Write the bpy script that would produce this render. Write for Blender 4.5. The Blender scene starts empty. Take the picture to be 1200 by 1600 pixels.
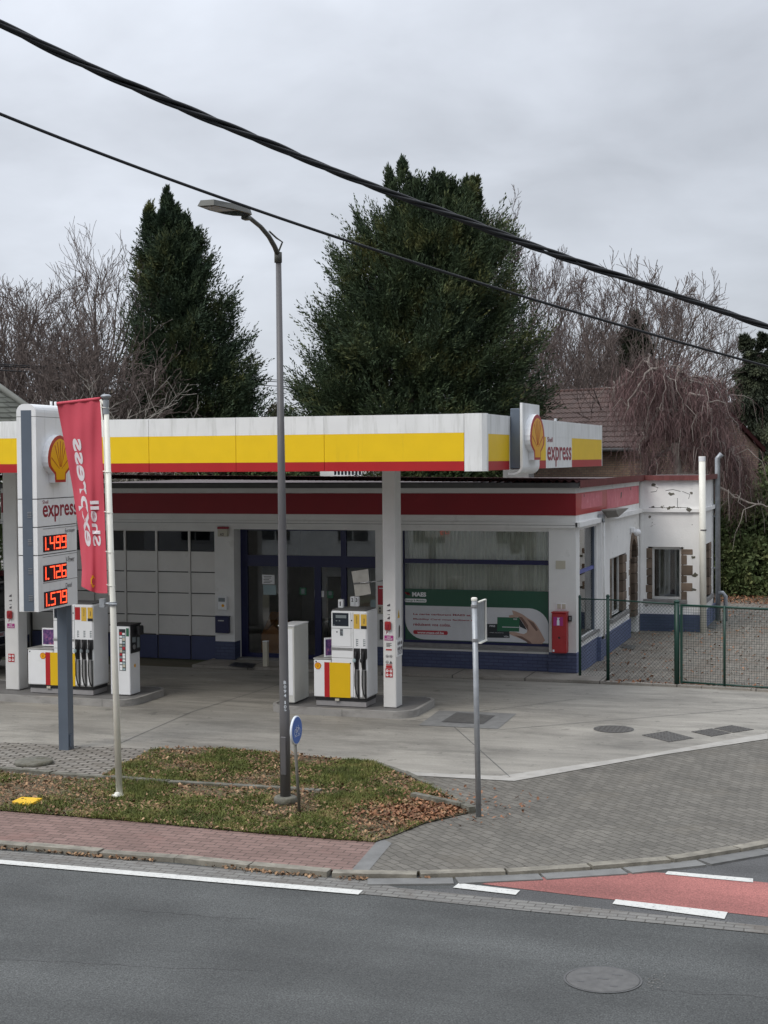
import bpy, math, random
import numpy as np
from math import sin, cos, pi, radians as R_
from mathutils import Matrix, Vector
random.seed(7); rng = np.random.default_rng(7)
S = bpy.context.scene
# ------------------------------------------------------------------ camera
YAW, PITCH, ROLL, FPX, CAMZ = R_(18.36), R_(-2.04), R_(-.42), 2350., 4.75
_cy, _sy, _cp, _sp = cos(YAW), sin(YAW), cos(PITCH), sin(PITCH)
_f = np.array([-_sy*_cp, _cy*_cp, _sp]); _r = np.array([_cy, _sy, 0.]); _u = np.cross(_r, _f)
_r, _u = cos(ROLL)*_r + sin(ROLL)*_u, -sin(ROLL)*_r + cos(ROLL)*_u
CP = np.array([0, 0, CAMZ])
cam = bpy.data.objects.new("camera", bpy.data.cameras.new("camera")); S.collection.objects.link(cam)
cam.data.sensor_fit = 'VERTICAL'; cam.data.sensor_height = 36; cam.data.sensor_width = 27
cam.data.lens = FPX*36/1600; cam.data.clip_start = .1; cam.data.clip_end = 3000
cam.matrix_world = Matrix(((_r[0], _u[0], -_f[0], 0), (_r[1], _u[1], -_f[1], 0), (_r[2], _u[2], -_f[2], CAMZ), (0, 0, 0, 1)))
S.camera = cam
S.render.resolution_x, S.render.resolution_y = 768, 1024
def at(px, py, x=None, y=None, z=None):
    """world point that was measured at a pixel of the photograph, on a known plane"""
    d = _r*(px-600) + _u*(800-py) + _f*FPX
    t = (z-CAMZ)/d[2] if z is not None else (y/d[1] if y is not None else x/d[0])
    return CP + d*t
def atd(px, py, dist): return CP + (_r*(px-600) + _u*(800-py) + _f*FPX)*dist/FPX
# ------------------------------------------------------------------ world, sun, exposure
SUN_EL, SUN_AZ = R_(48), R_(205)         # azimuth measured from +y towards +x
W = bpy.data.worlds.new("World"); S.world = W; W.use_nodes = True
nt = W.node_tree; N = nt.nodes; L = nt.links; N.clear()
out = N.new('ShaderNodeOutputWorld'); bg = N.new('ShaderNodeBackground'); bg.inputs[1].default_value = .1
sky = N.new('ShaderNodeTexSky'); sky.sky_type = 'NISHITA'; sky.sun_disc = False; sky.sun_elevation = SUN_EL; sky.sun_rotation = SUN_AZ
tc = N.new('ShaderNodeTexCoord'); sep = N.new('ShaderNodeSeparateXYZ'); L.new(tc.outputs['Generated'], sep.inputs[0])
def wm(op, a, b=None, c=None):
    n = N.new('ShaderNodeMath'); n.operation = op
    for i, v in enumerate((a, b, c)):
        if v is None: continue
        if isinstance(v, (int, float)): n.inputs[i].default_value = v
        else: L.new(v, n.inputs[i])
    return n.outputs[0]
zc = wm('MAXIMUM', sep.outputs[2], 0.0)
den = wm('ADD', zc, .30)
comb = N.new('ShaderNodeCombineXYZ'); L.new(wm('DIVIDE', sep.outputs[0], den), comb.inputs[0]); L.new(wm('DIVIDE', sep.outputs[1], den), comb.inputs[1])
n1 = N.new('ShaderNodeTexNoise'); n1.inputs['Scale'].default_value = 1.7; n1.inputs['Detail'].default_value = 6; n1.inputs['Roughness'].default_value = .52; n1.inputs['Distortion'].default_value = .25; L.new(comb.outputs[0], n1.inputs['Vector'])
n2 = N.new('ShaderNodeTexNoise'); n2.inputs['Scale'].default_value = 4.5; n2.inputs['Detail'].default_value = 5; n2.inputs['Distortion'].default_value = .4; L.new(comb.outputs[0], n2.inputs['Vector'])
cl = wm('ADD', wm('MULTIPLY', n1.outputs[0], .7), wm('MULTIPLY', n2.outputs[0], .3))
mr = N.new('ShaderNodeMapRange'); mr.inputs[1].default_value = .36; mr.inputs[2].default_value = .64; mr.inputs[3].default_value = .83; mr.inputs[4].default_value = 1.17; L.new(cl, mr.inputs[0])
# overcast luminance: darker at the horizon, two and a half times brighter overhead
zen = N.new('ShaderNodeMapRange'); zen.inputs[1].default_value = .22; zen.inputs[2].default_value = 1.; zen.inputs[3].default_value = 1.; zen.inputs[4].default_value = 3.0; L.new(zc, zen.inputs[0])
# broad cloud bank: a little brighter to the left (west), darker to the right
side = wm('ADD', wm('MULTIPLY', sep.outputs[0], -.42), .86)
lum = wm('MULTIPLY', wm('MULTIPLY', mr.outputs[0], zen.outputs[0]), side)
lum = wm('MULTIPLY', lum, 5.5)
mixc = N.new('ShaderNodeVectorMath'); mixc.operation = 'SCALE'; mixc.inputs[0].default_value = (.925, .975, 1.07); L.new(lum, mixc.inputs['Scale'])
mx = N.new('ShaderNodeMix'); mx.data_type = 'RGBA'; mx.inputs[0].default_value = .93; L.new(sky.outputs[0], mx.inputs[6]); L.new(mixc.outputs[0], mx.inputs[7])
L.new(mx.outputs[2], bg.inputs[0]); L.new(bg.outputs[0], out.inputs[0])
sl = bpy.data.lights.new("sun", 'SUN'); sl.energy = 1.15; sl.angle = R_(25); sl.color = (1, .94, .85)
so = bpy.data.objects.new("sun", sl); S.collection.objects.link(so)
sd = Vector((sin(SUN_AZ)*cos(SUN_EL), cos(SUN_AZ)*cos(SUN_EL), sin(SUN_EL)))
so.rotation_euler = sd.to_track_quat('Z', 'Y').to_euler(); so.location = (0, -20, 30)
S.view_settings.view_transform = 'Standard'; S.view_settings.look = 'None'; S.view_settings.gamma = 1; S.view_settings.use_curve_mapping = False
S.view_settings.exposure = 0.36
S.cycles.max_bounces = 8; S.cycles.transparent_max_bounces = 12
# ------------------------------------------------------------------ materials
def nodes(name):
    m = bpy.data.materials.new(name); m.use_nodes = True
    return m, m.node_tree.nodes, m.node_tree.links, m.node_tree.nodes['Principled BSDF']
def c4(c): return (c[0], c[1], c[2], 1)
def mat(name, col, rough=.6, var=.1, scale=5, bump=0, bscale=60, metal=0, dirt=None, dthr=.55, dscale=(3, 3, 3), dwid=.15, damt=1, spec=.5, rnd=0, coat=0):
    m, n, l, p = nodes(name)
    t = n.new('ShaderNodeTexCoord'); no = n.new('ShaderNodeTexNoise'); no.inputs['Scale'].default_value = scale; no.inputs['Detail'].default_value = 6
    l.new(t.outputs['Object'], no.inputs['Vector'])
    rp = n.new('ShaderNodeValToRGB'); rp.color_ramp.elements[0].position = .3; rp.color_ramp.elements[1].position = .7
    rp.color_ramp.elements[0].color = c4([v*(1-var) for v in col]); rp.color_ramp.elements[1].color = c4([v*(1+var) for v in col])
    l.new(no.outputs[0], rp.inputs[0]); cur = rp.outputs[0]
    if dirt is not None:
        mp = n.new('ShaderNodeMapping'); mp.inputs['Scale'].default_value = dscale; l.new(t.outputs['Object'], mp.inputs[0])
        dn = n.new('ShaderNodeTexNoise'); dn.inputs['Scale'].default_value = 1; dn.inputs['Detail'].default_value = 8; dn.inputs['Roughness'].default_value = .65; l.new(mp.outputs[0], dn.inputs['Vector'])
        r2 = n.new('ShaderNodeMapRange'); r2.inputs[1].default_value = dthr; r2.inputs[2].default_value = dthr+dwid; r2.inputs[3].default_value = 0; r2.inputs[4].default_value = damt; l.new(dn.outputs[0], r2.inputs[0])
        x = n.new('ShaderNodeMix'); x.data_type = 'RGBA'; l.new(r2.outputs[0], x.inputs[0]); l.new(cur, x.inputs[6]); x.inputs[7].default_value = c4(dirt); cur = x.outputs[2]
    if rnd:
        g = n.new('ShaderNodeNewGeometry'); r3 = n.new('ShaderNodeMapRange'); r3.inputs[3].default_value = 1-rnd; r3.inputs[4].default_value = 1+rnd; l.new(g.outputs['Random Per Island'], r3.inputs[0])
        x = n.new('ShaderNodeVectorMath'); x.operation = 'SCALE'; l.new(cur, x.inputs[0]); l.new(r3.outputs[0], x.inputs['Scale']); cur = x.outputs[0]
    l.new(cur, p.inputs['Base Color']); p.inputs['Roughness'].default_value = rough; p.inputs['Metallic'].default_value = metal
    p.inputs['Specular IOR Level'].default_value = spec; p.inputs['Coat Weight'].default_value = coat
    if bump:
        bn = n.new('ShaderNodeTexNoise'); bn.inputs['Scale'].default_value = bscale; bn.inputs['Detail'].default_value = 5; l.new(t.outputs['Object'], bn.inputs['Vector'])
        b = n.new('ShaderNodeBump'); b.inputs['Strength'].default_value = bump; b.inputs['Distance'].default_value = .01; l.new(bn.outputs[0], b.inputs['Height']); l.new(b.outputs[0], p.inputs['Normal'])
    return m
def brick(name, c1, c2, mort, w, h, ms, plane='xy', rot=0, bump=.5, dirt=None, dthr=.52, dscale=(1.2, 1.2, 1.2), rough=.85, off=.5, squash=1, warp=.02, damt=.8, big=.12):
    m, n, l, p = nodes(name)
    t = n.new('ShaderNodeTexCoord'); s = n.new('ShaderNodeSeparateXYZ'); l.new(t.outputs['Object'], s.inputs[0])
    cb = n.new('ShaderNodeCombineXYZ'); a, b_ = {'xy': (0, 1), 'xz': (0, 2), 'yz': (1, 2)}[plane]
    l.new(s.outputs[a], cb.inputs[0]); l.new(s.outputs[b_], cb.inputs[1])
    mp = n.new('ShaderNodeMapping'); mp.inputs['Rotation'].default_value[2] = rot; l.new(cb.outputs[0], mp.inputs[0])
    wn = n.new('ShaderNodeTexNoise'); wn.inputs['Scale'].default_value = 3; wn.inputs['Detail'].default_value = 3; l.new(mp.outputs[0], wn.inputs['Vector'])
    va = n.new('ShaderNodeVectorMath'); va.operation = 'MULTIPLY_ADD'; l.new(wn.outputs['Color'], va.inputs[0]); va.inputs[1].default_value = (warp,)*3; l.new(mp.outputs[0], va.inputs[2])
    bt = n.new('ShaderNodeTexBrick'); l.new(va.outputs[0], bt.inputs['Vector']); bt.offset = off; bt.squash = squash
    bt.inputs['Color1'].default_value = c4(c1); bt.inputs['Color2'].default_value = c4(c2); bt.inputs['Mortar'].default_value = c4(mort)
    bt.inputs['Scale'].default_value = 1; bt.inputs['Brick Width'].default_value = w; bt.inputs['Row Height'].default_value = h; bt.inputs['Mortar Size'].default_value = ms; bt.inputs['Mortar Smooth'].default_value = .3; bt.inputs['Bias'].default_value = 0
    cur = bt.outputs[0]
    for sc, am in ((1.3, big), (70, .22)):
        no = n.new('ShaderNodeTexNoise'); no.inputs['Scale'].default_value = sc; no.inputs['Detail'].default_value = 6; l.new(t.outputs['Object'], no.inputs['Vector'])
        r3 = n.new('ShaderNodeMapRange'); r3.inputs[1].default_value = .25; r3.inputs[2].default_value = .75; r3.inputs[3].default_value = 1-am; r3.inputs[4].default_value = 1+am; l.new(no.outputs[0], r3.inputs[0])
        x = n.new('ShaderNodeVectorMath'); x.operation = 'SCALE'; l.new(cur, x.inputs[0]); l.new(r3.outputs[0], x.inputs['Scale']); cur = x.outputs[0]
    if dirt is not None:
        mp = n.new('ShaderNodeMapping'); mp.inputs['Scale'].default_value = dscale; l.new(t.outputs['Object'], mp.inputs[0])
        dn = n.new('ShaderNodeTexNoise'); dn.inputs['Scale'].default_value = 1; dn.inputs['Detail'].default_value = 9; dn.inputs['Roughness'].default_value = .7; l.new(mp.outputs[0], dn.inputs['Vector'])
        r2 = n.new('ShaderNodeMapRange'); r2.inputs[1].default_value = dthr; r2.inputs[2].default_value = dthr+.15; r2.inputs[4].default_value = damt; l.new(dn.outputs[0], r2.inputs[0])
        x = n.new('ShaderNodeMix'); x.data_type = 'RGBA'; l.new(r2.outputs[0], x.inputs[0]); l.new(cur, x.inputs[6]); x.inputs[7].default_value = c4(dirt); cur = x.outputs[2]
    l.new(cur, p.inputs['Base Color']); p.inputs['Roughness'].default_value = rough
    if bump:
        b = n.new('ShaderNodeBump'); b.invert = True; b.inputs['Strength'].default_value = bump; b.inputs['Distance'].default_value = .01; l.new(bt.outputs['Fac'], b.inputs['Height']); l.new(b.outputs[0], p.inputs['Normal'])
    return m
def emis(name, col, st=1):
    m, n, l, p = nodes(name); p.inputs['Base Color'].default_value = c4([v*.3 for v in col]); p.inputs['Emission Color'].default_value = c4(col); p.inputs['Emission Strength'].default_value = st; return m
def glass(name, tint=(.7, .75, .75), ior=1.5, rough=.0):
    m, n, l, p = nodes(name); o = n['Material Output']; n.remove(p)
    tr = n.new('ShaderNodeBsdfTransparent'); tr.inputs[0].default_value = c4(tint); gl = n.new('ShaderNodeBsdfGlossy'); gl.inputs['Roughness'].default_value = rough
    fr = n.new('ShaderNodeFresnel'); fr.inputs[0].default_value = ior; mx = n.new('ShaderNodeMixShader')
    l.new(fr.outputs[0], mx.inputs[0]); l.new(tr.outputs[0], mx.inputs[1]); l.new(gl.outputs[0], mx.inputs[2]); l.new(mx.outputs[0], o.inputs[0]); return m
def asphalt(name, col, spk=.5):
    m, n, l, p = nodes(name)
    t = n.new('ShaderNodeTexCoord'); cur = None
    def noise(sc, det, lo, hi, vec=None, a=.25, b=.75):
        no = n.new('ShaderNodeTexNoise'); no.inputs['Scale'].default_value = sc; no.inputs['Detail'].default_value = det; l.new(vec or t.outputs['Object'], no.inputs['Vector'])
        r = n.new('ShaderNodeMapRange'); r.inputs[1].default_value = a; r.inputs[2].default_value = b; r.inputs[3].default_value = lo; r.inputs[4].default_value = hi; l.new(no.outputs[0], r.inputs[0]); return r.outputs[0], no
    mp = n.new('ShaderNodeMapping'); mp.inputs['Scale'].default_value = (.12, 1.1, 1); l.new(t.outputs['Object'], mp.inputs[0])
    a, _ = noise(62, 3, 1-spk, 1+spk, None, .34, .66); b, _ = noise(.8, 8, .84, 1.16, None, .34, .66); c, _ = noise(1, 6, .80, 1.18, mp.outputs[0], .32, .68)
    d, dn = noise(24, 5, 1-spk*.3, 1+spk*.3, None, .34, .66)
    ml = n.new('ShaderNodeMath'); ml.operation = 'MULTIPLY'; l.new(a, ml.inputs[0]); l.new(b, ml.inputs[1])
    m2 = n.new('ShaderNodeMath'); m2.operation = 'MULTIPLY'; l.new(ml.outputs[0], m2.inputs[0]); l.new(c, m2.inputs[1])
    m3 = n.new('ShaderNodeMath'); m3.operation = 'MULTIPLY'; l.new(m2.outputs[0], m3.inputs[0]); l.new(d, m3.inputs[1])
    x = n.new('ShaderNodeVectorMath'); x.operation = 'SCALE'; x.inputs[0].default_value = col; l.new(m3.outputs[0], x.inputs['Scale'])
    l.new(x.outputs[0], p.inputs['Base Color']); p.inputs['Roughness'].default_value = .85
    b = n.new('ShaderNodeBump'); b.inputs['Strength'].default_value = .5; b.inputs['Distance'].default_value = .008; l.new(dn.outputs[0], b.inputs['Height']); l.new(b.outputs[0], p.inputs['Normal'])
    return m
M = {}
M['white'] = mat('white_panel', (.79, .80, .81), .45, .04, 3)
M['white_dirty'] = mat('white_cladding', (.80, .81, .81), .5, .05, 2, dirt=(.33, .34, .30), dthr=.56, dscale=(5, 5, .7), dwid=.25, damt=.55)
M['algae'] = mat('white_cladding_with_algae', (.79, .80, .79), .55, .05, 2, dirt=(.17, .18, .12), dthr=.5, dscale=(7, 7, .8), dwid=.25, damt=.38)
M['yellow'] = mat('yellow_panel', (.86, .57, .004), .4, .03, 3, dirt=(.5, .33, .03), dthr=.6, dscale=(6, 6, .7), dwid=.25, damt=.5)
M['yellow2'] = mat('yellow_enamel', (.74, .46, .005), .35, .03)
M['red'] = mat('red_panel', (.42, .012, .016), .4, .04, 3)
M['red_band'] = mat('shaded_red_panel', (.24, .004, .011), .55, .06, 2, dirt=(.36, .03, .03), dthr=.6, dscale=(2, 2, 2), damt=.4)  # red paint darkened to hold the canopy shade on the front band
M['pink'] = mat('sun_faded_red_paint', (.62, .17, .20), .7, .08, 5, dirt=(.66, .34, .34), dthr=.55, dscale=(5, 5, 5), damt=.6)
M['red_box'] = mat('red_painted_metal', (.36, .025, .028), .4, .08, 6)
M['shell_y'] = mat('amber_plastic', (.80, .40, .004), .35, .03)
M['maroon'] = mat('dark_red_lettering', (.28, .012, .03), .45, .03)
M['render'] = mat('white_painted_render', (.74, .74, .72), .8, .05, 2.2, bump=.35, bscale=40, dirt=(.36, .35, .32), dthr=.6, dscale=(2.2, 2.2, 2.2), dwid=.18, damt=.5)
M['render_worn'] = mat('weathered_white_render', (.80, .80, .785), .85, .05, 2.5, bump=.5, bscale=30, dirt=(.22, .2, .18), dthr=.655, dscale=(3.2, 3.2, 3.2), dwid=.04, damt=.85)
M['bluebrick'] = brick('blue_painted_brick_shaded', (.046, .060, .125), (.060, .076, .15), (.034, .042, .095), .22, .075, .008, 'xz', bump=1, rough=.5, warp=.004)  # blue brick toned down for the shade under the canopy
M['bluebrick_s'] = brick('blue_painted_brick_lit', (.095, .12, .225), (.115, .145, .26), (.07, .085, .18), .22, .075, .008, 'yz', bump=1, rough=.55, warp=.004)  # same blue brick in its lit tone for the open side
M['bluepanel'] = mat('blue_painted_panel', (.045, .056, .13), .45, .08, 3, dirt=(.12, .13, .2), dthr=.6, dscale=(2, 2, 2), damt=.4)
M['navy'] = mat('navy_window_frame', (.010, .013, .065), .35, .05)
M['steel_grey'] = mat('slate_grey_metal', (.105, .13, .165), .4, .06, 3, dirt=(.16, .18, .2), dthr=.6, dscale=(4, 4, 1), damt=.4)
M['lamp_grey'] = mat('dark_grey_lamp_paint', (.105, .102, .105), .45, .08, 3, dirt=(.16, .16, .14), dthr=.58, dscale=(6, 6, .8), damt=.4)
M['lamp_head'] = mat('weathered_lamp_head', (.075, .075, .062), .5, .15, 5)
M['galv'] = mat('galvanised_steel', (.34, .36, .38), .45, .15, 9, metal=.35)
M['rust_post'] = mat('brown_grey_post', (.15, .145, .125), .6, .15, 9)
M['pole_white'] = mat('cream_white_pole', (.80, .79, .71), .5, .06, 3, dirt=(.4, .4, .33), dthr=.62, dscale=(8, 8, 2), damt=.6)
M['banner'] = mat('faded_red_banner_cloth', (.58, .072, .105), .8, .06, 2)
M['banner_w'] = mat('pale_banner_print', (.72, .66, .68), .8, .04, 3)
M['sign_blue'] = mat('blue_sign_face', (.030, .115, .42), .4, .05)
M['sign_white'] = mat('white_sign_print', (.7, .75, .8), .4, .02)
M['black'] = mat('black_plastic', (.018, .018, .02), .35, .1)
M['rubber'] = mat('black_rubber_hose', (.015, .015, .016), .5, .1)
M['screen'] = mat('dark_display_glass', (.02, .025, .035), .1, .1)
M['lcd'] = mat('grey_lcd', (.2, .23, .24), .3, .05)
M['chrome'] = mat('brushed_steel', (.42, .42, .42), .35, .1, 20, metal=.7)
M['island'] = mat('steel_kerb_band', (.30, .29, .275), .5, .12, 3, dirt=(.15, .14, .13), dthr=.52, dscale=(2, 2, 6), damt=.6)
M['islandtop'] = mat('island_concrete', (.15, .145, .14), .8, .2, 3, bump=.3)
M['grey_plinth'] = mat('grey_plinth', (.30, .29, .29), .5, .1)
M['purple'] = mat('magenta_sticker', (.36, .03, .20), .5, .03)
M['led_off'] = mat('dark_led_panel', (.035, .008, .015), .3, .1)
M['led'] = emis('lit_red_led', (1., .085, .03), 1.9)
M['led_halo'] = emis('led_inner_glow', (1., .02, .012), .55)
M['curtain'] = mat('pale_vertical_blinds', (.80, .82, .73), .85, .05, 3)
M['dark_in'] = mat('dark_interior', (.11, .11, .115), .8, .1)
M['glass'] = glass('shop_glass', (.97, .985, .98), 1.7)
M['glass_dark'] = glass('garage_glass', (.25, .26, .28), 1.5)
M['door_white'] = mat('off_white_door_panel', (.68, .67, .64), .5, .05, 2, dirt=(.45, .44, .42), dthr=.58, dscale=(2, 2, 2), damt=.5)
M['groove'] = mat('dark_groove', (.10, .10, .10), .8, .1)
M['poster_g'] = mat('dark_green_print', (.018, .085, .05), .4, .04)
M['poster_w'] = mat('pale_grey_print', (.60, .61, .63), .4, .03)
M['poster_l'] = mat('light_line_print', (.57, .58, .6), .4, .03)
M['poster_r'] = mat('red_print', (.42, .02, .035), .4, .03)
M['skin'] = mat('printed_skin_tone', (.42, .29, .23), .5, .12, 4)
M['skin_d'] = mat('printed_skin_shadow', (.17, .10, .08), .5, .1, 8)
M['card_k'] = mat('black_card_print', (.02, .025, .03), .4, .05)
M['card_g'] = mat('green_card_print', (.02, .12, .06), .4, .05)
M['stone'] = mat('brown_rubble_stone', (.155, .115, .085), .85, .35, 2.5, bump=.8, bscale=18, rnd=.35)
M['sill'] = mat('grey_stone_sill', (.21, .205, .20), .8, .15, 6, bump=.3)
M['upvc'] = mat('white_window_frame', (.62, .62, .6), .45, .05)
M['maroon_roof'] = mat('shaded_corrugated_sheet', (.050, .018, .018), .95, .2, 5, spec=.08)  # red-brown sheet coloured near black for the shade at the front
M['flatroof'] = mat('grey_roof_sheet', (.12, .1, .1), .8, .2, 3)
M['concrete'] = None
M['green'] = mat('dark_green_coated_steel', (.008, .045, .032), .4, .1)
M['bark_pale'] = mat('pale_grey_bark', (.27, .25, .22), .9, .25, 6)
M['bark'] = mat('grey_brown_bark', (.105, .088, .078), .9, .25, 4)
M['twig'] = mat('brown_twigs', (.125, .098, .088), .9, .2, .5, rnd=.3)
M['twig_p'] = mat('purple_brown_twigs', (.135, .082, .080), .9, .2, .5, rnd=.4)
M['twig_r'] = mat('reddish_twigs', (.125, .095, .088), .9, .25, .4, rnd=.3)
M['bark_w'] = mat('weathered_pale_branch', (.25, .22, .195), .9, .25, 3)
def foliage(name, c1, c2, c3, sc=.6, rnd=.35):
    m, n, l, p = nodes(name)
    t = n.new('ShaderNodeTexCoord'); no = n.new('ShaderNodeTexNoise'); no.inputs['Scale'].default_value = sc; no.inputs['Detail'].default_value = 4; no.inputs['Roughness'].default_value = .6; l.new(t.outputs['Object'], no.inputs['Vector'])
    rp = n.new('ShaderNodeValToRGB'); e = rp.color_ramp.elements; e[0].position = .36; e[0].color = c4(c1); e[1].position = .68; e[1].color = c4(c3); k = e.new(.54); k.color = c4(c2); l.new(no.outputs[0], rp.inputs[0])
    g = n.new('ShaderNodeNewGeometry'); r3 = n.new('ShaderNodeMapRange'); r3.inputs[3].default_value = 1-rnd; r3.inputs[4].default_value = 1+rnd; l.new(g.outputs['Random Per Island'], r3.inputs[0])
    x = n.new('ShaderNodeVectorMath'); x.operation = 'SCALE'; l.new(rp.outputs[0], x.inputs[0]); l.new(r3.outputs[0], x.inputs['Scale']); l.new(x.outputs[0], p.inputs['Base Color']); p.inputs['Roughness'].default_value = .7
    p.inputs['Specular IOR Level'].default_value = .25
    return m
M['conifer'] = foliage('dark_conifer_green', (.034, .055, .032), (.055, .080, .036), (.135, .138, .050), .8)
M['conifer2'] = foliage('blue_green_conifer', (.030, .052, .033), (.050, .075, .038), (.11, .12, .045), .8)
M['conifer3'] = foliage('grey_green_conifer', (.035, .045, .030), (.05, .062, .038), (.085, .095, .05))
M['bush'] = foliage('bramble_green', (.065, .095, .035), (.10, .13, .05), (.17, .18, .075), 1.2)
M['ivy'] = foliage('ivy_green', (.05, .075, .03), (.08, .11, .042), (.15, .17, .07), 1.5)
M['shrub_b'] = foliage('dull_brown_green_shrub', (.05, .048, .03), (.08, .07, .045), (.10, .10, .05), 1)
M['grass'] = foliage('grass_green', (.085, .10, .028), (.14, .16, .042), (.26, .215, .09), 2.2, .4)
M['leaf'] = foliage('fallen_leaf_brown', (.14, .078, .045), (.24, .145, .08), (.38, .26, .155), 8, .5)
M['leaf_r'] = foliage('fallen_leaf_red_brown', (.16, .072, .040), (.24, .115, .060), (.36, .205, .115), 8, .55)
M['asphalt'] = asphalt('blue_grey_asphalt', (.068, .071, .069), .5)
M['asphalt_d'] = asphalt('dark_asphalt', (.085, .085, .085), .4)
M['redlane'] = asphalt('red_surfacing', (.30, .112, .098), .32)
M['markings'] = mat('white_road_paint', (.60, .60, .57), .7, .06, 9, dirt=(.32, .32, .31), dthr=.55, dscale=(22, 22, 22), dwid=.10, damt=.8, bump=.4)
M['kerbm'] = mat('weathered_kerb_concrete', (.235, .218, .18), .9, .28, 5, bump=.6, bscale=30, dirt=(.13, .12, .10), dthr=.52, dscale=(4, 4, 4), damt=.7, rnd=.12)
M['gutter'] = brick('grey_gutter_paver', (.165, .16, .15), (.20, .195, .18), (.095, .09, .08), .20, .10, .009, 'xy', dirt=(.12, .105, .09), dthr=.5, warp=.03)
M['gutterslab'] = mat('grey_gutter_slab', (.165, .165, .16), .9, .15, 5, bump=.5, bscale=30, rnd=.15)
M['redpave'] = brick('red_clay_paver', (.180, .115, .097), (.235, .152, .130), (.09, .062, .052), .22, .12, .009, 'xy', dirt=(.22, .12, .10), dthr=.56, warp=.015, damt=.5)
M['greypave'] = brick('grey_block_paver', (.118, .110, .094), (.160, .149, .128), (.072, .065, .053), .215, .115, .010, 'xy', rot=.72, dirt=(.13, .115, .09), dthr=.54, warp=.13, damt=.6, dscale=(.8, .8, .8), big=.2, bump=.35)
M['oldpave'] = brick('old_grey_brick_paving', (.22, .20, .175), (.29, .27, .24), (.045, .04, .03), .24, .12, .020, 'xy', rot=-.12, dirt=(.15, .135, .11), dthr=.52, warp=.05, dscale=(2, 2, 2))
M['yardpave'] = brick('yard_clinker_paving', (.185, .165, .14), (.25, .225, .19), (.07, .06, .05), .22, .11, .013, 'xy', rot=.79, dirt=(.13, .10, .075), dthr=.5, warp=.05, big=.2)
M['slab'] = brick('stone_slab_step', (.26, .24, .21), (.31, .285, .25), (.10, .09, .08), 1.6, 3, .018, 'xy', dirt=(.17, .155, .13), dthr=.5)
def concrete():
    m, n, l, p = nodes('forecourt_concrete'); t = n.new('ShaderNodeTexCoord'); cur = None
    def nz(scale, det, lo, hi, ms=(1, 1, 1), rough=.6, a=.28, b=.72, dist=0):
        mp = n.new('ShaderNodeMapping'); mp.inputs['Scale'].default_value = ms; mp.inputs['Rotation'].default_value[2] = -.12; l.new(t.outputs['Object'], mp.inputs[0])
        no = n.new('ShaderNodeTexNoise'); no.inputs['Scale'].default_value = scale; no.inputs['Detail'].default_value = det; no.inputs['Roughness'].default_value = rough; no.inputs['Distortion'].default_value = dist; l.new(mp.outputs[0], no.inputs['Vector'])
        r = n.new('ShaderNodeMapRange'); r.inputs[1].default_value = a; r.inputs[2].default_value = b; r.inputs[3].default_value = lo; r.inputs[4].default_value = hi; l.new(no.outputs[0], r.inputs[0]); return r.outputs[0]
    fs = [nz(.35, 5, .82, 1.18), nz(1, 7, .74, 1.16, (.35, 2.2, 1), .68, dist=.8), nz(2.2, 8, .88, 1.1, (.5, 1.6, 1), .7), nz(30, 4, .9, 1.1), nz(3.1, 3, 1, .70, (1, 1, 1), .5, .655, .70), nz(9, 2, 1, .6, (1, 1, 1), .5, .70, .74), nz(.5, 9, .68, 1.0, (.6, 1.4, 1), .78, .38, .52)]
    cur = fs[0]
    for f in fs[1:]:
        k = n.new('ShaderNodeMath'); k.operation = 'MULTIPLY'; l.new(cur, k.inputs[0]); l.new(f, k.inputs[1]); cur = k.outputs[0]
    x = n.new('ShaderNodeVectorMath'); x.operation = 'SCALE'; x.inputs[0].default_value = (.300, .283, .248); l.new(cur, x.inputs['Scale']); l.new(x.outputs[0], p.inputs['Base Color']); p.inputs['Roughness'].default_value = .75
    return m
M['concrete'] = concrete()
M['con_edge'] = mat('pale_concrete_edge', (.38, .365, .335), .8, .12, 3, dirt=(.28, .26, .23), dthr=.52, dscale=(5, 5, 5), damt=.7)
M['con_patch'] = mat('grey_cover_concrete', (.19, .19, .185), .8, .15, 5, bump=.2)
M['iron'] = mat('dark_cast_iron', (.10, .095, .088), .6, .25, 40, bump=.8, bscale=70, metal=.2)
M['iron_l'] = mat('worn_grey_manhole_lid', (.10, .098, .094), .6, .2, 12, bump=.3, bscale=60)
M['soil'] = mat('verge_soil', (.12, .10, .058), .95, .3, 4, bump=.6, dirt=(.15, .08, .05), dthr=.5, dscale=(6, 6, 6), damt=.8)
M['terrain'] = mat('leafy_soil', (.10, .085, .055), .95, .3, 1.5, dirt=(.08, .10, .04), dthr=.5, dscale=(.5, .5, .5))
M['old_conc'] = mat('mossy_old_concrete', (.15, .145, .12), .95, .3, 8, bump=.8, bscale=25, dirt=(.09, .085, .06), dthr=.5, dscale=(6, 6, 6))
M['yelplate'] = mat('yellow_plastic_plate', (.80, .50, .03), .5, .08)
M['blackcar'] = mat('black_car_paint', (.012, .013, .016), .15, .05, coat=.5)
M['roof_tile'] = brick('brown_pantile', (.095, .052, .045), (.125, .07, .06), (.04, .025, .022), .26, .26, .03, 'xy', bump=1, rough=.8, off=0, warp=.02)
M['roof_tile_g'] = brick('grey_flat_tile', (.10, .105, .095), (.13, .135, .12), (.04, .04, .035), .30, .24, .02, 'xy', bump=1, rough=.8, warp=.03)
M['housebrick'] = brick('brown_house_brick', (.25, .155, .115), (.34, .235, .17), (.17, .145, .12), .22, .085, .012, 'xz', bump=.5, warp=.004)
M['housebrick_s'] = brick('brown_house_brick_gable', (.25, .155, .115), (.34, .235, .17), (.17, .145, .12), .22, .085, .012, 'yz', bump=.5, warp=.004)
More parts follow.
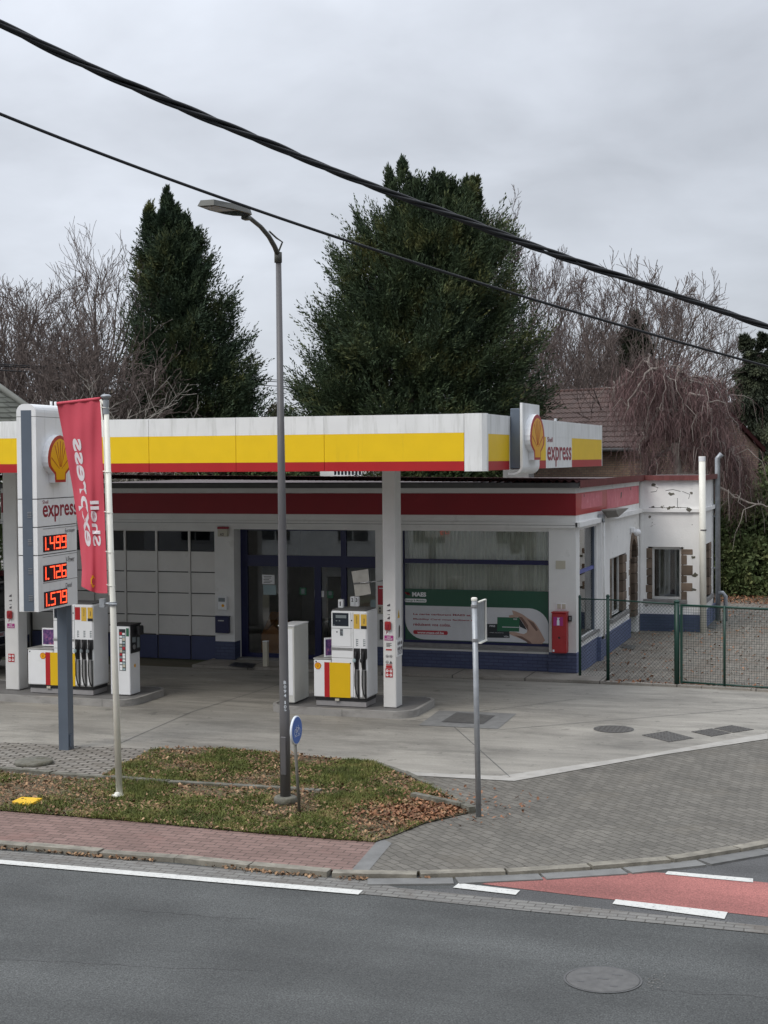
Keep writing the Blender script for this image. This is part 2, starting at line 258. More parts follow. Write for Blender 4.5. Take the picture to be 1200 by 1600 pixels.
M['wire'] = mat('black_cable_sheath', (.018, .019, .021), .5, .1)
M['paper'] = mat('grubby_grey_board', (.33, .32, .29), .85, .12, 8)
M['orange'] = mat('orange_wooden_box', (.38, .16, .045), .6, .1)
M['sticker_b'] = mat('pale_blue_sheet', (.32, .42, .44), .5, .04)
M['ad_print'] = foliage('magenta_blue_advert_print', (.04, .03, .10), (.18, .08, .22), (.45, .16, .2), 14, 0)
M['print'] = mat('dark_small_print', (.06, .05, .06), .5, .05)
M['beige'] = mat('beige_plaque', (.50, .47, .38), .6, .05)
# ------------------------------------------------------------------ mesh helpers
ROOT = {}
def tag(o, label=None, cat=None, group=None, kind=None):
    if label: o['label'] = label
    if cat: o['category'] = cat
    if group: o['group'] = group
    if kind: o['kind'] = kind
    return o
def thing(name, label, cat, loc=(0, 0, 0), rot=0, group=None, local=False):
    o = bpy.data.objects.new(name, None); S.collection.objects.link(o); o.location = loc; o.rotation_euler = (0, 0, rot); o.empty_display_size = .2
    tag(o, label, cat, group); ROOT[o.name] = Vector((0, 0, 0)) if local else Vector(loc); return o
class MB:
    def __init__(s): s.v = []; s.f = []; s.mi = []; s.mats = []; s.sm = []; s.pc = []
    def _m(s, m):
        if m is None: m = s.mats[0] if s.mats else None
        if m not in s.mats: s.mats.append(m)
        return s.mats.index(m)
    def add(s, vs, fs, m=None, smooth=False):
        s.pc.append((len(s.v), len(s.f))); k = s._m(m); o = len(s.v); s.v += [tuple(map(float, v)) for v in vs]
        for f in fs: s.f.append(tuple(i+o for i in f)); s.mi.append(k); s.sm.append(smooth)
        return s
    def box(s, a, b, m=None, bev=0):
        x0, x1 = sorted((a[0], b[0])); y0, y1 = sorted((a[1], b[1])); z0, z1 = sorted((a[2], b[2]))
        if bev <= 0:
            return s.add([(x0, y0, z0), (x1, y0, z0), (x1, y1, z0), (x0, y1, z0), (x0, y0, z1), (x1, y0, z1), (x1, y1, z1), (x0, y1, z1)],
                  [(0, 3, 2, 1), (4, 5, 6, 7), (0, 1, 5, 4), (1, 2, 6, 5), (2, 3, 7, 6), (3, 0, 4, 7)], m)
        b_ = min(bev, (x1-x0)/2.01, (y1-y0)/2.01, (z1-z0)/2.01); vs = []; idx = {}
        for i, (X, sx) in enumerate(((x0, 1), (x1, -1))):
            for j, (Y, sy) in enumerate(((y0, 1), (y1, -1))):
                for k, (Z, sz) in enumerate(((z0, 1), (z1, -1))):
                    for ax in range(3):
                        p = [X+sx*b_, Y+sy*b_, Z+sz*b_]; p[ax] = (X, Y, Z)[ax]; idx[i, j, k, ax] = len(vs); vs.append(p)
        F = []
        for ax in range(3):
            for e in (0, 1):
                o = [a_ for a_ in range(3) if a_ != ax]; q = []
                for c in ((0, 0), (1, 0), (1, 1), (0, 1)):
                    t = [0, 0, 0]; t[ax] = e; t[o[0]] = c[0]; t[o[1]] = c[1]; q.append(idx[t[0], t[1], t[2], ax])
                F.append(q)
        for ax in range(3):
            o = [a_ for a_ in range(3) if a_ != ax]
            for c in ((0, 0), (1, 0), (1, 1), (0, 1)):
                t0 = [0, 0, 0]; t1 = [0, 0, 0]; t0[ax] = 0; t1[ax] = 1
                for tt in (t0, t1): tt[o[0]] = c[0]; tt[o[1]] = c[1]
                F.append((idx[(*t0, o[0])], idx[(*t1, o[0])], idx[(*t1, o[1])], idx[(*t0, o[1])]))
        for i in (0, 1):
            for j in (0, 1):
                for k in (0, 1): F.append((idx[i, j, k, 0], idx[i, j, k, 1], idx[i, j, k, 2]))
        return s.add(vs, F, m)
    def prism(s, pts, O, U, V, Nn, d, m=None):
        """2-D outline pts in the plane O,U,V pushed by d along Nn"""
        O, U, V, Nn = map(np.array, (O, U, V, Nn)); n = len(pts)
        a = [O+U*p[0]+V*p[1] for p in pts]; b = [q+Nn*d for q in a]
        return s.add(a+b, [tuple(range(n))[::-1], tuple(range(n, 2*n))]+[(i, (i+1) % n, (i+1) % n+n, i+n) for i in range(n)], m)
    def poly(s, pts, m=None): return s.add(pts, [tuple(range(len(pts)))], m)
    def tube(s, path, r, m=None, n=8, cap=True, smooth=True):
        P = [np.array(p, float) for p in path]; rs = r if hasattr(r, '__len__') else [r]*len(P); vs = []; fs = []
        up = None
        for i, p in enumerate(P):
            t = P[min(i+1, len(P)-1)]-P[max(i-1, 0)]; t = t/(np.linalg.norm(t)+1e-12)
            if up is None: up = np.array([0, 0, 1.]) if abs(t[2]) < .9 else np.array([0, 1., 0])
            a = np.cross(t, up); a /= np.linalg.norm(a)+1e-12; up = np.cross(a, t)
            for k in range(n): an = 2*pi*k/n; vs.append(p+rs[i]*(a*cos(an)+up*sin(an)))
        for i in range(len(P)-1):
            for k in range(n): fs.append((i*n+k, i*n+(k+1) % n, (i+1)*n+(k+1) % n, (i+1)*n+k))
        s.add(vs, fs, m, smooth)
        if cap:
            o = len(s.v)-len(vs); kk = s._m(m)
            s.f.append(tuple(o+k for k in range(n))[::-1]); s.f.append(tuple(o+(len(P)-1)*n+k for k in range(n))); s.mi += [kk, kk]; s.sm += [False, False]
        return s
    def lathe(s, prof, c, m=None, n=20, axis='z'):
        vs = []; fs = []; c = np.array(c, float)
        for r, h in prof:
            for k in range(n):
                a = 2*pi*k/n; q = {'z': (r*cos(a), r*sin(a), h), 'y': (r*cos(a), h, r*sin(a)), 'x': (h, r*cos(a), r*sin(a))}[axis]; vs.append(c+np.array(q))
        for i in range(len(prof)-1):
            for k in range(n): fs.append((i*n+k, i*n+(k+1) % n, (i+1)*n+(k+1) % n, (i+1)*n+k))
        fs.append(tuple(range(n))[::-1]); fs.append(tuple((len(prof)-1)*n+k for k in range(n)))
        return s.add(vs, fs, m, len(prof) > 3)
    def text(s, txt, O, U, V, w=None, h=None, m=None, bold=.0, size=None, align='L'):
        vs, fs = text_mesh(txt, bold)
        if not vs: return s
        a = np.array(vs); mn = a.min(0); mx_ = a.max(0); sc = mx_-mn; a = (a-mn)
        sx = (w/sc[0]) if w else h/sc[1]; sy = (h/sc[1]) if h else sx
        O, U, V = map(np.array, (O, U, V))
        return s.add([O+U*p[0]*sx+V*p[1]*sy for p in a], fs, m)
    def build_each(s, name, m=None, parent=None, **k):
        P = s.pc+[(len(s.v), len(s.f))]; r = None
        for (v0, f0), (v1, f1) in zip(P, P[1:]):
            q = MB(); q.v = s.v[v0:v1]; q.f = [tuple(i-v0 for i in f) for f in s.f[f0:f1]]; q.sm = s.sm[f0:f1]; mi = s.mi[f0]; q.mats = [s.mats[mi]]; q.mi = [0]*len(q.f)
            r = q.build(name, m, parent, **k)
        return r
    def build(s, name, m=None, parent=None, origin=None, **k):
        if m is not None and not s.mats: s.mats = [m]
        elif m is not None: s.mats = [x if x is not None else m for x in s.mats]
        me = bpy.data.meshes.new(name); off = Vector((0, 0, 0))
        if parent is not None: off = ROOT[parent.name]
        elif origin is not None: off = Vector(origin)
        a = np.array(s.v, dtype=float)-np.array(off)
        me.from_pydata(a.tolist(), [], s.f)
        for x in s.mats: me.materials.append(x)
        if len(s.mats) > 1: me.polygons.foreach_set('material_index', s.mi)
        me.polygons.foreach_set('use_smooth', s.sm); me.validate(); me.update()
        o = bpy.data.objects.new(name, me); S.collection.objects.link(o)
        if parent is not None: o.parent = parent; ROOT[o.name] = off
        else: o.location = off; ROOT[o.name] = off
        tag(o, **k); return o
_tc = {}
def text_mesh(txt, bold=0):
    if (txt, bold) in _tc: return _tc[txt, bold]
    cu = bpy.data.curves.new('t', 'FONT'); cu.body = txt; cu.size = 1; cu.offset = bold; cu.resolution_u = 3; cu.fill_mode = 'FRONT'
    o = bpy.data.objects.new('t', cu); S.collection.objects.link(o); dg = bpy.context.evaluated_depsgraph_get(); me = bpy.data.meshes.new_from_object(o.evaluated_get(dg))
    r = ([(v.co.x, v.co.y) for v in me.vertices], [tuple(p.vertices) for p in me.polygons])
    bpy.data.objects.remove(o); bpy.data.curves.remove(cu); bpy.data.meshes.remove(me); _tc[txt, bold] = r; return r
def quick(name, V, F4, m, parent=None, mi=None, mats=None, origin=None, **k):
    """numpy mesh: V (n,3), F4 (k,3|4)"""
    me = bpy.data.meshes.new(name); off = np.array(ROOT[parent.name]) if parent is not None else np.array(origin if origin is not None else (0, 0, 0), float)
    V = np.asarray(V, dtype=np.float32)-off.astype(np.float32); F4 = np.asarray(F4, dtype=np.int32); nf, q = F4.shape
    me.vertices.add(len(V)); me.vertices.foreach_set('co', V.ravel()); me.loops.add(nf*q); me.loops.foreach_set('vertex_index', F4.ravel())
    me.polygons.add(nf); me.polygons.foreach_set('loop_start', np.arange(0, nf*q, q, dtype=np.int32)); me.polygons.foreach_set('loop_total', np.full(nf, q, dtype=np.int32))
    for x in (mats or [m]): me.materials.append(x)
    if mi is not None: me.polygons.foreach_set('material_index', np.asarray(mi, dtype=np.int32))
    me.update(calc_edges=True); o = bpy.data.objects.new(name, me); S.collection.objects.link(o)
    if parent is not None: o.parent = parent; ROOT[o.name] = Vector(off)
    else: o.location = off.tolist()
    tag(o, **k); return o
X_, Y_, Z_ = np.array([1., 0, 0]), np.array([0, 1., 0]), np.array([0, 0, 1.])
def pecten(mb, O, U, V, Nn, w, h, depth=.06, white=True):
    """scallop emblem: pale body, red rim, amber face, thin red ribs"""
    half = [(.43, 0), (.45, .15), (.46, .34), (.56, .41), (.74, .52), (.94, .68), (1, .86), (1, 1.08), (.94, 1.32), (.82, 1.54), (.64, 1.74), (.42, 1.89), (.2, 1.97), (0, 2.0)]
    o = half+[(-x, y) for x, y in half[::-1][1:]]
    o = [(x*w/2, y*h/2) for x, y in o]; cx, cy = 0, h*.42
    O = np.array(O); sc = lambda k, ky=None: [((x-cx)*k+cx, (y-cy)*(ky or k)+cy) for x, y in o]
    if white: mb.prism(o, O, U, V, Nn, depth, M['white'])
    e = depth if white else 0
    mb.prism(sc(.985), O+np.array(Nn)*e, U, V, Nn, .004, M['red'])
    mb.prism(sc(.80, .86), O+np.array(Nn)*(e+.0045), U, V, Nn, .003, M['shell_y'])
    b = np.array([0, h*.26])
    for k in range(-3, 4):
        a = k*.30; tip = np.array([sin(a)*w*.40*(1.0), h*(.30+.57*cos(a*.95))]); 
        if abs(k) == 3: tip = np.array([np.sign(k)*w*.37, h*.52])
        d = tip-b; nrm = np.array([-d[1], d[0]])/np.linalg.norm(d)*w*.011
        st = b+d*.12
        mb.prism([tuple(st-nrm*.3), tuple(tip-nrm), tuple(tip+nrm), tuple(st+nrm*.3)], O+np.array(Nn)*(e+.0078), U, V, Nn, .002, M['red'])
def rrect(x0, y0, x1, y1, r, n=5):
    p = []
    for cx, cy, a0 in ((x1-r, y0+r, -pi/2), (x1-r, y1-r, 0), (x0+r, y1-r, pi/2), (x0+r, y0+r, pi)):
        for k in range(n+1): a = a0+k*pi/2/n; p.append((cx+r*cos(a), cy+r*sin(a)))
    return p
def struct(name, mb, m): return mb.build(name, m, kind='structure')
def flat(name, pts, z, m):
    return struct(name, MB().poly([(p[0], p[1], z) for p in pts]), m)
def gp(pxs, z=0): return [tuple(at(a, b, z=z)[:2]) for a, b in pxs]
def ribbon(mb, path, w, z0, z1, m=None, seg=None, gap=0):
    """low block row following a path (kerb stones)"""
    P = [np.array(p[:2]) for p in path]; Ls = [0]
    for a, b in zip(P, P[1:]): Ls.append(Ls[-1]+np.linalg.norm(b-a))
    def pt(s_):
        s_ = min(max(s_, 0), Ls[-1]); i = max(j for j in range(len(P)-1) if Ls[j] <= s_+1e-9); t = (s_-Ls[i])/(Ls[i+1]-Ls[i]+1e-9); return P[i]*(1-t)+P[i+1]*t
    seg = seg or Ls[-1]; s0 = 0
    while s0 < Ls[-1]-.02:
        s1 = min(s0+seg, Ls[-1]); a, b = pt(s0+gap), pt(s1-gap); d = (b-a)/np.linalg.norm(b-a); n_ = np.array([-d[1], d[0]])
        j = random.uniform(-.006, .006); v = []
        for z in (z0, z1+j*1.2):
            for q in (a, b, b+n_*w, a+n_*w): v.append((q[0]+n_[0]*j, q[1]+n_[1]*j, z))
        c = .012
        for i in range(4, 8):   # chamfered top
            pass
        mb.add(v, [(0, 3, 2, 1), (4, 5, 6, 7), (0, 1, 5, 4), (1, 2, 6, 5), (2, 3, 7, 6), (3, 0, 4, 7)], m); s0 = s1
# ================================================================== GROUND
flat('terrain', [(-700, -300), (700, -300), (700, 1500), (-700, 1500)], -.16, M['terrain'])
flat('road', [(-90, -25), (90, -25), (90, 60), (-90, 60)], -.05, M['asphalt'])
kin = gp([(-400, 1275), (-120, 1303), (0, 1314), (100, 1322), (200, 1331), (331, 1339), (447, 1355), (575, 1362), (687, 1361), (755, 1359), (840, 1354), (940, 1348), (1037, 1340), (1107, 1330), (1200, 1313)])
kin = [(-60, 16.3), (-30, 16.25)]+kin
tail = [(-.75, 19.7), (-.1, 20.8), (.35, 22.4), (.5, 25), (.5, 58)]
kpath = kin+tail
plat = kpath+[(-60, 58)]
n_ = len(plat)
struct('ground', MB().prism([(p[0], p[1]) for p in plat], (0, 0, -.2), X_, Y_, Z_, .194), M['terrain'])
kb = MB(); ribbon(kb, [(p[0], p[1]-.0) for p in kpath], -.16, -.14, .012, seg=1.0, gap=.012); struct('kerb', kb, M['kerbm'])
gs = MB()
off = []
for i, p in enumerate(kpath):
    a = np.array(kpath[max(i-1, 0)]); b = np.array(kpath[min(i+1, len(kpath)-1)]); d = (b-a)/np.linalg.norm(b-a); off.append((p[0]+d[1]*.165, p[1]-d[0]*.165))
i0 = 9; ribbon(gs, off[i0:], -.24, -.14, -.026, seg=1.0, gap=.015); struct('gutter_slab_row', gs, M['gutterslab'])
# straight paver gutter along the main road, dirt line at the kerb foot
gu = [at(a, b, z=-.044) for a, b in ((-420, 1299), (0, 1329), (200, 1344), (330, 1355), (447, 1367), (575, 1375), (620, 1387), (830, 1408), (1200, 1447), (1600, 1489), (1600, 1502), (1200, 1459), (830, 1424), (600, 1400), (567, 1397), (0, 1349), (-420, 1304))]
struct('gutter', MB().poly([(-40, gu[0][1]+.1, -.044)]+gu+[(-40, gu[-1][1], -.044)]), M['gutter'])
struct('road_edge_asphalt', MB().poly([(-5.1, 15.72, -.0485), (-3.6, 15.60, -.0485), (20, 15.5, -.0485), (20, 30, -.0485), (.2, 30, -.0485), (-1.5, 18.6, -.0485), (-3.6, 16.5, -.0485)]), M['asphalt_d'])
rl = gp([(752, 1381), (815, 1372), (1027, 1363), (1200, 1379), (1500, 1402), (1500, 1466), (1200, 1433), (883, 1397)], -.044)
flat('cycle_lane', rl, -.044, M['redlane'])
mk = MB()
for q in ([(717, 1379.6), (812.7, 1391), (805.7, 1398), (707.7, 1386.6)], [(962, 1405), (1137, 1425), (1132, 1435.6), (957, 1412)], [(1043.6, 1361), (1176.7, 1372.6), (1176.7, 1378.6), (1039, 1365.6)],
          [(-300, 1311), (0, 1343), (567, 1391), (560, 1397.5), (0, 1349.5), (-300, 1317)]):
    mk.poly([at(a, b, z=-.038) for a, b in q])
struct('road_markings', mk, M['markings'])
sc_ = MB(); random.seed(3)
for k in range(60):
    q = at(1012+abs(random.gauss(0, 14)), 1533+random.gauss(0, 5), z=-.047); r = random.uniform(.004, .014); pts = [(q[0]+r*random.uniform(.4, 1.6)*cos(a), q[1]+r*random.uniform(.4, 1)*sin(a), -.047) for a in np.linspace(0, 5.2, 5)]; sc_.poly(pts)
struct('road_scuffs', sc_, M['gutter'])
ck = MB()
for pts in ([(560, 1392), (640, 1402), (760, 1413)], [(-50, 1497), (120, 1503), (260, 1512), (420, 1516)], [(1015, 1543), (1080, 1552), (1150, 1553), (1230, 1562)], [(200, 1420), (330, 1432), (420, 1436)]):
    P = []
    for (a, b), (c, d) in zip(pts, pts[1:]):
        for t_ in np.linspace(0, 1, 9)[:-1]: P.append(at(a+(c-a)*t_, b+(d-b)*t_+random.uniform(-1.2, 1.2), z=-.0475))
    for p, q in zip(P, P[1:]):
        w_ = np.array([0, random.uniform(.003, .009), 0]); ck.poly([p-w_, q-w_, q+w_, p+w_])
struct('road_cracks', ck, M['asphalt_d'])
# pavements
flat('red_pavement', gp([(-400, 1276), (0, 1315), (200, 1332), (331, 1340), (447, 1356), (548, 1361.5), (588, 1316), (400, 1302), (200, 1283), (0, 1267), (-400, 1230)]), 0, M['redpave'])
strip = gp([(548, 1361.5), (575, 1362), (612, 1318), (600, 1312), (588, 1316)]); flat('pavement_border_strip', strip, .004, M['gutterslab'])
ap = gp([(548, 1361.5)])+kin[10:]+tail[:4]+[(12, 25), (12, 33)]+gp([(1200, 1155), (1035, 1180), (803, 1221), (640, 1212), (600, 1195), (560, 1215), (570, 1300)])
ap = gp([(555, 1361.5)])+kin[10:]+tail[:4]+[(.45, 31)]+gp([(1200, 1155), (1035, 1180), (803, 1221), (640, 1212), (610, 1200), (588, 1316)])
flat('apron_paving', ap, .0, M['greypave'])
fc_low = gp([(-100, 1153), (0, 1160), (95, 1165), (240, 1171), (330, 1172), (480, 1183), (590, 1195), (640, 1207), (760, 1212.5), (782.5, 1213), (992, 1182.5), (1200, 1146)])
flat('forecourt', [(-60, fc_low[0][1])]+fc_low+[(.45, 30), (.45, 31.1), (-60, 31.1)], .004, M['concrete'])
flat('forecourt_edge_strip', gp([(640, 1207), (760, 1212.5), (782.5, 1213), (992, 1182.5), (1200, 1146), (1200, 1155), (1035, 1180), (803, 1221), (640, 1212)]), .008, M['con_edge'])
jt = MB()
for a, b in (((690, 1118), (797, 1214)), ((172, 1168), (300, 1112)), ((300, 1112), (440, 1068)), ((232, 1092), (430, 1108)), ((640, 1126), (900, 1092)), ((780, 1140), (1200, 1105))):
    p, q = at(*a, z=.0085)[:2], at(*b, z=.0085)[:2]; d = (q-p)/np.linalg.norm(q-p); w = np.array([-d[1], d[0]])*.007
    jt.poly([(*(p-w), .0085), (*(q-w), .0085), (*(q+w), .0085), (*(p+w), .0085)])
struct('forecourt_joints', jt, M['groove'])
flat('old_paving', gp([(-400, 1130), (0, 1160), (95, 1165), (240, 1171), (150, 1220), (0, 1208), (-400, 1176)]), .009, M['oldpave'])
vp = gp([(238, 1171.5), (330, 1170), (480, 1182), (575, 1193), (640, 1217), (700, 1245), (738, 1270), (665, 1287), (612, 1308), (588, 1316), (540, 1313), (400, 1302), (200, 1283), (0, 1267), (-400, 1230), (-400, 1176), (0, 1208), (150, 1220)])
flat('verge', vp, .014, M['soil'])
flat('yard_paving', [(-6.4, 31.2), (.45, 31.2), (.45, 52.5), (-6.4, 52.5)], .0, M['yardpave'])
flat('yard_soil', [(-6.4, 50.4), (.45, 49.6), (.45, 57.5), (-12, 57.5), (-12, 52.5), (-6.4, 52.5)], .006, M['terrain'])
struct('shop_step', MB().box((-15, 31.15, 0), (-5.55, 32.6, .06)), M['slab'])
yk = MB(); ribbon(yk, [(-5.5, 31.22), (-3.8, 31.12), (-2.17, 30.95), (.45, 30.6)], .16, -.05, .05, seg=1.0, gap=.006); struct('yard_kerb', yk, M['slab'])
ed = MB(); ribbon(ed, gp([(-250, 1184), (0, 1206), (150, 1218), (232, 1225), (500, 1240)]), .12, -.02, .05, seg=1.0, gap=.01)
ribbon(ed, gp([(575, 1192), (640, 1215), (697, 1245), (737, 1270)]), .10, -.02, .045, seg=1.0, gap=.01)
ribbon(ed, gp([(640, 1249), (690, 1254), (733, 1272)]), .10, -.02, .085, seg=1.0, gap=.01)
struct('verge_edging', ed, M['old_conc'])
def inpoly(P, poly):
    x, y = P[:, 0], P[:, 1]; c = np.zeros(len(P), bool); n = len(poly)
    for i in range(n):
        x1, y1 = poly[i]; x2, y2 = poly[(i+1) % n]
        if y1 == y2: continue
        c ^= ((y1 > y) != (y2 > y)) & (x < (x2-x1)*(y-y1)/(y2-y1)+x1)
    return c
_ph = rng.random((8, 3))*6.28
def fbm(P, s=1.):
    v = 0; a = 1
    for k in range(8):
        an = _ph[k, 0]; v = v+a*np.sin((P[:, 0]*cos(an)+P[:, 1]*sin(an))*s*(1+.55*k)+_ph[k, 1]+1.7*np.sin((P[:, 1]*cos(an)-P[:, 0]*sin(an))*s*.8+_ph[k, 2])); a *= .8
    return v/2.6
def scatter(n, poly):
    P = np.array(poly); lo, hi = P.min(0), P.max(0); lo[0] = max(lo[0], -16); Q = lo+rng.random((n, 2))*(hi-lo); return Q[inpoly(Q, poly)]
tip = at(700, 1270, z=0)[:2]
vpx = [(p[0]*1.0, p[1]-.035) if i > 7 else (p[0], p[1]+.02) for i, p in enumerate(vp)]
G = scatter(345000, vpx); dt = np.hypot(G[:, 0]-tip[0], (G[:, 1]-tip[1])*1.2); g = fbm(G, 1.6)+.25*fbm(G*3.1, 2.)
keep = (g > -.22+rng.normal(0, .38, len(G))) & (dt > .75+.4*g+rng.normal(0, .35, len(G))) & (G[:, 0] > -13.5)
left = G[:, 0] < -10.3; keep &= ~(left & (rng.random(len(G)) < .55)); keep &= ~((np.abs(G[:, 0]+11.25) < .24) & (np.abs(G[:, 1]-18.08) < .2)) & (np.hypot(G[:, 0]+10.22, G[:, 1]-18.78) > .10); G = G[keep]; g = g[keep]
n = len(G); h = (.018+.035*rng.random(n)**1.6)*(1+1.0*np.clip(g, -.4, 1)); an = rng.random(n)*2*pi; w = .004+.003*rng.random(n); le = rng.normal(0, .035, (n, 2))
B = np.c_[G, np.full(n, .012)]; dx = np.c_[np.cos(an)*w, np.sin(an)*w, np.zeros(n)]; T = B+np.c_[le, h]; mid = B+np.c_[le*.35, h*.6]
V = np.stack([B-dx, B+dx, mid+dx*.8, T, mid-dx*.8], 1).reshape(-1, 3); idx = np.arange(n)[:, None]*5
F = np.concatenate([idx+np.array([[0, 1, 2]]), idx+np.array([[0, 2, 4]]), idx+np.array([[4, 2, 3]])])
quick('grass', V, F, M['grass'], kind='stuff')
def leaves(name, P, m, z=.02, s=(.018, .042)):
    n = len(P); an = rng.random(n)*2*pi; sz = s[0]+(s[1]-s[0])*rng.random(n)**1.5; ti = rng.normal(0, .45, n); t2 = rng.normal(0, .45, n)
    a = np.c_[np.cos(an), np.sin(an), np.sin(ti)]*sz[:, None]; b = np.c_[-np.sin(an), np.cos(an), np.sin(t2)]*(sz*.62)[:, None]
    c = np.c_[P, z+.012*rng.random(n)+np.abs(np.sin(ti))*sz*.6+np.abs(np.sin(t2))*sz*.4]
    V = np.stack([c-a, c-a*.2-b, c+a*.6-b*.6, c+a*1.1, c+a*.5+b*.7+[0, 0, .006], c-a*.3+b+[0, 0, .006]], 1).reshape(-1, 3); i = np.arange(n)[:, None]*6
    F = np.concatenate([i+np.array([[0, 1, 4, 5]]), i+np.array([[1, 2, 3, 4]])]); return quick(name, V, F, m, kind='stuff')
Q = scatter(60000, vpx); g = fbm(Q, 1.6); q = (g < .25+rng.normal(0, .7, len(Q))) & (rng.random(len(Q)) < .55); leaves('fallen_leaves', Q[q], M['leaf'], .026, (.010, .030))
Q = scatter(110000, vpx); dt = np.hypot(Q[:, 0]-tip[0]+.1, (Q[:, 1]-tip[1])*1.15); q = dt < .75+rng.normal(0, .42, len(Q)); Q = Q[q]
Q2 = scatter(9000, gp([(600, 1185), (700, 1210), (900, 1260), (780, 1300), (640, 1290)])); d2 = np.hypot(Q2[:, 0]-tip[0], Q2[:, 1]-tip[1]-.3); Q2 = Q2[rng.random(len(Q2)) < .13*np.exp(-(d2/1.0)**2)]
leaves('red_brown_fallen_leaves', np.r_[Q, Q2], M['leaf_r'], .02, (.012, .034))
# litter along kerb foot, yard edge and a few strays
K = []
for (a, b) in zip(off[1:], off[2:i0+3]):
    a, b = np.array(a), np.array(b); k = int(np.linalg.norm(b-a)*150); t = rng.random((k, 1)); K.append(a*(1-t)+b*t+rng.normal(0, .035, (k, 2)))
K = np.concatenate(K); K = K[fbm(K, 2.5) > -.1]; leaves('kerb_litter', K, M['leaf'], -.04, (.01, .03))
Q = np.c_[rng.uniform(-5.4, .4, 500), 31.2+np.abs(rng.normal(0, .22, 500))]; Q3 = np.c_[rng.uniform(-6.2, .4, 1600), rng.uniform(31.3, 50, 1600)]
Q4 = np.c_[rng.uniform(-6.2, .4, 5000), rng.uniform(49.2, 55, 5000)]; leaves('yard_litter', np.r_[Q, Q3, Q4], M['leaf_r'], .012, (.02, .05))
# covers
def round_cover(name, c, r, label, m, z=.009, rim=True, holes=0, ribs=0):
    t = thing(name, label, 'manhole cover', (c[0], c[1], z-.01))
    MB().lathe([(r*.93, z-.01), (r*.93, z+.002), (r*.90, z+.004)], (c[0], c[1], 0), n=40).build('lid', m, t)
    if rim:
        b = MB(); n = 40; vs = []; fs = []
        for k in range(n):
            a = 2*pi*k/n
            for rr in (r*.945, r*1.0): vs.append((c[0]+rr*cos(a), c[1]+rr*sin(a), z+.001))
        for k in range(n): j = (k+1) % n; fs.append((2*k, 2*k+1, 2*j+1, 2*j))
        b.add(vs, fs).build('rim', M['groove'], t)
    h = MB()
    for (u, v, ww) in [(0, 0, .05), (-.45, .3, .03), (-.5, -.35, .03), (.35, -.45, .035), (.3, .4, .05)][:holes]:
        h.box((c[0]+u*r-ww, c[1]+v*r-.014, z+.004), (c[0]+u*r+ww, c[1]+v*r+.014, z+.0065))
    for k in range(ribs):
        for l_ in range(ribs):
            u = (k+.5)/ribs*2-1; v = (l_+.5)/ribs*2-1
            if u*u+v*v < .75: h.box((c[0]+u*r-.02, c[1]+v*r-.012, z+.004), (c[0]+u*r+.02, c[1]+v*r+.012, z+.0075))
    if h.v: (h.build_each('lifting_hole', M['groove'], t) if holes else h.build('tread_pattern', M['iron'], t))
    return t
round_cover('manhole_cover', tuple(at(942, 1531, z=-.05)[:2]), .36, 'round grey worn manhole lid set in the road asphalt', M['iron_l'], -.044, True, 5)
round_cover('manhole_cover', tuple(at(959, 1140, z=0)[:2]), .35, 'round brown studded manhole lid in the concrete forecourt', M['iron'], .012, True, 0, 9)
lc = at(53, 1186, z=.08)
MB().lathe([(.30, 0), (.30, .05), (.285, .062), (.02, .066)], (lc[0], lc[1], 0), n=28).build('concrete_lid', M['old_conc'], origin=(lc[0], lc[1], 0), label='thick round mossy concrete lid lying on the grey brick paving', cat='cover')
def square_cover(px, label, ribs=True):
    p = [at(a, b, z=.012) for a, b in px]; c = sum(p)/4; t = thing('drain_cover', label, 'drain cover', (c[0], c[1], .004), group='square drain covers in the forecourt')
    MB().add([*(q+Z_*.0 for q in p), *(q-Z_*.01 for q in p)], [(3, 2, 1, 0), (0, 1, 5, 4), (1, 2, 6, 5), (2, 3, 7, 6), (3, 0, 4, 7)]).build('plate', M['iron'], t)
    h = MB()
    for i in range(8):
        for j in range(8):
            u, v = (i+.5)/8, (j+.5)/8; q = (p[0]*(1-u)+p[1]*u)*(1-v)+(p[3]*(1-u)+p[2]*u)*v; h.box((q[0]-.018, q[1]-.018, .012), (q[0]+.018, q[1]+.018, .017))
    h.build('tread_pattern', M['iron'], t)
square_cover([(1003, 1148), (1045, 1159), (1084, 1153), (1042, 1142)], 'dark iron square drain cover nearest the round brown studded lid')
square_cover([(1080, 1143), (1112, 1150.5), (1142, 1145), (1112, 1138)], 'dark iron drain cover, left one of the touching pair by the forecourt edge')
square_cover([(1116, 1137.5), (1146, 1144.5), (1178, 1139.5), (1143, 1133)], 'dark iron drain cover, right one of the touching pair by the forecourt edge')
t = thing('tank_cover', 'grey rectangular tank cover with inset hatch beside the right pump island', 'cover', tuple(at(730, 1124, z=0)))
MB().poly([at(a, b, z=.010) for a, b in ((654, 1133), (778, 1139), (807, 1115), (686, 1110))]).build('surround', M['con_patch'], t)
MB().poly([at(a, b, z=.014) for a, b in ((689, 1128), (755, 1131.5), (774, 1118), (714, 1112.5))]).build('frame', M['groove'], t)
MB().poly([at(a, b, z=.018) for a, b in ((692, 1127), (753, 1130), (771, 1118.2), (715, 1113.5))]).build('hatch', M['iron_l'], t)
yb = MB(); p = [at(a, b, z=.055) for a, b in ((19, 1252), (44, 1257.5), (66, 1247), (34, 1245))]
yb.add([*p, *(q-Z_*.035 for q in p)], [(3, 2, 1, 0), (0, 1, 5, 4), (1, 2, 6, 5), (2, 3, 7, 6), (3, 0, 4, 7)]); pc = sum(p)/4
t = thing('marker_plate', 'yellow plastic marker plate lying in the leafy verge', 'marker', (pc[0], pc[1], 0)); yb.build('plate', M['yelplate'], t)
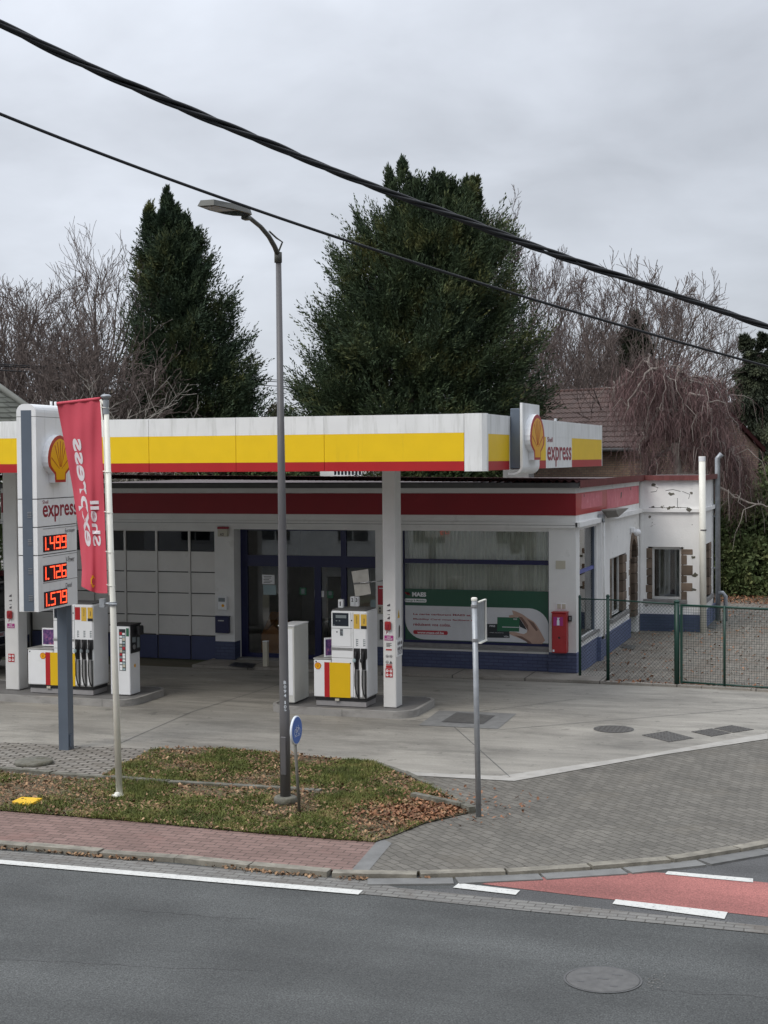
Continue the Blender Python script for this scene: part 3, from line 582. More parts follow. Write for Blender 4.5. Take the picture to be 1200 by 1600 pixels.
MB().lathe([(.02, .0), (.02, .06), (.012, .062)], tuple(p[0]*.3+p[3]*.7+np.array([.06, 0, -.055])), n=8).build('bolt', M['black'], t)
MB().lathe([(.045, 0), (.045, .05), (.035, .055), (.035, .085), (.02, .09)], tuple(at(183, 1248, z=0)), n=12).build('pole_socket', M['pole_white'], origin=tuple(at(183, 1248, z=0)), label='small cream capped socket in the grass beside the flagpole foot', cat='socket')
# ================================================================== FORECOURT CANOPY
CX, CY0, CY1, CL = -6.27, 24.3, 35.2, -22.5
ZB, ZR, ZY, ZT = 4.535, 4.695, 5.172, 5.487
can = thing('petrol_station_canopy', 'long flat forecourt canopy with white, yellow and red fascia on white columns', 'canopy', (-14, 28, 0))
w_ = MB(); y_ = MB(); r_ = MB(); js = [CL, -20.8, -19.14, -17.48, -15.82, -14.16, -12.50, -10.80, -9.143, -6.645]
for a, b in zip(js, js[1:]):
    g = .004
    w_.box((a+g, CY0, ZY), (b-g, CY0+.05, ZT)); y_.box((a+g, CY0+.001, ZR), (b-g, CY0+.051, ZY)); r_.box((a+g, CY0+.002, ZB), (b-g, CY0+.052, ZR))
w_.add([(-6.641, CY0, ZB-.01), (CX-.07, CY0, ZB-.01), (CX, CY0+.07, ZB-.01), (CX, CY0+.16, ZB-.01), (-6.641, CY0+.16, ZB-.01)]+[(-6.641, CY0, ZT+.005), (CX-.07, CY0, ZT+.005), (CX, CY0+.07, ZT+.005), (CX, CY0+.16, ZT+.005), (-6.641, CY0+.16, ZT+.005)],
       [(4, 3, 2, 1, 0), (5, 6, 7, 8, 9), (0, 1, 6, 5), (1, 2, 7, 6), (2, 3, 8, 7), (3, 4, 9, 8), (4, 0, 5, 9)])
yy = lambda px: float(at(px, 700, x=CX)[1])
ya, yb, yc_, yd, ye, yf = CY0+.16, yy(763), yy(796), yy(853), yy(893.5), CY1
w_.box((CX-.05, ya, ZB-.01), (CX, yb, ZT)); w_.box((CX-.05, yb, 5.15), (CX, yf-.05, ZT-.005)); w_.box((CX-.05, yc_, ZB), (CX, yc_+.25, 5.149)); w_.box((CX-.05, yd, ZB), (CX, ye, 5.149)); w_.box((CX-.055, yf-.05, ZB), (CX+.004, yf, ZT))
for a, b in ((yb, yc_), (yc_+.25, yd), (ye, yf-.05)):
    y_.box((CX-.05, a, ZR-.005), (CX-.001, b, 5.149)); r_.box((CX-.05, a, ZB), (CX-.002, b, ZR-.005))
w_.box((CL, CY1-.05, ZB), (CX-.056, CY1, ZT)); w_.box((CL-.05, CY0, ZB), (CL, CY1, ZT))
w_.build_each('fascia_white_panel', M['algae'], can); y_.build_each('fascia_yellow_band', M['yellow'], can); r_.build_each('fascia_red_band', M['red'], can)
MB().box((CL, CY0+.055, ZT-.06), (CX-.056, CY1-.055, ZT-.03)).build('roof_sheet', M['flatroof'], can)
MB().box((CL, CY0+.055, ZB+.03), (CX-.056, CY1-.055, ZB+.06)).build('soffit', mat('grey_soffit', (.60, .60, .58), .6, .05), can)
for y in np.arange(25.6, 35, 1.9): MB().box((-21.8, y, ZB+.0605), (-6.4, y+.14, ZB+.3)).build('roof_beam', M['galv'], can)
MB().tube([at(868, 660, x=-7)*[1, 1, 0]+[0, 0, 5.4], at(868, 660, x=-7)*[1, 1, 0]+[0, 0, 5.62]], .035).build('vent_pipe', M['galv'], can)
x0 = at(855, 700, x=CX)[1]; x1 = at(892.5, 700, x=CX)[1]
lt = MB().text('express', (CX+.004, x0, 4.56+.0), Y_, Z_, x1-x0, .40, None, .015); lt.text('Shell', (CX+.004, x0, 5.05), Y_, Z_, .50, .10, None, .01)
lt.build('fascia_lettering', M['maroon'], can)
def column(cx, wdt, y0, dep, label_top):
    c = MB().box((cx, y0, .135), (cx+wdt, y0+dep, ZB+.03), bev=.012).build('column', mat('white_column_paint', (.66, .655, .64), .5, .05, 3, dirt=(.2, .19, .18), dthr=.68, dscale=(12, 12, 12), dwid=.03, damt=.8), can)
    f = y0-.003; m = cx+wdt/2-.01
    s = MB().box((m-.085, f, 1.385), (m+.085, f-.004, 1.475)); s.build('purple_stop_label', M['purple'], c)
    MB().text('ARRET', (m-.04, f-.006, 1.437), X_, Z_, .08, .022, None, .02).text("D'URGENCE", (m-.07, f-.006, 1.400), X_, Z_, .14, .024, None, .02).build('stop_lettering', M['white'], c)
    MB().box((m-.07, f, 1.575), (m+.05, f-.06, 1.74), bev=.02).box((m-.035, f-.062, 1.62), (m+.015, f-.075, 1.69), M['maroon'], bev=.008).build('emergency_stop_box', M['red_box'], c)
    q = MB().box((m-.065, f, 1.488), (m+.0, f-.004, 1.572)); q.build('red_edged_notice', M['white'], c)
    MB().text('F', (m-.05, f-.006, 1.50), X_, Z_, .035, .055, None, .03).build('notice_mark', M['maroon'], c)
    n = MB().box((m-.07, f, .70), (m+.07, f-.004, .865))
    n.build('red_prohibition_label', M['red'], c)
    d = MB()
    for ix in (-.035, .035):
        for iz in (.745, .82):
            d.lathe([(.026, f-.005), (.026, f-.008)], (m+ix, 0, iz), n=14, axis='y')
    d.build_each('prohibition_disc', M['white'], c)
    d = MB()
    for ix in (-.035, .035):
        for iz in (.745, .82): d.prism([(-.018, -.004+.006), (-.014, -.012+.004), (.018, .004), (.014, .012)], (m+ix, f-.009, iz), X_, Z_, -Y_, .002)
    d.build_each('prohibition_bar', M['red'], c)
    p = MB()
    for (z, h_, w2) in ((2.02, .045, .06), (1.93, .03, .07), (1.86, .012, .05), (1.78, .05, .05)):
        for k in range(3): p.box((m-w2/2+k*w2/3, f, z), (m-w2/2+k*w2/3+w2/4, f-.003, z+h_*(.5+.5*((k*7+3) % 3)/2)))
    if label_top:
        for k in range(4): p.box((m-.05, f, 1.33-k*.02), (m+.05-.03*(k % 2), f-.003, 1.338-k*.02))
        for (u, z) in ((-.035, 1.09), (.035, 1.09), (-.035, .98)):
            n = 14; ring = [(cos(2*pi*k/n), sin(2*pi*k/n)) for k in range(n)]
            for k in range(n):
                a, b = ring[k], ring[(k+1) % n]; p.poly([(m+u+a[0]*.028, f-.002, z+a[1]*.028), (m+u+a[0]*.022, f-.002, z+a[1]*.022), (m+u+b[0]*.022, f-.002, z+b[1]*.022), (m+u+b[0]*.028, f-.002, z+b[1]*.028)])
            p.box((m+u-.012, f, z-.006), (m+u+.012, f-.003, z+.006))
        p.prism([(-.03, -.025), (.03, -.025), (0, .03)], (m+.035, f-.001, .98), X_, Z_, -Y_, .002)
        MB().box((m-.06, f, .925), (m+.06, f-.003, .94)).box((m-.06, f, 1.20), (m+.055, f-.003, 1.225)).box((m-.06, f, .875), (m+.06, f-.004, .915)).build_each('red_text_strip', M['red'], c)
        g = cx+wdt+.003
        MB().box((g, y0+.02, 1.08), (g+.012, y0+.34, 1.40)).build('side_rule_board', M['white'], c)
        b = MB()
        for i in range(3):
            for j in range(2): b.lathe([(.035, g+.013), (.035, g+.015)], (0, y0+.08+i*.1, 1.32-j*.10), n=12, axis='x')
        for k in range(3): b.box((g+.013, y0+.05, 1.12+k*.025), (g+.015, y0+.31, 1.13+k*.025))
        b.build('side_rule_marks', M['print'], c)
        MB().prism([(-.055, 0), (.055, 0), (0, .15)], (g, y0+.17, 1.79), Y_, Z_, X_, .003).build('yellow_warning_triangle', M['yellow2'], c)
        MB().prism([(-.012, .03), (.012, .03), (.0, .10)], (g+.004, y0+.17, 1.79), Y_, Z_, X_, .002).prism([(-.04, 0), (.02, .02), (.04, .2), (0, .24), (-.03, .2)], (g, y0+.2, 1.42), Y_, Z_, X_, .003).build_each('side_pictogram', M['black'], c)
    p.build('faded_notice_print', M['print'], c)
    MB().text('2', (m-.03, f-.002, 2.12), X_, Z_, .05, .06, None, .0).build('faded_number', M['beige'], c) if False else None
column(-8.775, .25, 26.33, .36, True)
column(-16.83, .31, 26.33, .34, False)
# emblem box on the canopy's end
PX = -6.03; p0 = at(816.5, 700, x=PX)[1]; p1 = at(843, 700, x=PX)[1]; zt = at(829, 631, x=PX)[2]; zb = at(829, 741, x=PX)[2]
sg = thing('canopy_emblem_sign', 'white curled emblem panel with scallop shell on a dark grey box, canopy end', 'sign', (PX-.1, (p0+p1)/2, zb))
MB().box((CX+.006, p0+.06, ZB+.02), (PX-.06, p1-.12, ZT+.13), bev=.01).build('grey_box', M['steel_grey'], sg)
cs = [(0, zt), (0, zb+.16)]+[(-.16+.16*cos(a), zb+.16-.16*sin(a)) for a in np.linspace(.2, pi/2, 7)]+[(-.26, zb)]
inn = [(-.26, zb+.035)]+[(-.16+.12*cos(a), zb+.16-.125*sin(a)) for a in np.linspace(pi/2, .2, 7)]+[(-.045, zb+.16), (-.045, zt)]
MB().prism([(a, b) for a, b in cs+inn], (PX, p0, 0), X_, Z_, Y_, p1-p0).build('curled_panel', M['white_dirty'], sg)
pm = MB(); pecten(pm, (PX+.002, (p0+p1)/2+.05, at(829, 719, x=PX+.1)[2]), Y_, Z_, X_, (p1-p0)*.86, at(829, 646, x=PX+.1)[2]-at(829, 719, x=PX+.1)[2], .10)
pm.build('shell_emblem', None, sg)
# ================================================================== PYLON PRICE SIGN
th = R_(4.3); PU = np.array([-sin(th), cos(th), 0]); PN = np.array([cos(th), sin(th), 0]); PO = np.array([-12.735, 21.69, 0])
def pw(a, b, z): return PO+PN*a+PU*b+Z_*z
hw, ny, fy = .165, -1.225, .155
def onface(px, py, e=0):
    P0 = pw(hw+e, 0, 0); d = _r*(px-600)+_u*(800-py)+_f*FPX; t = ((P0-CP)@PN)/(d@PN); q = CP+d*t; return (q-PO)@PU, q[2]
def onend(px, py):
    P0 = pw(0, ny, 0); d = _r*(px-600)+_u*(800-py)+_f*FPX; t = ((P0-CP)@PU)/(d@PU); q = CP+d*t; return (q-PO)@PN, q[2]
zt = onend(42, 631)[1]; zb = onend(44, 956)[1]
pyl = thing('price_pylon', 'tall white price pylon with red lit digits on a slate grey post', 'price sign', tuple(PO))
def arch(h0, h1, w, r):
    n = 6; pts = [(-w, h0), (w, h0)]
    return pts+[(w-r+r*cos(a), h1-r+r*sin(a)) for a in np.linspace(0, pi/2, n)]+[(-w+r-r*cos(a), h1-r+r*sin(a)) for a in np.linspace(pi/2, 0, n)]
zj = [onend(30, 651)[1], onend(28, 780)[1], onend(30, 824)[1], onend(30, 868)[1]]
bands = [(zb, zj[3]-.008), (zj[3]+.008, zj[2]-.008), (zj[2]+.008, zj[1]-.008), (zj[1]+.008, zj[0]-.006)]
hb = MB()
for a, b in bands: hb.prism([(-hw, a), (hw, a), (hw, b), (-hw, b)], pw(0, ny, 0), PN, Z_, PU, fy-ny)
hb.prism(arch(zj[0]+.002, zt, hw, .13), pw(0, ny, 0), PN, Z_, PU, fy-ny)
hb.build('cladding', M['white_dirty'], pyl)
MB().prism([(-hw+.012, zb+.02), (hw-.012, zb+.02), (hw-.012, zj[0]+.01), (-hw+.012, zj[0]+.01)], pw(0, ny+.012, 0), PN, Z_, PU, fy-ny-.024).build('inner_frame', M['groove'], pyl)
a0 = onend(33.5, 700)[0]; a1 = onend(49.5, 700)[0]; zs = onend(41, 641)[1]
MB().prism([(a0, zb+.01), (a1, zb+.01), (a1, zs), (a0, zs)], pw(0, ny-.006, 0), PN, Z_, PU, .004).build('end_channel', M['steel_grey'], pyl)
lv = MB()
for py in (805, 848, 893, 935):
    for k in range(4):
        z = onend(46, py+k*2.6-4)[1]; lv.prism([(a1-.085, z), (a1-.015, z), (a1-.015, z+.008), (a1-.085, z+.008)], pw(0, ny-.007, 0), PN, Z_, -PU, .006)
lv.build('louvre_slots', M['chrome'], pyl)
MB().prism([(-.085, 0), (.085, 0), (.085, zb-.01), (-.085, zb-.01)], pw(0, -.10, 0), PN, Z_, PU, .20).prism([(.087, .06), (.087+.02, .06), (.107, .26), (.087, .26)], pw(0, -.06, 0), PN, Z_, PU, .1).build('post', M['steel_grey'], pyl)
MB().tube([pw(-.03, -.3, zt-.02), pw(-.03, -.3, zt+.07)], .02).tube([pw(-.03, -.15, zt-.02), pw(-.03, -.15, zt+.07)], .02).build_each('top_lug', M['white'], pyl)
def fbox(px0, py0, px1, py1):
    a, z1 = onface(px0, py0); b, z0 = onface(px1, py1); return a, z0, b, z1
rows = [((67, 837.5), (104, 859.5), '1499', 'Eurosuper', (101.5, 826, 117, 832.5)), ((67.3, 884), (104, 905.5), '1726', 'V-Power', (102.5, 870, 116, 877)), ((68.5, 925.5), (105, 946.5), '1579', 'Diesel', (102.5, 911, 112, 917))]
SEG = {'0': 'abcdef', '1': 'bc', '2': 'abged', '4': 'fgbc', '5': 'afgcd', '6': 'afgedc', '7': 'abc', '9': 'abfgcd'}
for (p, q, dg, nm, tb) in rows:
    a, z1 = onface(*p); b, _z = onface(q[0], q[1]); z0 = onface(p[0], p[1]+25.4)[1]
    MB().prism([(a, z0), (b, z0), (b, z1), (a, z1)], pw(hw+.001, 0, 0), PU, Z_, PN, .006).build('price_display', M['led_off'], pyl)
    s = MB(); s2 = MB(); W_ = b-a; H = z1-z0; cw = W_*.19; t_ = H*.075
    for i, ch in enumerate(dg):
        ox = a+W_*(-.09, .27, .52, .77)[i]; oz = z0+H*.10; h_ = H*.80; w_2 = cw
        P = {'a': (0, h_-t_, w_2, h_), 'g': (0, h_/2-t_/2, w_2, h_/2+t_/2), 'd': (0, 0, w_2, t_), 'b': (w_2-t_*.9, h_/2, w_2, h_), 'c': (w_2-t_*.9, 0, w_2, h_/2), 'f': (0, h_/2, t_*.9, h_), 'e': (0, 0, t_*.9, h_/2)}
        for k in SEG[ch]:
            u0, v0, u1, v1 = P[k]; e = .003
            s.prism([(ox+u0, oz+v0), (ox+u1, oz+v0), (ox+u1, oz+v1), (ox+u0, oz+v1)], pw(hw+.010, 0, 0), PU, Z_, PN, .003)
            s2.prism([(ox+u0-e, oz+v0-e), (ox+u1+e, oz+v0-e), (ox+u1+e, oz+v1+e), (ox+u0-e, oz+v1+e)], pw(hw+.0072, 0, 0), PU, Z_, PN, .001*(1+.15*(ord(k)-96)))
    ox = a+W_*.16; s.prism([(ox, z0+H*.1), (ox+.045, z0+H*.1), (ox+.045, z0+H*.2), (ox, z0+H*.2)], pw(hw+.010, 0, 0), PU, Z_, PN, .003)
    s.build('lit_digits', M['led'], pyl); s2.build('digit_glow', M['led_halo'], pyl)
    a, z1 = onface(tb[0], tb[1]); b, z0 = onface(tb[2], tb[3]-.5); MB().text(nm, pw(hw+.003, a, z0), PU, Z_, b-a, z1-z0, None, .0).build('fuel_name', M['print'], pyl)
    # thin frame round the price
    a, z1 = onface(67, tb[1]-.5+1.5); b = onface(120, 830)[0]; zb2 = onface(67.5, q[1]+3.5)[1]; fr = MB()
    fr.prism([(a, z1), (b, z1), (b, z1+.006), (a, z1+.006)], pw(hw+.001, 0, 0), PU, Z_, PN, .002); fr.prism([(b-.006, zb2), (b, zb2), (b, z1-.001), (b-.006, z1-.001)], pw(hw+.001, 0, 0), PU, Z_, PN, .002); fr.build('price_frame', M['groove'], pyl)
a, z1 = onface(66.5, 789); b, z0 = onface(121, 806)
lt = MB().text('express', pw(hw+.003, a, z0-.06), PU, Z_, b-a, .27, None, .015); lt.text('Shell', pw(hw+.003, a, z0+.235), PU, Z_, .19, .055, None, .0); lt.build('pylon_lettering', M['maroon'], pyl)
a, z1 = onface(74, 679, .1); b, z0 = onface(113, 753, .1); pm = MB(); pecten(pm, pw(hw+.001, (a+b)/2, z0), PU, Z_, PN, b-a, z1-z0, .10); pm.build('shell_emblem', None, pyl)
# ================================================================== FLAGPOLE + BANNER
fb = np.array([-10.23, 18.85, 0]); ft = at(165.5, 622, y=18.85); fp = thing('flagpole', 'leaning cream white flagpole with mushroom cap in the grass verge', 'flagpole', tuple(fb))
def onp(z): return fb+(ft-fb)*z/ft[2]
MB().tube([onp(0), onp(2.72), onp(2.74), onp(5.6)], [.047, .043, .040, .036], n=14).build_each('pole', M['pole_white'], fp)
MB().lathe([(.02, -.02), (.04, 0), (.075, .02), (.078, .035), (.05, .055), (.01, .06)], tuple(onp(5.62)), n=16).lathe([(.042, -.22), (.042, -.02)], tuple(onp(5.62)), n=14).build('cap', M['galv'], fp)
MB().box(tuple(onp(0)+[-.09, -.07, -.0]), tuple(onp(0)+[.09, .07, .03])).build('base_plate', M['pole_white'], fp)
cl = MB().lathe([(.055, -.03), (.055, .03)], tuple(onp(2.73)), n=12); c0 = onp(2.73); cl.tube([c0, c0+[-.17, 0, .0]], .018, n=8); cl.box(tuple(c0+[-.2, -.03, -.05]), tuple(c0+[-.12, .03, .07])); cl.tube([c0+[-.05, -.05, 0], c0+[.09, -.05, 0]], .014)
cl.build('clamp', M['galv'], fp)
MB().tube([at(157.5, 626, y=18.85), at(163, 700, y=18.85), at(170.5, 930, y=18.85)], .012, n=6).tube([onp(5.5), at(157, 625, y=18.85)], .02).build('halyard_rod', M['pole_white'], fp)
for z in (5.5, 4.6, 4.03, 3.47, 3.0):
    c0 = onp(z); MB().tube([c0+[-.085, -.005, 0], c0+[.0, -.052, -.012], c0+[.047, 0, -.016], c0+[0, .05, -.01], c0+[-.085, .005, 0]], .006, n=5).build('banner_tie', M['pole_white'], fp)
bn = thing('banner', 'faded red banner hanging off the flagpole, its white lettering mirrored', 'banner', tuple(at(150, 780, y=18.85)))
def lerp(v, T):
    for (a, b), (c, d) in zip(T, T[1:]):
        if v <= c: return b+(d-b)*(v-a)/(c-a)
    return T[-1][1]
def BS(u, v, e=0):
    L_ = lerp(v, [(0, 89), (.2, 100), (.45, 113), (.7, 123), (.9, 128), (1, 127)]); Rr = lerp(v, [(0, 157), (1, 168)]); yb = lerp(v, [(0, 632), (1, 916)]); yr = lerp(v, [(0, 624), (1, 927)])
    px = L_+(Rr-L_)*u; py = yb+(yr-yb)*u+4*sin(u*pi)*v; amp = .03+.05*v
    return at(px, py, y=18.85+(1-u)*(.10+.22*v)+amp*sin(u*7+v*3.0)*(1-u*.6)+.012*sin(u*22+v*9)+.01*sin(v*17+u*5)-e)
nu, nv = 26, 60; g = [[BS(i/nu, j/nv) for i in range(nu+1)] for j in range(nv+1)]
b = MB(); b.add([p for r in g for p in r], [(j*(nu+1)+i, (j+1)*(nu+1)+i, (j+1)*(nu+1)+i+1, j*(nu+1)+i+1) for j in range(nv) for i in range(nu)], None, True)
b.build('cloth', M['banner'], bn)
MB().tube([BS(u, 0)+[0, 0, .012] for u in np.linspace(0, 1, 8)], .022, n=8).build('top_sleeve', M['banner'], bn)
def btext(txt, u0, u1, v0, v1, bold):
    vs, fs = text_mesh(txt, bold); a = np.array(vs); a = (a-a.min(0))/(a.max(0)-a.min(0)); return [BS(u0+(u1-u0)*q[1], v1+(v0-v1)*q[0], .006) for q in a], fs
lt = MB()
for args in (('express', .12, .44, .19, .765, .026), ('Shell', .52, .82, .52, .755, .024)): vs, fs = btext(*args); lt.add(vs, fs)
lt.build('mirrored_lettering', M['banner_w'], bn)
o = [(.5, 0), (.5, .3), (1, .55), (1, 1), (.7, 1.5), (0, 1.75), (-.7, 1.5), (-1, 1), (-1, .55), (-.5, .3), (-.5, 0)]
k = MB(); k.add([BS(.36+y*.11*.9, .945+x*.032, .006) for x, y in o]+[BS(.40+y*.085*.9, .945+x*.020, .006) for x, y in o], [(i, (i+1) % 11, 11+(i+1) % 11, 11+i) for i in range(11)]); k.build('small_emblem', M['shell_y'], bn)
# ================================================================== STREET LAMP
lx, ly = -7.785, 19.06
sl_ = thing('street_lamp', 'tall dark grey street lamp with curved arm reaching over the road', 'street lamp', (lx, ly, 0))
MB().tube([(lx, ly, 0), (lx, ly, 1.3), (lx-.003, ly, 1.32), (lx-.01, ly, 4), (lx-.025, ly, 7.45)], [.073, .071, .066, .055, .038], n=18).build('pole', M['lamp_grey'], sl_)
MB().lathe([(.16, 0), (.16, .10), (.145, .115), (.09, .12)], (lx, ly, 0), n=24).build('base_ring', M['old_conc'], sl_)
MB().box((lx+.045, ly-.080, .42), (lx-.035, ly-.062, .95), bev=.01).build('access_door', M['lamp_grey'], sl_)
ax = lx-.03
MB().tube([(ax, ly, 7.42), (ax, ly, 7.56)], .052, n=14).tube([(ax, ly, 7.52), (ax, ly-.12, 7.62), (ax, ly-.32, 7.73), (ax, ly-.6, 7.82), (ax, ly-1.0, 7.89), (ax, ly-1.18, 7.903)], [.036, .034, .032, .030, .030, .030], n=10).build('arm', M['lamp_head'], sl_)
MB().tube([(ax, ly, 7.55), (ax, ly+.16, 7.72), (ax, ly-.05, 7.745), (ax, ly-.30, 7.80)], .013, n=7).build('arm_brace', M['lamp_head'], sl_)
hy = ly-1.08; ol = [(-.055, 0), (-.13, -.10), (-.17, -.30), (-.17, -.75), (-.11, -1.22), (.11, -1.22), (.17, -.75), (.17, -.30), (.13, -.10), (.055, 0)]
hd = MB(); tz = .015; D = np.array([0, -1, -.045]); D = D/np.linalg.norm(D)
V0 = [np.array([ax+x, hy, 7.888])+D*(-y)+Z_*0 for x, y in ol]; V1 = [np.array([ax+x*.8, hy, 7.962])+D*(-y*.96) for x, y in ol]; n = len(ol)
hd.add(V0+V1, [tuple(range(n))[::-1], tuple(range(n, 2*n))]+[(i, (i+1) % n, (i+1) % n+n, i+n) for i in range(n)]).build('lamp_head', M['lamp_head'], sl_)
MB().add([np.array([ax+x, hy, 7.883])+D*(-y) for x, y in [(-.12, -.14), (.12, -.14), (.13, -.55), (-.13, -.55)]], [(0, 1, 2, 3)]).build('lamp_glass', M['screen'], sl_)
MB().add([np.array([ax+x, hy, 7.883])+D*(-y) for x, y in [(-.13, -.62), (.13, -.62), (.10, -1.15), (-.10, -1.15)]], [(0, 1, 2, 3)]).build('underside_panel', M['galv'], sl_)
MB().box((ax-.05, hy-.05, 7.84), (ax+.05, hy+.08, 7.886), bev=.01).build('spigot', M['lamp_head'], sl_)
tt = MB(); zz = 1.72
for ch in 'B094 103':
    if ch != ' ':
        vs, fs = text_mesh(ch, .02); a = np.array(vs); a = (a-a.min(0))/np.maximum(a.max(0)-a.min(0), 1e-6); sw = .016 if ch == '1' else .034
        tt.add([(lx+.0+.0695*sin(t1), ly-.0695*cos(t1), zz-.046+.046*q[1]) for q in a for t1 in [(.040-sw/2+q[0]*sw-.0)/.0695-.06]], fs)
    zz -= .060 if ch != ' ' else .035
tt.build('pole_number', M['sign_white'], sl_)
# ================================================================== CYCLE SIGN, GREY POST
cs_ = thing('cycle_sign', 'small round blue cycle sign on a short leaning post beside the street lamp', 'road sign', (-7.395, 18.6, 0))
MB().tube([(-7.395, 18.6, 0), (-7.47, 18.6, 1.28)], .022, n=10).build('post', M['rust_post'], cs_)
MB().lathe([(.18, -.018), (.192, -.012), (.192, .010), (.187, .014)], (-7.435, 18.6, 1.127), n=36, axis='x').build('disc_rim', M['sign_white'], cs_)
MB().lathe([(.178, .0145), (.178, .0165)], (-7.435, 18.6, 1.127), n=36, axis='x').build('disc', M['sign_blue'], cs_)
bk = MB(); fx = -7.435+.019
def ring(mb, cy, cz, r, w):
    n = 18
    for k in range(n):
        a, b_ = 2*pi*k/n, 2*pi*(k+1)/n; mb.poly([(fx, cy+r*cos(a), cz+r*sin(a)), (fx, cy+(r-w)*cos(a), cz+(r-w)*sin(a)), (fx, cy+(r-w)*cos(b_), cz+(r-w)*sin(b_)), (fx, cy+r*cos(b_), cz+r*sin(b_))])
def seg(mb, p, q, w=.006):
    p = np.array([fx+.0006, 18.6+p[0], 1.127+p[1]]); q = np.array([fx+.0006, 18.6+q[0], 1.127+q[1]]); d = (q-p)/np.linalg.norm(q-p); n = np.cross(X_, d)*w/2; mb.poly([p-n, q-n, q+n, p+n])
ring(bk, 18.6-.062, 1.127-.02, .045, .008); ring(bk, 18.6+.062, 1.127-.02, .045, .008)
for p, q in (((-.062, -.02), (-.03, .035)), ((-.03, .035), (.04, .035)), ((-.062, -.02), (0, -.02)), ((0, -.02), (.04, .035)), ((0, -.02), (-.036, .05)), ((.062, -.02), (.035, .06)), ((-.05, .05), (-.02, .05)), ((.02, .062), (.045, .06)), ((-.10, -.075), (.10, -.075))): seg(bk, p, q)
bk.build('bicycle_symbol', M['sign_white'], cs_)
sp = thing('sign_post', 'slim grey steel post with a folded sign panel seen from behind, by the leaf pile', 'sign post', (-5.06, 19.14, 0))
sx, sy = -5.062, 19.14; MB().tube([(sx, sy, 0), (sx-.045, sy, 2.885)], .037, n=16).build('post', M['galv'], sp)
MB().lathe([(.041, 0), (.041, .03), (.03, .04)], (sx-.046, sy, 2.87), n=16).build('cap', M['pole_white'], sp)
px_ = sx+.0
pb = MB().box((px_-.002, sy+.0, 2.30), (px_+.002, sy+.36, 2.86)); pb.build('panel', M['galv'], sp)
MB().box((px_+.003, sy+.345, 2.30), (px_+.03, sy+.36, 2.86), bev=.005).box((px_+.003, sy, 2.845), (px_+.03, sy+.344, 2.86)).box((px_+.003, sy, 2.30), (px_+.045, sy+.344, 2.315)).build('panel_rim', M['pole_white'], sp)
MB().lathe([(.045, 0), (.045, .035)], (sx-.045, sy, 2.78), n=14).lathe([(.045, 0), (.045, .035)], (sx-.037, sy, 2.33), n=14).build_each('bracket', M['chrome'], sp)
# ================================================================== PUMP ISLANDS
def island(x0, x1, y0, y1, r, label):
    t = thing('pump_island', label, 'pump island', ((x0+x1)/2, (y0+y1)/2, 0), group='raised pump islands under the canopy')
    o = rrect(x0, y0, x1, y1, r, 9); b = MB(); b.prism(o, (0, 0, 0), X_, Y_, Z_, .125); b.build('top_slab', M['islandtop'], t)
    e = MB(); n = len(o); i = rrect(x0+.05, y0+.05, x1-.05, y1-.05, r-.05, 9); o2 = rrect(x0-.012, y0-.012, x1+.012, y1+.012, r, 9)
    for k in range(n):
        j = (k+1) % n; e.add([(*o2[k], 0), (*o2[j], 0), (*o2[j], .136), (*o2[k], .136), (*i[k], .140), (*i[j], .140), (*i[j], .12), (*i[k], .12)], [(0, 1, 2, 3), (3, 2, 5, 4), (4, 5, 6, 7)])
    for xx in np.arange(x0+1.5, x1-.5, 2.4): e.box((xx, y0-.016, .002), (xx+.006, y0-.011, .137), M['groove'])
    e.build('steel_edge', M['island'], t)
island(-10.95, -8.12, 25.93, 27.75, .42, 'shorter pump island with the white cabinet and steel edge, behind the street lamp')
island(-23.0, -13.72, 25.72, 27.5, .42, 'longer pump island at the left with the payment terminal at its rounded end')
Mp = mat('white_pump_enamel', (.78, .79, .80), .35, .03, 3, dirt=(.5, .5, .48), dthr=.6, dscale=(4, 4, 4), damt=.4)
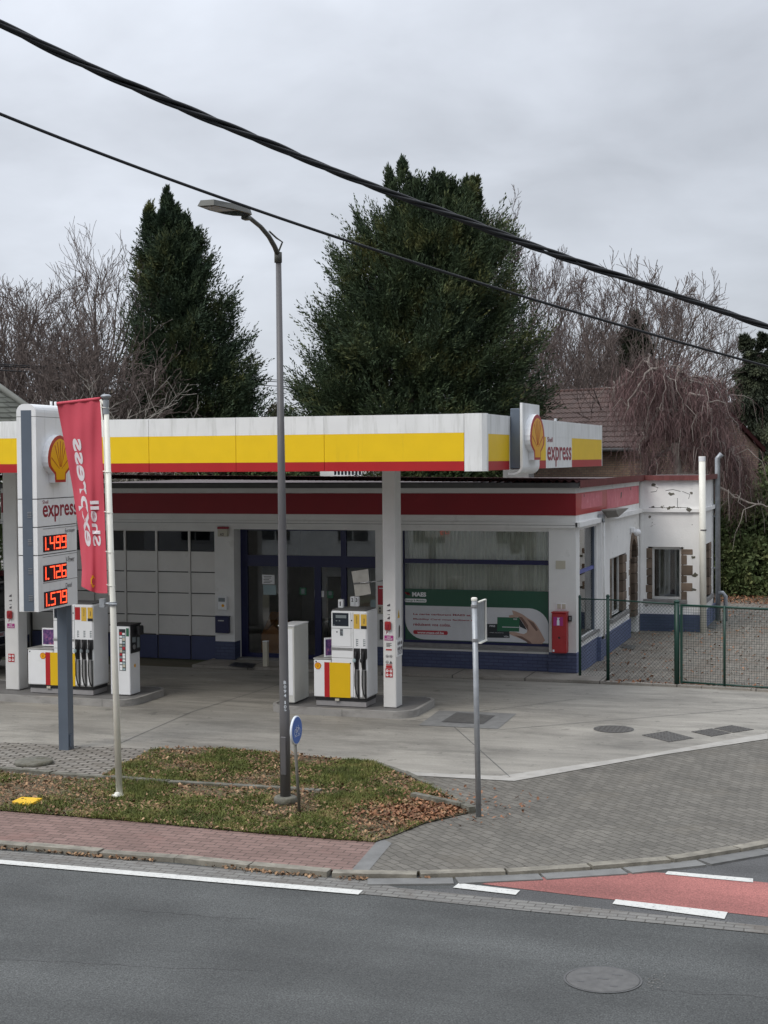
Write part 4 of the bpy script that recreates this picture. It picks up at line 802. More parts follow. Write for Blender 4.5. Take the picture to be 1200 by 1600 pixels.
def pump(label, x0, xs, x1, y, nn, num, logo, stripes, flipn=False):
    """x0..xs low counter, xs..x1 tall housing"""
    t = thing('fuel_pump', label, 'fuel pump', ((x0+x1)/2, y+.3, .14), group='fuel pumps under the canopy'); dy = .62; zb_, zc_, zt_ = .30, 1.03, 1.925
    MB().box((x0+.03, y+.04, .138), (x1-.04, y+dy-.03, .235)).build('plinth', M['grey_plinth'], t)
    MB().box((x0+.02, y+.03, .236), (x1-.03, y+dy-.02, .305)).build('base_recess', M['black'], t)
    MB().box((x0, y, zb_), (xs-.004, y+dy, zc_-.03), bev=.015).build('counter_cabinet', Mp, t)
    MB().box((x0-.008, y-.008, zc_-.028), (xs-.004, y+dy, zc_), bev=.008).build('counter_top', mat('stainless_counter_top', (.42, .42, .40), .35, .12, 5, metal=.4), t)
    nx = x1-(x1-xs)*.0-.27-.14*(nn-2)      # nozzle bay starts here
    hb = MB(); hb.box((xs, y, zb_), (x1, y+dy, zt_), bev=.028); hb.build('housing', Mp, t)
    MB().box((xs+.02, y+.02, zt_+.0), (x1-.03, y+dy-.03, zt_+.022)).build('top_cover', M['groove'], t)
    g = MB()
    for a, b in (((xs+.01, y-.002, 1.595), (nx-.02, y, 1.602)), ((xs+.01, y-.002, 1.21+.05), (nx-.02, y, 1.264)), ((nx-.045, y-.002, 1.27), (nx-.040, y, 1.9)), ((xs+.012, y-.002, 1.045), (nx-.02, y, 1.051)), ((nx-.004, y-.002, .31), (nx+.001, y, 1.9))): g.box(a, b)
    g.build('panel_gaps', M['groove'], t)
    MB().box((xs+.035, y-.006, 1.64), (nx-.09, y, 1.885), bev=.004).build('display_panel', M['screen'], t)
    d = MB(); d.box((xs+.10, y-.008, 1.79), (nx-.13, y-.0065, 1.845)); d.box((xs+.10, y-.008, 1.73), (xs+.13, y-.0065, 1.745)); d.box((xs+.16, y-.008, 1.73), (xs+.19, y-.0065, 1.745)); d.box((xs+.045, y-.008, 1.65), (xs+.08, y-.0065, 1.665)); d.build_each('price_readout', M['lcd'], t)
    MB().box((xs+.004, y-.01, 1.19), (nx-.014, y-.0025, 1.24), bev=.004).build('steel_strip', M['chrome'], t)
    MB().lathe([(.014, y-.004), (.014, y-.001)], (nx-.03, 0, 1.75), n=10, axis='y').lathe([(.014, y-.004), (.014, y-.001)], (xs+.12, 0, 1.53), n=10, axis='y').lathe([(.014, y-.004), (.014, y-.001)], (x0+.05, 0, .96), n=10, axis='y').lathe([(.014, y-.004), (.014, y-.001)], (nx-.06, 0, .95), n=10, axis='y').build_each('lock', M['black'], t)
    q = MB().box((xs+.18, y-.004, 1.46), (xs+.24, y-.001, 1.585)); q.build('notice_sticker', M['lcd'], t)
    for k in range(4): pass
    MB().box((xs+.185, y-.006, 1.555), (xs+.235, y-.0045, 1.58)).box((xs+.19, y-.006, 1.48), (xs+.21, y-.0045, 1.54)).box((xs+.215, y-.006, 1.47), (xs+.23, y-.0045, 1.5)).build('notice_print', M['print'], t)
    # stripes on the low front and emblem
    r0, r1, y1_ = stripes
    MB().box((r0, y-.004, .305), (r1, y-.001, .955)).build('red_stripe', M['red'], t); MB().box((r1+.004, y-.004, .305), (y1_, y-.001, .955)).build('yellow_panel', M['yellow2'], t)
    pm = MB(); n = 26; o = [(.066*cos(a)*(1.0), .062*sin(a)) for a in np.linspace(-pi/2+.6, 1.5*pi-.6, n)]+[(-.03, -.066), (.03, -.066)]
    pm.prism(o, (logo, y-.001, .885), X_, Z_, -Y_, .004, M['red']); pm.prism([(a*.86, b*.86) for a, b in o], (logo, y-.0055, .885), X_, Z_, -Y_, .002, M['shell_y'])
    for k in range(-2, 3): a = k*.38; pm.prism([(-.001, -.03), (.001, -.03), (.052*sin(a)+.0015, .0+.052*cos(a)), (.052*sin(a)-.0015, .052*cos(a))], (logo, y-.0078, .880), X_, Z_, -Y_, .001, M['red'])
    pm.build('shell_emblem', None, t)
    # nozzle bays
    for i in range(nn):
        a = nx+.012+i*.14; b = a+.125; first = i == 0
        if nn == 3 and i == 0: MB().box((a, y-.005, 1.62), (b-.01, y-.001, 1.87)).build('red_grade_tag', M['red'], t)
        else:
            MB().box((a+.002, y-.005, 1.60), (b-.01, y-.001, 1.87)).build('yellow_grade_tag', mat('grade_tag_yellow', (.66, .42, .06), .4, .05), t)
            if i == nn-1: MB().box((a+.002, y-.007, 1.60), (b-.01, y-.0055, 1.655)).build('black_tag_foot', M['black'], t)
            vs, fs = text_mesh('Diesel' if i == nn-1 else 'Eurosuper', .02); q = np.array(vs); q = (q-q.min(0))/(q.max(0)-q.min(0)); L_ = .09 if i == nn-1 else .14
            MB().add([(a+.075-q_[1]*.025, y-.0075, 1.70+q_[0]*L_) for q_ in q], fs).build('grade_name', M['print'], t)
        mk_ = MB()
        for k in range(4): mk_.box((a+.045, y-.004, 1.285+k*.035), (a+.085, y-.001, 1.30+k*.035)); mk_.box((a+.05, y-.0045, 1.27+k*.035), (a+.055, y-.001, 1.305+k*.035))
        mk_.build('grade_code', M['lcd'], t)
        MB().prism([(a+.0, 1.03), (a+.02, 1.015), (b-.03, 1.015), (b-.005, 1.06), (b-.005, 1.235), (a, 1.235)], (0, y-.002, 0), X_, Z_, -Y_, .012).build('nozzle_boot', M['black'], t)
        MB().box((a+.018, y-.014, .84), (b-.028, y-.002, 1.014), bev=.004).build('nozzle_guard', M['black'], t)
        z = MB(); m_ = a+.058; z.tube([(m_-.005, y-.04, 1.19), (m_, y-.055, 1.14), (m_-.015, y-.06, 1.06), (m_-.02, y-.06, .98), (m_-.015, y-.055, .88)], [.010, .014, .022, .020, .016], n=8); z.box((m_-.04, y-.075, .985), (m_-.005, y-.045, 1.08), bev=.015)
        z.build('nozzle', M['black'], t)
        MB().lathe([(.028, -.03), (.034, .0), (.026, .035)], (m_-.028, y-.07, 1.015), n=12).build('nozzle_splash_guard', M['sticker_b'] if first else (M['lcd'] if nn == 3 else M['black']), t)
        MB().tube([(m_-.015, y-.055, .88), (m_-.022, y-.06, .72), (m_-.02, y-.062, .55), (m_+.0, y-.06, .42), (m_+.03, y-.055, .34), (m_+.05, y-.04, .315)], .013, n=8).build('hose', M['rubber'], t)
        MB().box((a+.075, y-.012, .31), (a+.10, y-.002, .83)).box((a+.02, y-.006, .31), (a+.073, y-.002, .83), M['chrome']).box((a+.102, y-.006, .31), (a+.115, y-.002, .83), M['chrome']).build('hose_guide', M['rubber'], t)
    MB().box((x0+.42, y-.0, .236), (x0+.50, y+.028, .28)).build('maker_plate', M['beige'], t)
    ad = (x0+.28 if x0 > -12 else x0+.22); 
    f = thing('counter_advert', 'small framed magenta advert standing on the counter of the '+('right' if x0 > -12 else 'left')+' fuel pump', 'advert stand', (ad, y+.2, zc_))
    if x0 > -12: O = np.array([x0+.20, y+.06, zc_+.01]); U = np.array([.62, .78, 0])
    else: O = np.array([x0+.19, y+.24, zc_+.02]); U = np.array([1, 0, 0])
    Nn = np.array([U[1], -U[0], 0]); w_2 = .42
    MB().prism([(0, 0), (w_2, 0), (w_2, .36), (0, .36)], O, U, Z_, -Nn, .02).build('frame', M['white'], f); MB().prism([(.02, .03), (w_2-.02, .03), (w_2-.02, .33), (.02, .33)], O+Nn*.001, U, Z_, Nn, .002).build('print', M['ad_print'], f)
    return t
pump('narrower fuel pump with two nozzles, white number blocks standing on top', -10.105, -9.755, -9.045, 26.2, 2, True, -10.02, (-9.892, -9.79, -9.375))
pump('wider fuel pump with a row of nozzles on the left island behind the pylon post', -16.168, -15.59, -14.69, 26.1, 3, False, -15.82, (-15.765, -15.66, -15.10))
nb = MB(); nb.box((-9.735, 26.55, 1.948), (-9.645, 26.63, 2.10)); nb.box((-9.60, 26.85, 1.948), (-9.51, 26.93, 2.13)); nb.box((-9.50, 26.85, 1.948), (-9.44, 26.93, 2.13))
t = thing('number_blocks', 'white number blocks 1 and 2 standing on top of the narrower fuel pump', 'number sign', (-9.6, 26.7, 1.948)); nb.build_each('block', M['white'], t)
MB().text('1', (-9.705, 26.548, 1.98), X_, Z_, .022, .08, None, .03).text('2', (-9.575, 26.848, 2.03), X_, Z_, .035, .075, None, .03).text('3', (-9.49, 26.848, 2.03), X_, Z_, .035, .075, None, .03).build_each('numeral', M['black'], t)
# white cabinet, island right
t = thing('utility_cabinet', 'tall plain white metal cabinet on the right pump island behind the lamp post', 'cabinet', (-10.66, 26.55, .14))
MB().box((-10.80, 26.21, .16), (-10.50, 26.95, 1.60), bev=.01).build('body', mat('cream_cabinet_paint', (.60, .60, .56), .5, .04, 2), t); MB().box((-10.78, 26.205, .30), (-10.53, 26.21, 1.55)).build('door', M['white'], t); MB().box((-10.79, 26.23, .138), (-10.52, 26.93, .16)).build('plinth', M['groove'], t)
MB().box((-10.82, 26.19, 1.60), (-10.49, 26.96, 1.625), bev=.008).build('lid', M['white'], t)
# outdoor payment terminal
t = thing('payment_terminal', 'white and black payment terminal with a column of card stickers at the left island end', 'payment terminal', (-14.21, 26.5, .14))
kx0, kx1, ky0, ky1 = -14.43, -14.0, 26.3, 26.72
MB().box((kx0, ky0, .14), (kx1, ky1, 1.50), bev=.012).build('cabinet', Mp, t); MB().box((kx0-.01, ky0-.012, 1.50), (kx1+.03, ky1+.02, 1.53), bev=.006).box((kx1+.003, ky0+.02, .96), (kx1+.02, ky1-.01, 1.499), bev=.004).box((kx1+.021, ky0+.2, 1.30), (kx1+.10, ky1-.0, 1.48), bev=.02).build('black_head', M['black'], t)
MB().box((kx1+.021, ky0+.07, 1.17), (kx1+.026, ky0+.20, 1.27)).box((kx1+.021, ky0+.27, 1.05), (kx1+.026, ky0+.36, 1.25)).build_each('keypad', M['lcd'], t); MB().lathe([(.05, kx1+.021), (.05, kx1+.03)], (0, ky0+.14, 1.08), n=14, axis='x').build('card_reader', M['chrome'], t)
MB().box((kx0+.20, ky0-.004, .62), (kx0+.34, ky0-.001, 1.44)).build('sticker_strip', M['card_k'], t)
s = MB(); ms = [M['white'], M['lcd'], M['beige'], M['white'], M['poster_r'], M['sticker_b']]; k = 0
for i in range(13):
    for j in range(2):
        h = .04+.015*((i*5+j) % 3 == 0); s.box((kx0+.208+j*.065, ky0-.006, .63+i*.058), (kx0+.265+j*.065, ky0-.0045, .63+i*.058+h), ms[(i*3+j*5+i//3) % 6]); k += 1
s.build('card_stickers', None, t); MB().lathe([(.035, ky0-.004), (.035, ky0-.001)], (kx0+.27, 0, 1.475), n=14, axis='y').build('orange_disc', M['shell_y'], t) if False else None
MB().box((kx0+.355, ky0-.004, 1.30), (kx0+.415, ky0-.001, 1.46)).build('green_sticker', M['card_g'], t)
MB().lathe([(.035, kx1+.001), (.035, kx1+.005)], (0, ky0+.2, .70), n=14, axis='x').build('orange_disc', M['shell_y'], t)
# board on the column arm
t = thing('weathered_board', 'folded grubby grey board on a thin arm sticking out of the right column', 'board', (-8.9, 26.0, 2.45))
p = [at(a, b, y=26.15) for a, b in ((549, 893), (575, 889), (577, 911), (579.5, 928), (555, 932), (553, 915))]
MB().add([q for q in p]+[q+Y_*.015 for q in p], [tuple(range(6))[::-1], tuple(range(6, 12))]+[(i, (i+1) % 6, (i+1) % 6+6, i+6) for i in range(6)]).build('board', M['paper'], t)
MB().prism([(-9.28, 2.43), (-8.92, 2.47), (-8.92, 2.49), (-9.28, 2.455)], (0, 26.14, 0), X_, Z_, -Y_, .004).build('crease', M['groove'], t)
MB().tube([(-8.776, 26.42, 2.485), (-9.0, 26.13, 2.475), (-9.14, 26.13, 2.46)], .012, n=7).build('arm', M['chrome'], t)
# ================================================================== SHOP BUILDING
FY, SX = 32.2, -6.3; XL = -20.6; RY = 41.15; WX = -4.67; BY = 44.7
shop = thing('petrol_station_shop', 'single storey white painted station shop with red band and blue brick base', 'shop building', (-12, 36, 0))
w = MB(); T = .3
w.box((XL, FY, 0), (-19.96, FY+T, 3.215)); w.box((-14.885, FY, 0), (-14.39, FY+.55, 3.215)); w.box((-10.90, FY, 0), (-10.27, FY+.35, 3.215)); w.box((-6.9, FY-.05, 0), (SX, FY+T, 3.215))
w.box((-19.96, FY+.0, 3.09), (-14.885, FY+T, 3.215)); w.box((-14.39, FY+.0, 3.125), (-10.90, FY+T, 3.215)); w.box((-10.27, FY, 3.125), (-6.9, FY+T, 3.215)); w.box((-10.27, FY+.02, 0), (-6.9, FY+T, .50))
w.build('front_wall', M['render'], shop)
w = MB(); w.box((XL, FY-.06, 3.335), (SX, FY+T, 4.10)).box((XL, FY-.10, 3.216), (SX+.04, FY+T, 3.334)); w.box((XL, FY+T, 0), (XL+T, BY, 4.10)).box((XL+T, BY-T, 0), (WX, BY, 4.1)); w.build('parapet_band', M['render'], shop)
MB().box((XL, FY-.103, 3.27), (SX+.043, FY-.1005, 3.278)).build('shadow_joint', M['groove'], shop)
MB().box((XL+.02, FY-.075, 3.485), (SX+.004, FY-.061, 3.965)).build('red_band', M['red_band'], shop)
# side wall with its openings
sw = MB(); xa, xb = SX-T, SX; yw0, yw1 = 32.56, 34.62; y20, y21 = 36.4, 38.83; yd0, yd1 = 39.45, 40.75
def ypx(px): return float(at(px, 800, x=SX)[1])
sw.box((xa, FY+T, 0), (xb, yw0, 3.3)).box((xa, yw0, 0), (xb, yw1, .74)).box((xa, yw0, 3.16), (xb, yw1, 3.3)).box((xa, yw1, 0), (xb, y20, 3.3)).box((xa, y20, 0), (xb, y21, .80)).box((xa, y20, 2.27), (xb, y21, 3.3)).box((xa, y21, 0), (xb, yd0, 3.3)).box((xa, yd1, 0), (xb, RY+T, 3.3))
n = 10; cyd = (yd0+yd1)/2; rd = (yd1-yd0)/2; ar = [(yd0, 2.05)]+[(cyd-rd*cos(a), 2.05+rd*1.1*sin(a)) for a in np.linspace(0, pi, n)]
sw.prism([(yd0, 3.3)]+[(p[0], p[1]) for p in ar]+[(yd1, 3.3)], (xa, 0, 0), Y_, Z_, X_, T)
sw.box((xa, FY+T, 3.3), (xb+.0, RY+T, 4.10)); sw.box((xa, 34.72, .5), (xb+.10, 34.95, 3.3))
sw.build('side_wall', M['render_worn'], shop)
MB().box((xb, FY-.1, 3.23), (xb+.10, RY, 3.335)).build('side_ledge', M['render_worn'], shop)
b = MB(); yr0, yr1 = FY-.074, ypx(998)
y1_, y2_, y3_ = ypx(908), ypx(940.5), ypx(948)
b.box((xb, yr0, 3.485), (xb+.006, yr1, 3.965)); b.build('side_red_band', M['red'], shop)
b = MB().box((xb+.0065, y1_, 3.60), (xb+.009, y2_, 3.93)).box((xb+.0065, y3_, 3.50), (xb+.009, yr1-.1, 3.95)).build_each('faded_patch', M['pink'], shop)
# flaking paint
fk = MB()
def blob(mb, O, U, V, Nn, r, n=9, k=1, m=None):
    pts = []
    for i in range(n): a = 2*pi*i/n; q = r*(.45+.75*random.random()); pts.append((q*cos(a)*1.4, q*sin(a)))
    mb.prism(pts, O, U, V, Nn, .003*k, m)
for (y, z, r) in ((ypx(970), 3.78, .09), (ypx(912), 3.9, .03), (ypx(985), 3.9, .05)): blob(fk, (xb+.010, y, z), Y_, Z_, X_, r)
# wing
ww = MB(); wx0, wx1 = -6.08, -5.12
ww.box((SX, RY, 0), (wx0, RY+T, 3.3)).box((wx1, RY, 0), (WX, RY+T, 3.3)).box((wx0, RY, 2.29), (wx1, RY+T, 3.3)).box((wx0, RY, 0), (wx1, RY+T, .86))
wy0, wy1 = 41.75, 43.85
ww.box((WX-T, RY+T, 0), (WX, wy0, 3.3)).box((WX-T, wy1, 0), (WX, BY, 3.3)).box((WX-T, wy0, 2.3), (WX, wy1, 3.3)).box((WX-T, wy0, 0), (WX, wy1, .8))
ww.box((SX, RY-.0, 3.3), (WX, RY+T, 4.10)).box((WX-T, RY+T, 3.3), (WX, BY, 4.10)); ww.build('wing_wall', M['render_worn'], shop)
MB().box((SX+.1, RY-.08, 3.24), (WX+.08, RY, 3.335)).box((WX, RY, 3.24), (WX+.08, BY+.05, 3.335)).box((SX+.02, RY-.05, .3), (SX+.09, RY, 4.05)).box((WX-.2, RY-.02, .5), (WX-.02, RY, 4.05)).build_each('wing_ledge', M['render_worn'], shop)
for (x, z, r) in ((-5.93, 3.98, .05), (-5.45, 3.72, .06), (-4.82, 1.55, .06), (-4.86, 2.02, .05), (-4.93, 1.7, .04), (-4.85, 1.15, .05), (-4.95, 3.3, .06), (-5.5, 3.35, .05), (-4.9, 3.75, .04), (-6.03, 3.1, .04)): blob(fk, (x, RY-(.083 if abs(z-3.3) < .1 else .023 if x > -4.87 else .0025), z), X_, Z_, -Y_, r)
for k in range(14):
    x = random.uniform(-6.0, -4.9); z = random.choice([3.40, 3.38, 3.36]) if k < 14 else random.uniform(3.4, 4.0)
    blob(fk, (x, RY-.003, z), X_, Z_, -Y_, random.uniform(.008, .03))
fk.build('flaked_paint', M['old_conc'], shop)
cr = MB(); 
for (pts) in ([(-6.05, 3.36), (-5.6, 3.355), (-5.2, 3.37), (-4.95, 3.35)], [(-5.95, 3.95), (-5.8, 3.9), (-5.85, 3.8), (-6.0, 3.78)], [(-5.15, 3.8), (-4.95, 3.72), (-4.98, 3.6)], [(-5.28, 3.35), (-5.28, 3.62)], [(-4.9, 2.9), (-4.75, 2.9)], [(-5.6, 3.82), (-5.4, 3.85), (-5.2, 3.8)]):
    cr.tube([(x, RY-.002, z) for x, z in pts], .007, n=4)
cr.build_each('wall_crack', M['groove'], shop)
# blue brick plinths (3 mm proud)
bb = MB(); bp = .015
bb.box((-14.885-.004, FY-bp, 0), (-14.385, FY+.30, .485)); bb.box((-10.905, FY-bp, 0), (-10.27, FY+.2, .485)); bb.box((-10.27, FY-.0, 0), (-6.9, FY+.02, .445)); bb.box((-6.905, FY-.05-bp, 0), (SX-.0, FY+.02, .50)); bb.box((XL, FY-bp, 0), (-19.95, FY+.1, .485)); bb.box((SX+.02, RY-.12, 0), (WX+.05, RY-.0, .46))
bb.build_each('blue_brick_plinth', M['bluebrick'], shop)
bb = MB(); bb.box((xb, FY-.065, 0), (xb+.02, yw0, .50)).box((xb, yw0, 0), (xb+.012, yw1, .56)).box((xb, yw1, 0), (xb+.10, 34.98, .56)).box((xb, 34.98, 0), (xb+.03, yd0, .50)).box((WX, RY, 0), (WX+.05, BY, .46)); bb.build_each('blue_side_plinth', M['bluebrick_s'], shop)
# roof
tilt = lambda x: 4.215+(-6.37-x)*.0105
rf = MB(); nx = 640; xs = np.linspace(XL-.15, SX+.10, nx); vs = []; fs = []
for x in xs:
    wv = .032*sin(2*pi*x/.177); vs += [(x, FY-.22, tilt(x)+.02+wv), (x, FY-.22, tilt(x)+.012+wv), (x, 36.5, tilt(x)-.02+wv)]
for i in range(nx-1):
    a = i*3; b_ = a+3; fs += [(a, b_, b_+1, a+1), (a, a+2, b_+2, b_), (a+1, b_+1, b_+2, a+2)]
rf.add(vs, fs, None, False); rf.build('corrugated_front_roof', M['maroon_roof'], shop)
MB().box((XL-.1, FY-.18, 4.085), (SX+.09, FY-.13, 4.195)).build('shaded_eaves_strip', M['groove'], shop)  # dark strip standing in for the shade below the front roof edge
MB().box((XL, FY-.12, 4.101), (SX, BY, 4.14)).box((SX, RY, 4.101), (WX, BY, 4.14)).build_each('flat_roof', M['flatroof'], shop)
rb = MB()
def rib_band(p, q, z0, z1, n_out, pitch=.12):
    p, q = np.array(p, float), np.array(q, float); Ln = np.linalg.norm(q-p); d = (q-p)/Ln; no = np.array(n_out[:2], float); k = int(Ln/pitch)*2; vs = []
    for i in range(k+1):
        o = .025 if i % 2 else -.005; c = p+d*Ln*i/k+no*o; vs += [(c[0], c[1], z0), (c[0], c[1], z1)]
    rb.add(vs, [(2*i, 2*i+2, 2*i+3, 2*i+1) for i in range(k)])
rib_band((SX+.13, FY-.2), (SX+.13, RY-.13), 4.085, 4.25, (1, 0, 0)); rib_band((SX+.13, RY-.13), (WX+.13, RY-.13), 4.10, 4.24, (0, -1, 0), .25); rib_band((WX+.13, RY-.13), (WX+.13, BY), 4.10, 4.24, (1, 0, 0), .25)
rb.build('ribbed_roof_edge', mat('red_brown_roof_sheet', (.15, .045, .042), .5, .2, 5), shop)
MB().box((SX, FY, 4.0), (SX+.13, RY-.1, 4.0905)).build('eaves_underside', M['render'], shop) if False else None
MB().box((SX-.2, FY-.1, 4.141), (SX+.12, RY, 4.21)).box((SX, RY-.1, 4.141), (WX+.11, BY, 4.21)).build_each('roof_kerb', M['flatroof'], shop)
# garage door
gd = MB(); xg = [-19.9, -19.03, -18.16, -17.29, -16.45, -15.586, -14.895]; zr = [.585, 1.053, 1.587, 2.09, 2.592]
g2 = MB(); gb = MB(); gw = MB(); gf = MB()
for a, b_ in zip(xg, xg[1:]):
    gb.box((a+.02, FY+.12, .02), (b_-.015, FY+.15, .57)); 
    for z0, z1 in zip(zr, zr[1:]): g2.box((a+.03, FY+.12, z0+.012), (b_-.03, FY+.15, z1-.012), bev=.006)
    gf.box((b_-.03, FY+.10, .585), (b_+.02, FY+.152, 3.085)); gw.box((a+.02, FY+.135, 2.60), (b_-.03, FY+.14, 3.06))
gd_ = g2.build('garage_door_panels', M['door_white'], shop); gf.box((-19.95, FY+.101, 3.062), (-14.9, FY+.153, 3.089)); gf.build('garage_door_frame', M['door_white'], shop); gb.build_each('garage_door_blue_foot', M['bluepanel'], shop); gw.build_each('garage_door_window', M['glass_dark'], shop)
MB().box((-19.95, FY+.16, 0), (-14.9, FY+.17, 2.6)).build('garage_door_backing', M['groove'], shop)
# entrance glazing
GY = FY+.42; fr = MB()
for a, b_ in (((-14.39, .09), (-14.22, 3.12)), ((-11.0, .09), (-10.90, 3.12)), ((-12.53, .09), (-12.37, 2.24)), ((-11.87, .09), (-11.74, 2.24)), ((-11.87, 2.5), (-11.74, 3.12))): fr.box((a[0], GY-.04, a[1]), (b_[0], GY+.04, b_[1]))
fr.box((-14.22, GY-.045, 2.24), (-11.0, GY+.045, 2.50)).box((-14.22, GY-.04, .09), (-12.53, GY+.04, .19)).box((-12.37, GY-.04, .09), (-11.87, GY+.04, .17)).box((-11.74, GY-.04, .09), (-11.0, GY+.04, .17)).box((-14.22, GY-.04, 3.08), (-11.87, GY+.04, 3.12))
fr.build('entrance_frame', M['navy'], shop)
MB().box((-14.22, GY-.004, .19), (-12.53, GY+.004, 2.24)).box((-12.37, GY-.004, .17), (-11.87, GY+.004, 2.24)).box((-11.74, GY-.004, .17), (-11.0, GY+.004, 2.24)).box((-14.22, GY-.004, 2.5), (-11.87, GY+.004, 3.08)).box((-11.74, GY-.004, 2.5), (-11.0, GY+.004, 3.12)).build_each('entrance_glass', M['glass'], shop)
MB().box((-14.39, FY+.1, .06), (-10.9, GY+.2, .09)).build('threshold', M['sill'], shop)
s1 = MB()
for (a, b_, m_) in (((409.5, 898), (429, 913), 'white'), ((411.5, 914), (431.5, 929.5), 'sticker_b'), ((468, 918), (479, 930), 'card_g'), ((491, 922), (497, 932), 'white'), ((497.5, 923), (506.5, 933), 'white'), ((511, 923), (521, 935), 'card_g'), ((492, 954), (502, 961), 'white'), ((579, 937), (587, 950), 'sticker_b'), ((471, 920), (476, 928), 'lcd'), ((513.5, 924), (518.5, 930), 'lcd')):
    p, q = at(*a, y=GY-.006), at(*b_, y=GY-.006); e = .004 if m_ == 'lcd' else 0; s1.box((p[0], GY-.009-e, q[2]), (q[0], GY-.006-e, p[2]), M[m_])
s1.build_each('door_notice', None, shop)
tx = MB()
for k in range(5):
    p = at(412+k % 2, 900.5+k*2.4, y=GY-.01); tx.box((p[0], GY-.0105, p[2]-.008), (p[0]+.2-.03*(k % 3), GY-.0095, p[2]+.004))
tx.build('notice_print', M['print'], shop)
# shop window, blinds, poster
WY = FY+.10; fr = MB(); fr.box((-10.27, WY-.03, 2.39), (-6.9, WY+.03, 2.49)).box((-10.27, WY-.03, .60), (-6.9, WY+.03, .655)).box((-10.27, WY-.03, .655), (-10.235, WY+.03, 3.125)).box((-6.935, WY-.03, .655), (-6.9, WY+.03, 3.125)); fr.build('window_frame', M['navy'], shop)
MB().box((-10.235, WY-.004, .655), (-6.935, WY+.004, 2.39)).box((-10.235, WY-.004, 2.49), (-6.935, WY+.004, 3.125)).build_each('window_glass', M['glass'], shop)
MB().box((-10.27, FY-.04, .50), (-6.9, FY+.07, .535), bev=.006).box((-10.27, FY+.03, .536), (-6.9, FY+.08, .60)).build('window_sill', M['sill'], shop)
bl = MB(); xs = np.linspace(-10.25, -6.92, 340); vs = []
for i, x in enumerate(xs): o = .03*sin(x*2*pi/.095)+.012*sin(x*5.1); vs += [(x, WY+.22+o, .62), (x, WY+.22+o, 3.12)]
bl.add(vs, [(2*i, 2*i+2, 2*i+3, 2*i+1) for i in range(len(xs)-1)], None, True); bl.build('vertical_blinds', M['curtain'], shop)
PY = WY-.006; ps = thing('window_poster', 'wide green and white fuel card poster across the lower shop window', 'poster', (-8.6, PY, 1.2))
def PP(zx, zy): q = at(640+zx/5.4545, 900+zy/5.4545, y=PY); return q[0], q[2]
pz0, pz1 = .66, 1.812
MB().box((-10.233, PY-.002, pz0), (-6.937, PY, pz1)).build('green_sheet', M['poster_g'], ps)
x0, x1, z0, z1 = -10.233, -6.937, pz0+.012, at(628, 945.5, y=PY)[2]
o = [(x0+.0, z1), (x0, z0+.45)]+[(x0+.45-.45*cos(a), z0+.45-.45*sin(a)) for a in np.linspace(.15, pi/2, 8)]+[(x1, z0), (x1, z1-.4)]+[(x1-.45+.45*cos(a), z1-.4+.4*sin(a)) for a in np.linspace(.15, pi/2, 8)]
MB().prism(o, (0, PY-.0025, 0), X_, Z_, -Y_, .001).build('pale_field', M['poster_w'], ps)
ml = MB(); random.seed(5)
for k in range(70):
    x = random.uniform(x0+.3, x1-.45); z = random.uniform(z0+.1, z1-.1); a = random.uniform(0, pi); l_ = random.uniform(.1, .4); p = np.array([x, PY-.0042, z]); d = np.array([cos(a), 0, sin(a)])*l_; q = p+d
    q[0] = min(max(q[0], x0+.3), x1-.4); q[2] = min(max(q[2], z0+.05), z1-.04); d = q-p; L_ = np.linalg.norm(d)
    if L_ > .05: nn_ = np.cross(d/L_, Y_)*.004; ml.poly([p-nn_, q-nn_, q+nn_, p+nn_])
ml.build('map_lines', M['poster_l'], ps)
def ptx(mb, s, a, b_, m=None, bold=.02, e=.0):
    (xa_, za), (xb_, zb_) = PP(*a), PP(*b_); mb.text(s, (xa_, PY-.0052-e, zb_), X_, Z_, xb_-xa_, za-zb_, m, bold)
(ex, ez), (ex2, ez2) = PP(-145, 0), PP(0, 0)
t1 = MB(); p = at(644, 925, y=PY); q = at(666, 932.5, y=PY); t1.text('MAES', (p[0], PY-.005, q[2]), X_, Z_, q[0]-p[0], p[2]-q[2], None, .05); t1.build('brand_lettering', M['white'], ps)
p = at(632.5, 935, y=PY); q = at(666.5, 941.5, y=PY); MB().prism(rrect(p[0], q[2], q[0], p[2], .03), (0, PY-.003, 0), X_, Z_, -Y_, .001).build('tagline_pill', M['white'], ps)
p = at(633.5, 936.3, y=PY); q = at(665, 940.8, y=PY); MB().text('Energy & Mobility', (p[0], PY-.0055, q[2]), X_, Z_, q[0]-p[0], p[2]-q[2], None, .01).build('tagline', M['card_g'], ps)
lg = MB()
for dz in (0, .05): p = at(632, 925, y=PY); lg.prism([(0, 0), (.07, -.02), (.12, -.07), (.05, -.055)], (p[0]+dz*.4, PY-.003, p[2]-dz*.0-.0), X_, Z_, -Y_, .001); lg.prism([(.04, .01), (.11, -.01), (.14, -.06), (.09, -.03)], (p[0], PY-.005, p[2]), X_, Z_, -Y_, .001)
lg.build('red_logo', M['poster_r'], ps)
t2 = MB(); ptx(t2, 'La carte carburant MAES et MAES', (32, 315), (640, 347), None, .03); ptx(t2, 'Mobility Card vous facilitent la vie et', (32, 358), (660, 393), None, .025); ptx(t2, 'réduisent vos coûts.', (32, 398), (352, 432), None, .025); t2.build('poster_text', M['maroon'], ps)
(a, z1_), (b_, z0_) = PP(32, 460), PP(326, 503); MB().prism(rrect(a, z0_, b_, z1_, .035), (0, PY-.0045, 0), X_, Z_, -Y_, .001).build('web_pill', M['poster_r'], ps)
t3 = MB(); ptx(t3, 'www.maes-oil.be', (66, 468), (292, 497), None, .02, .002); t3.build('web_address', M['white'], ps)
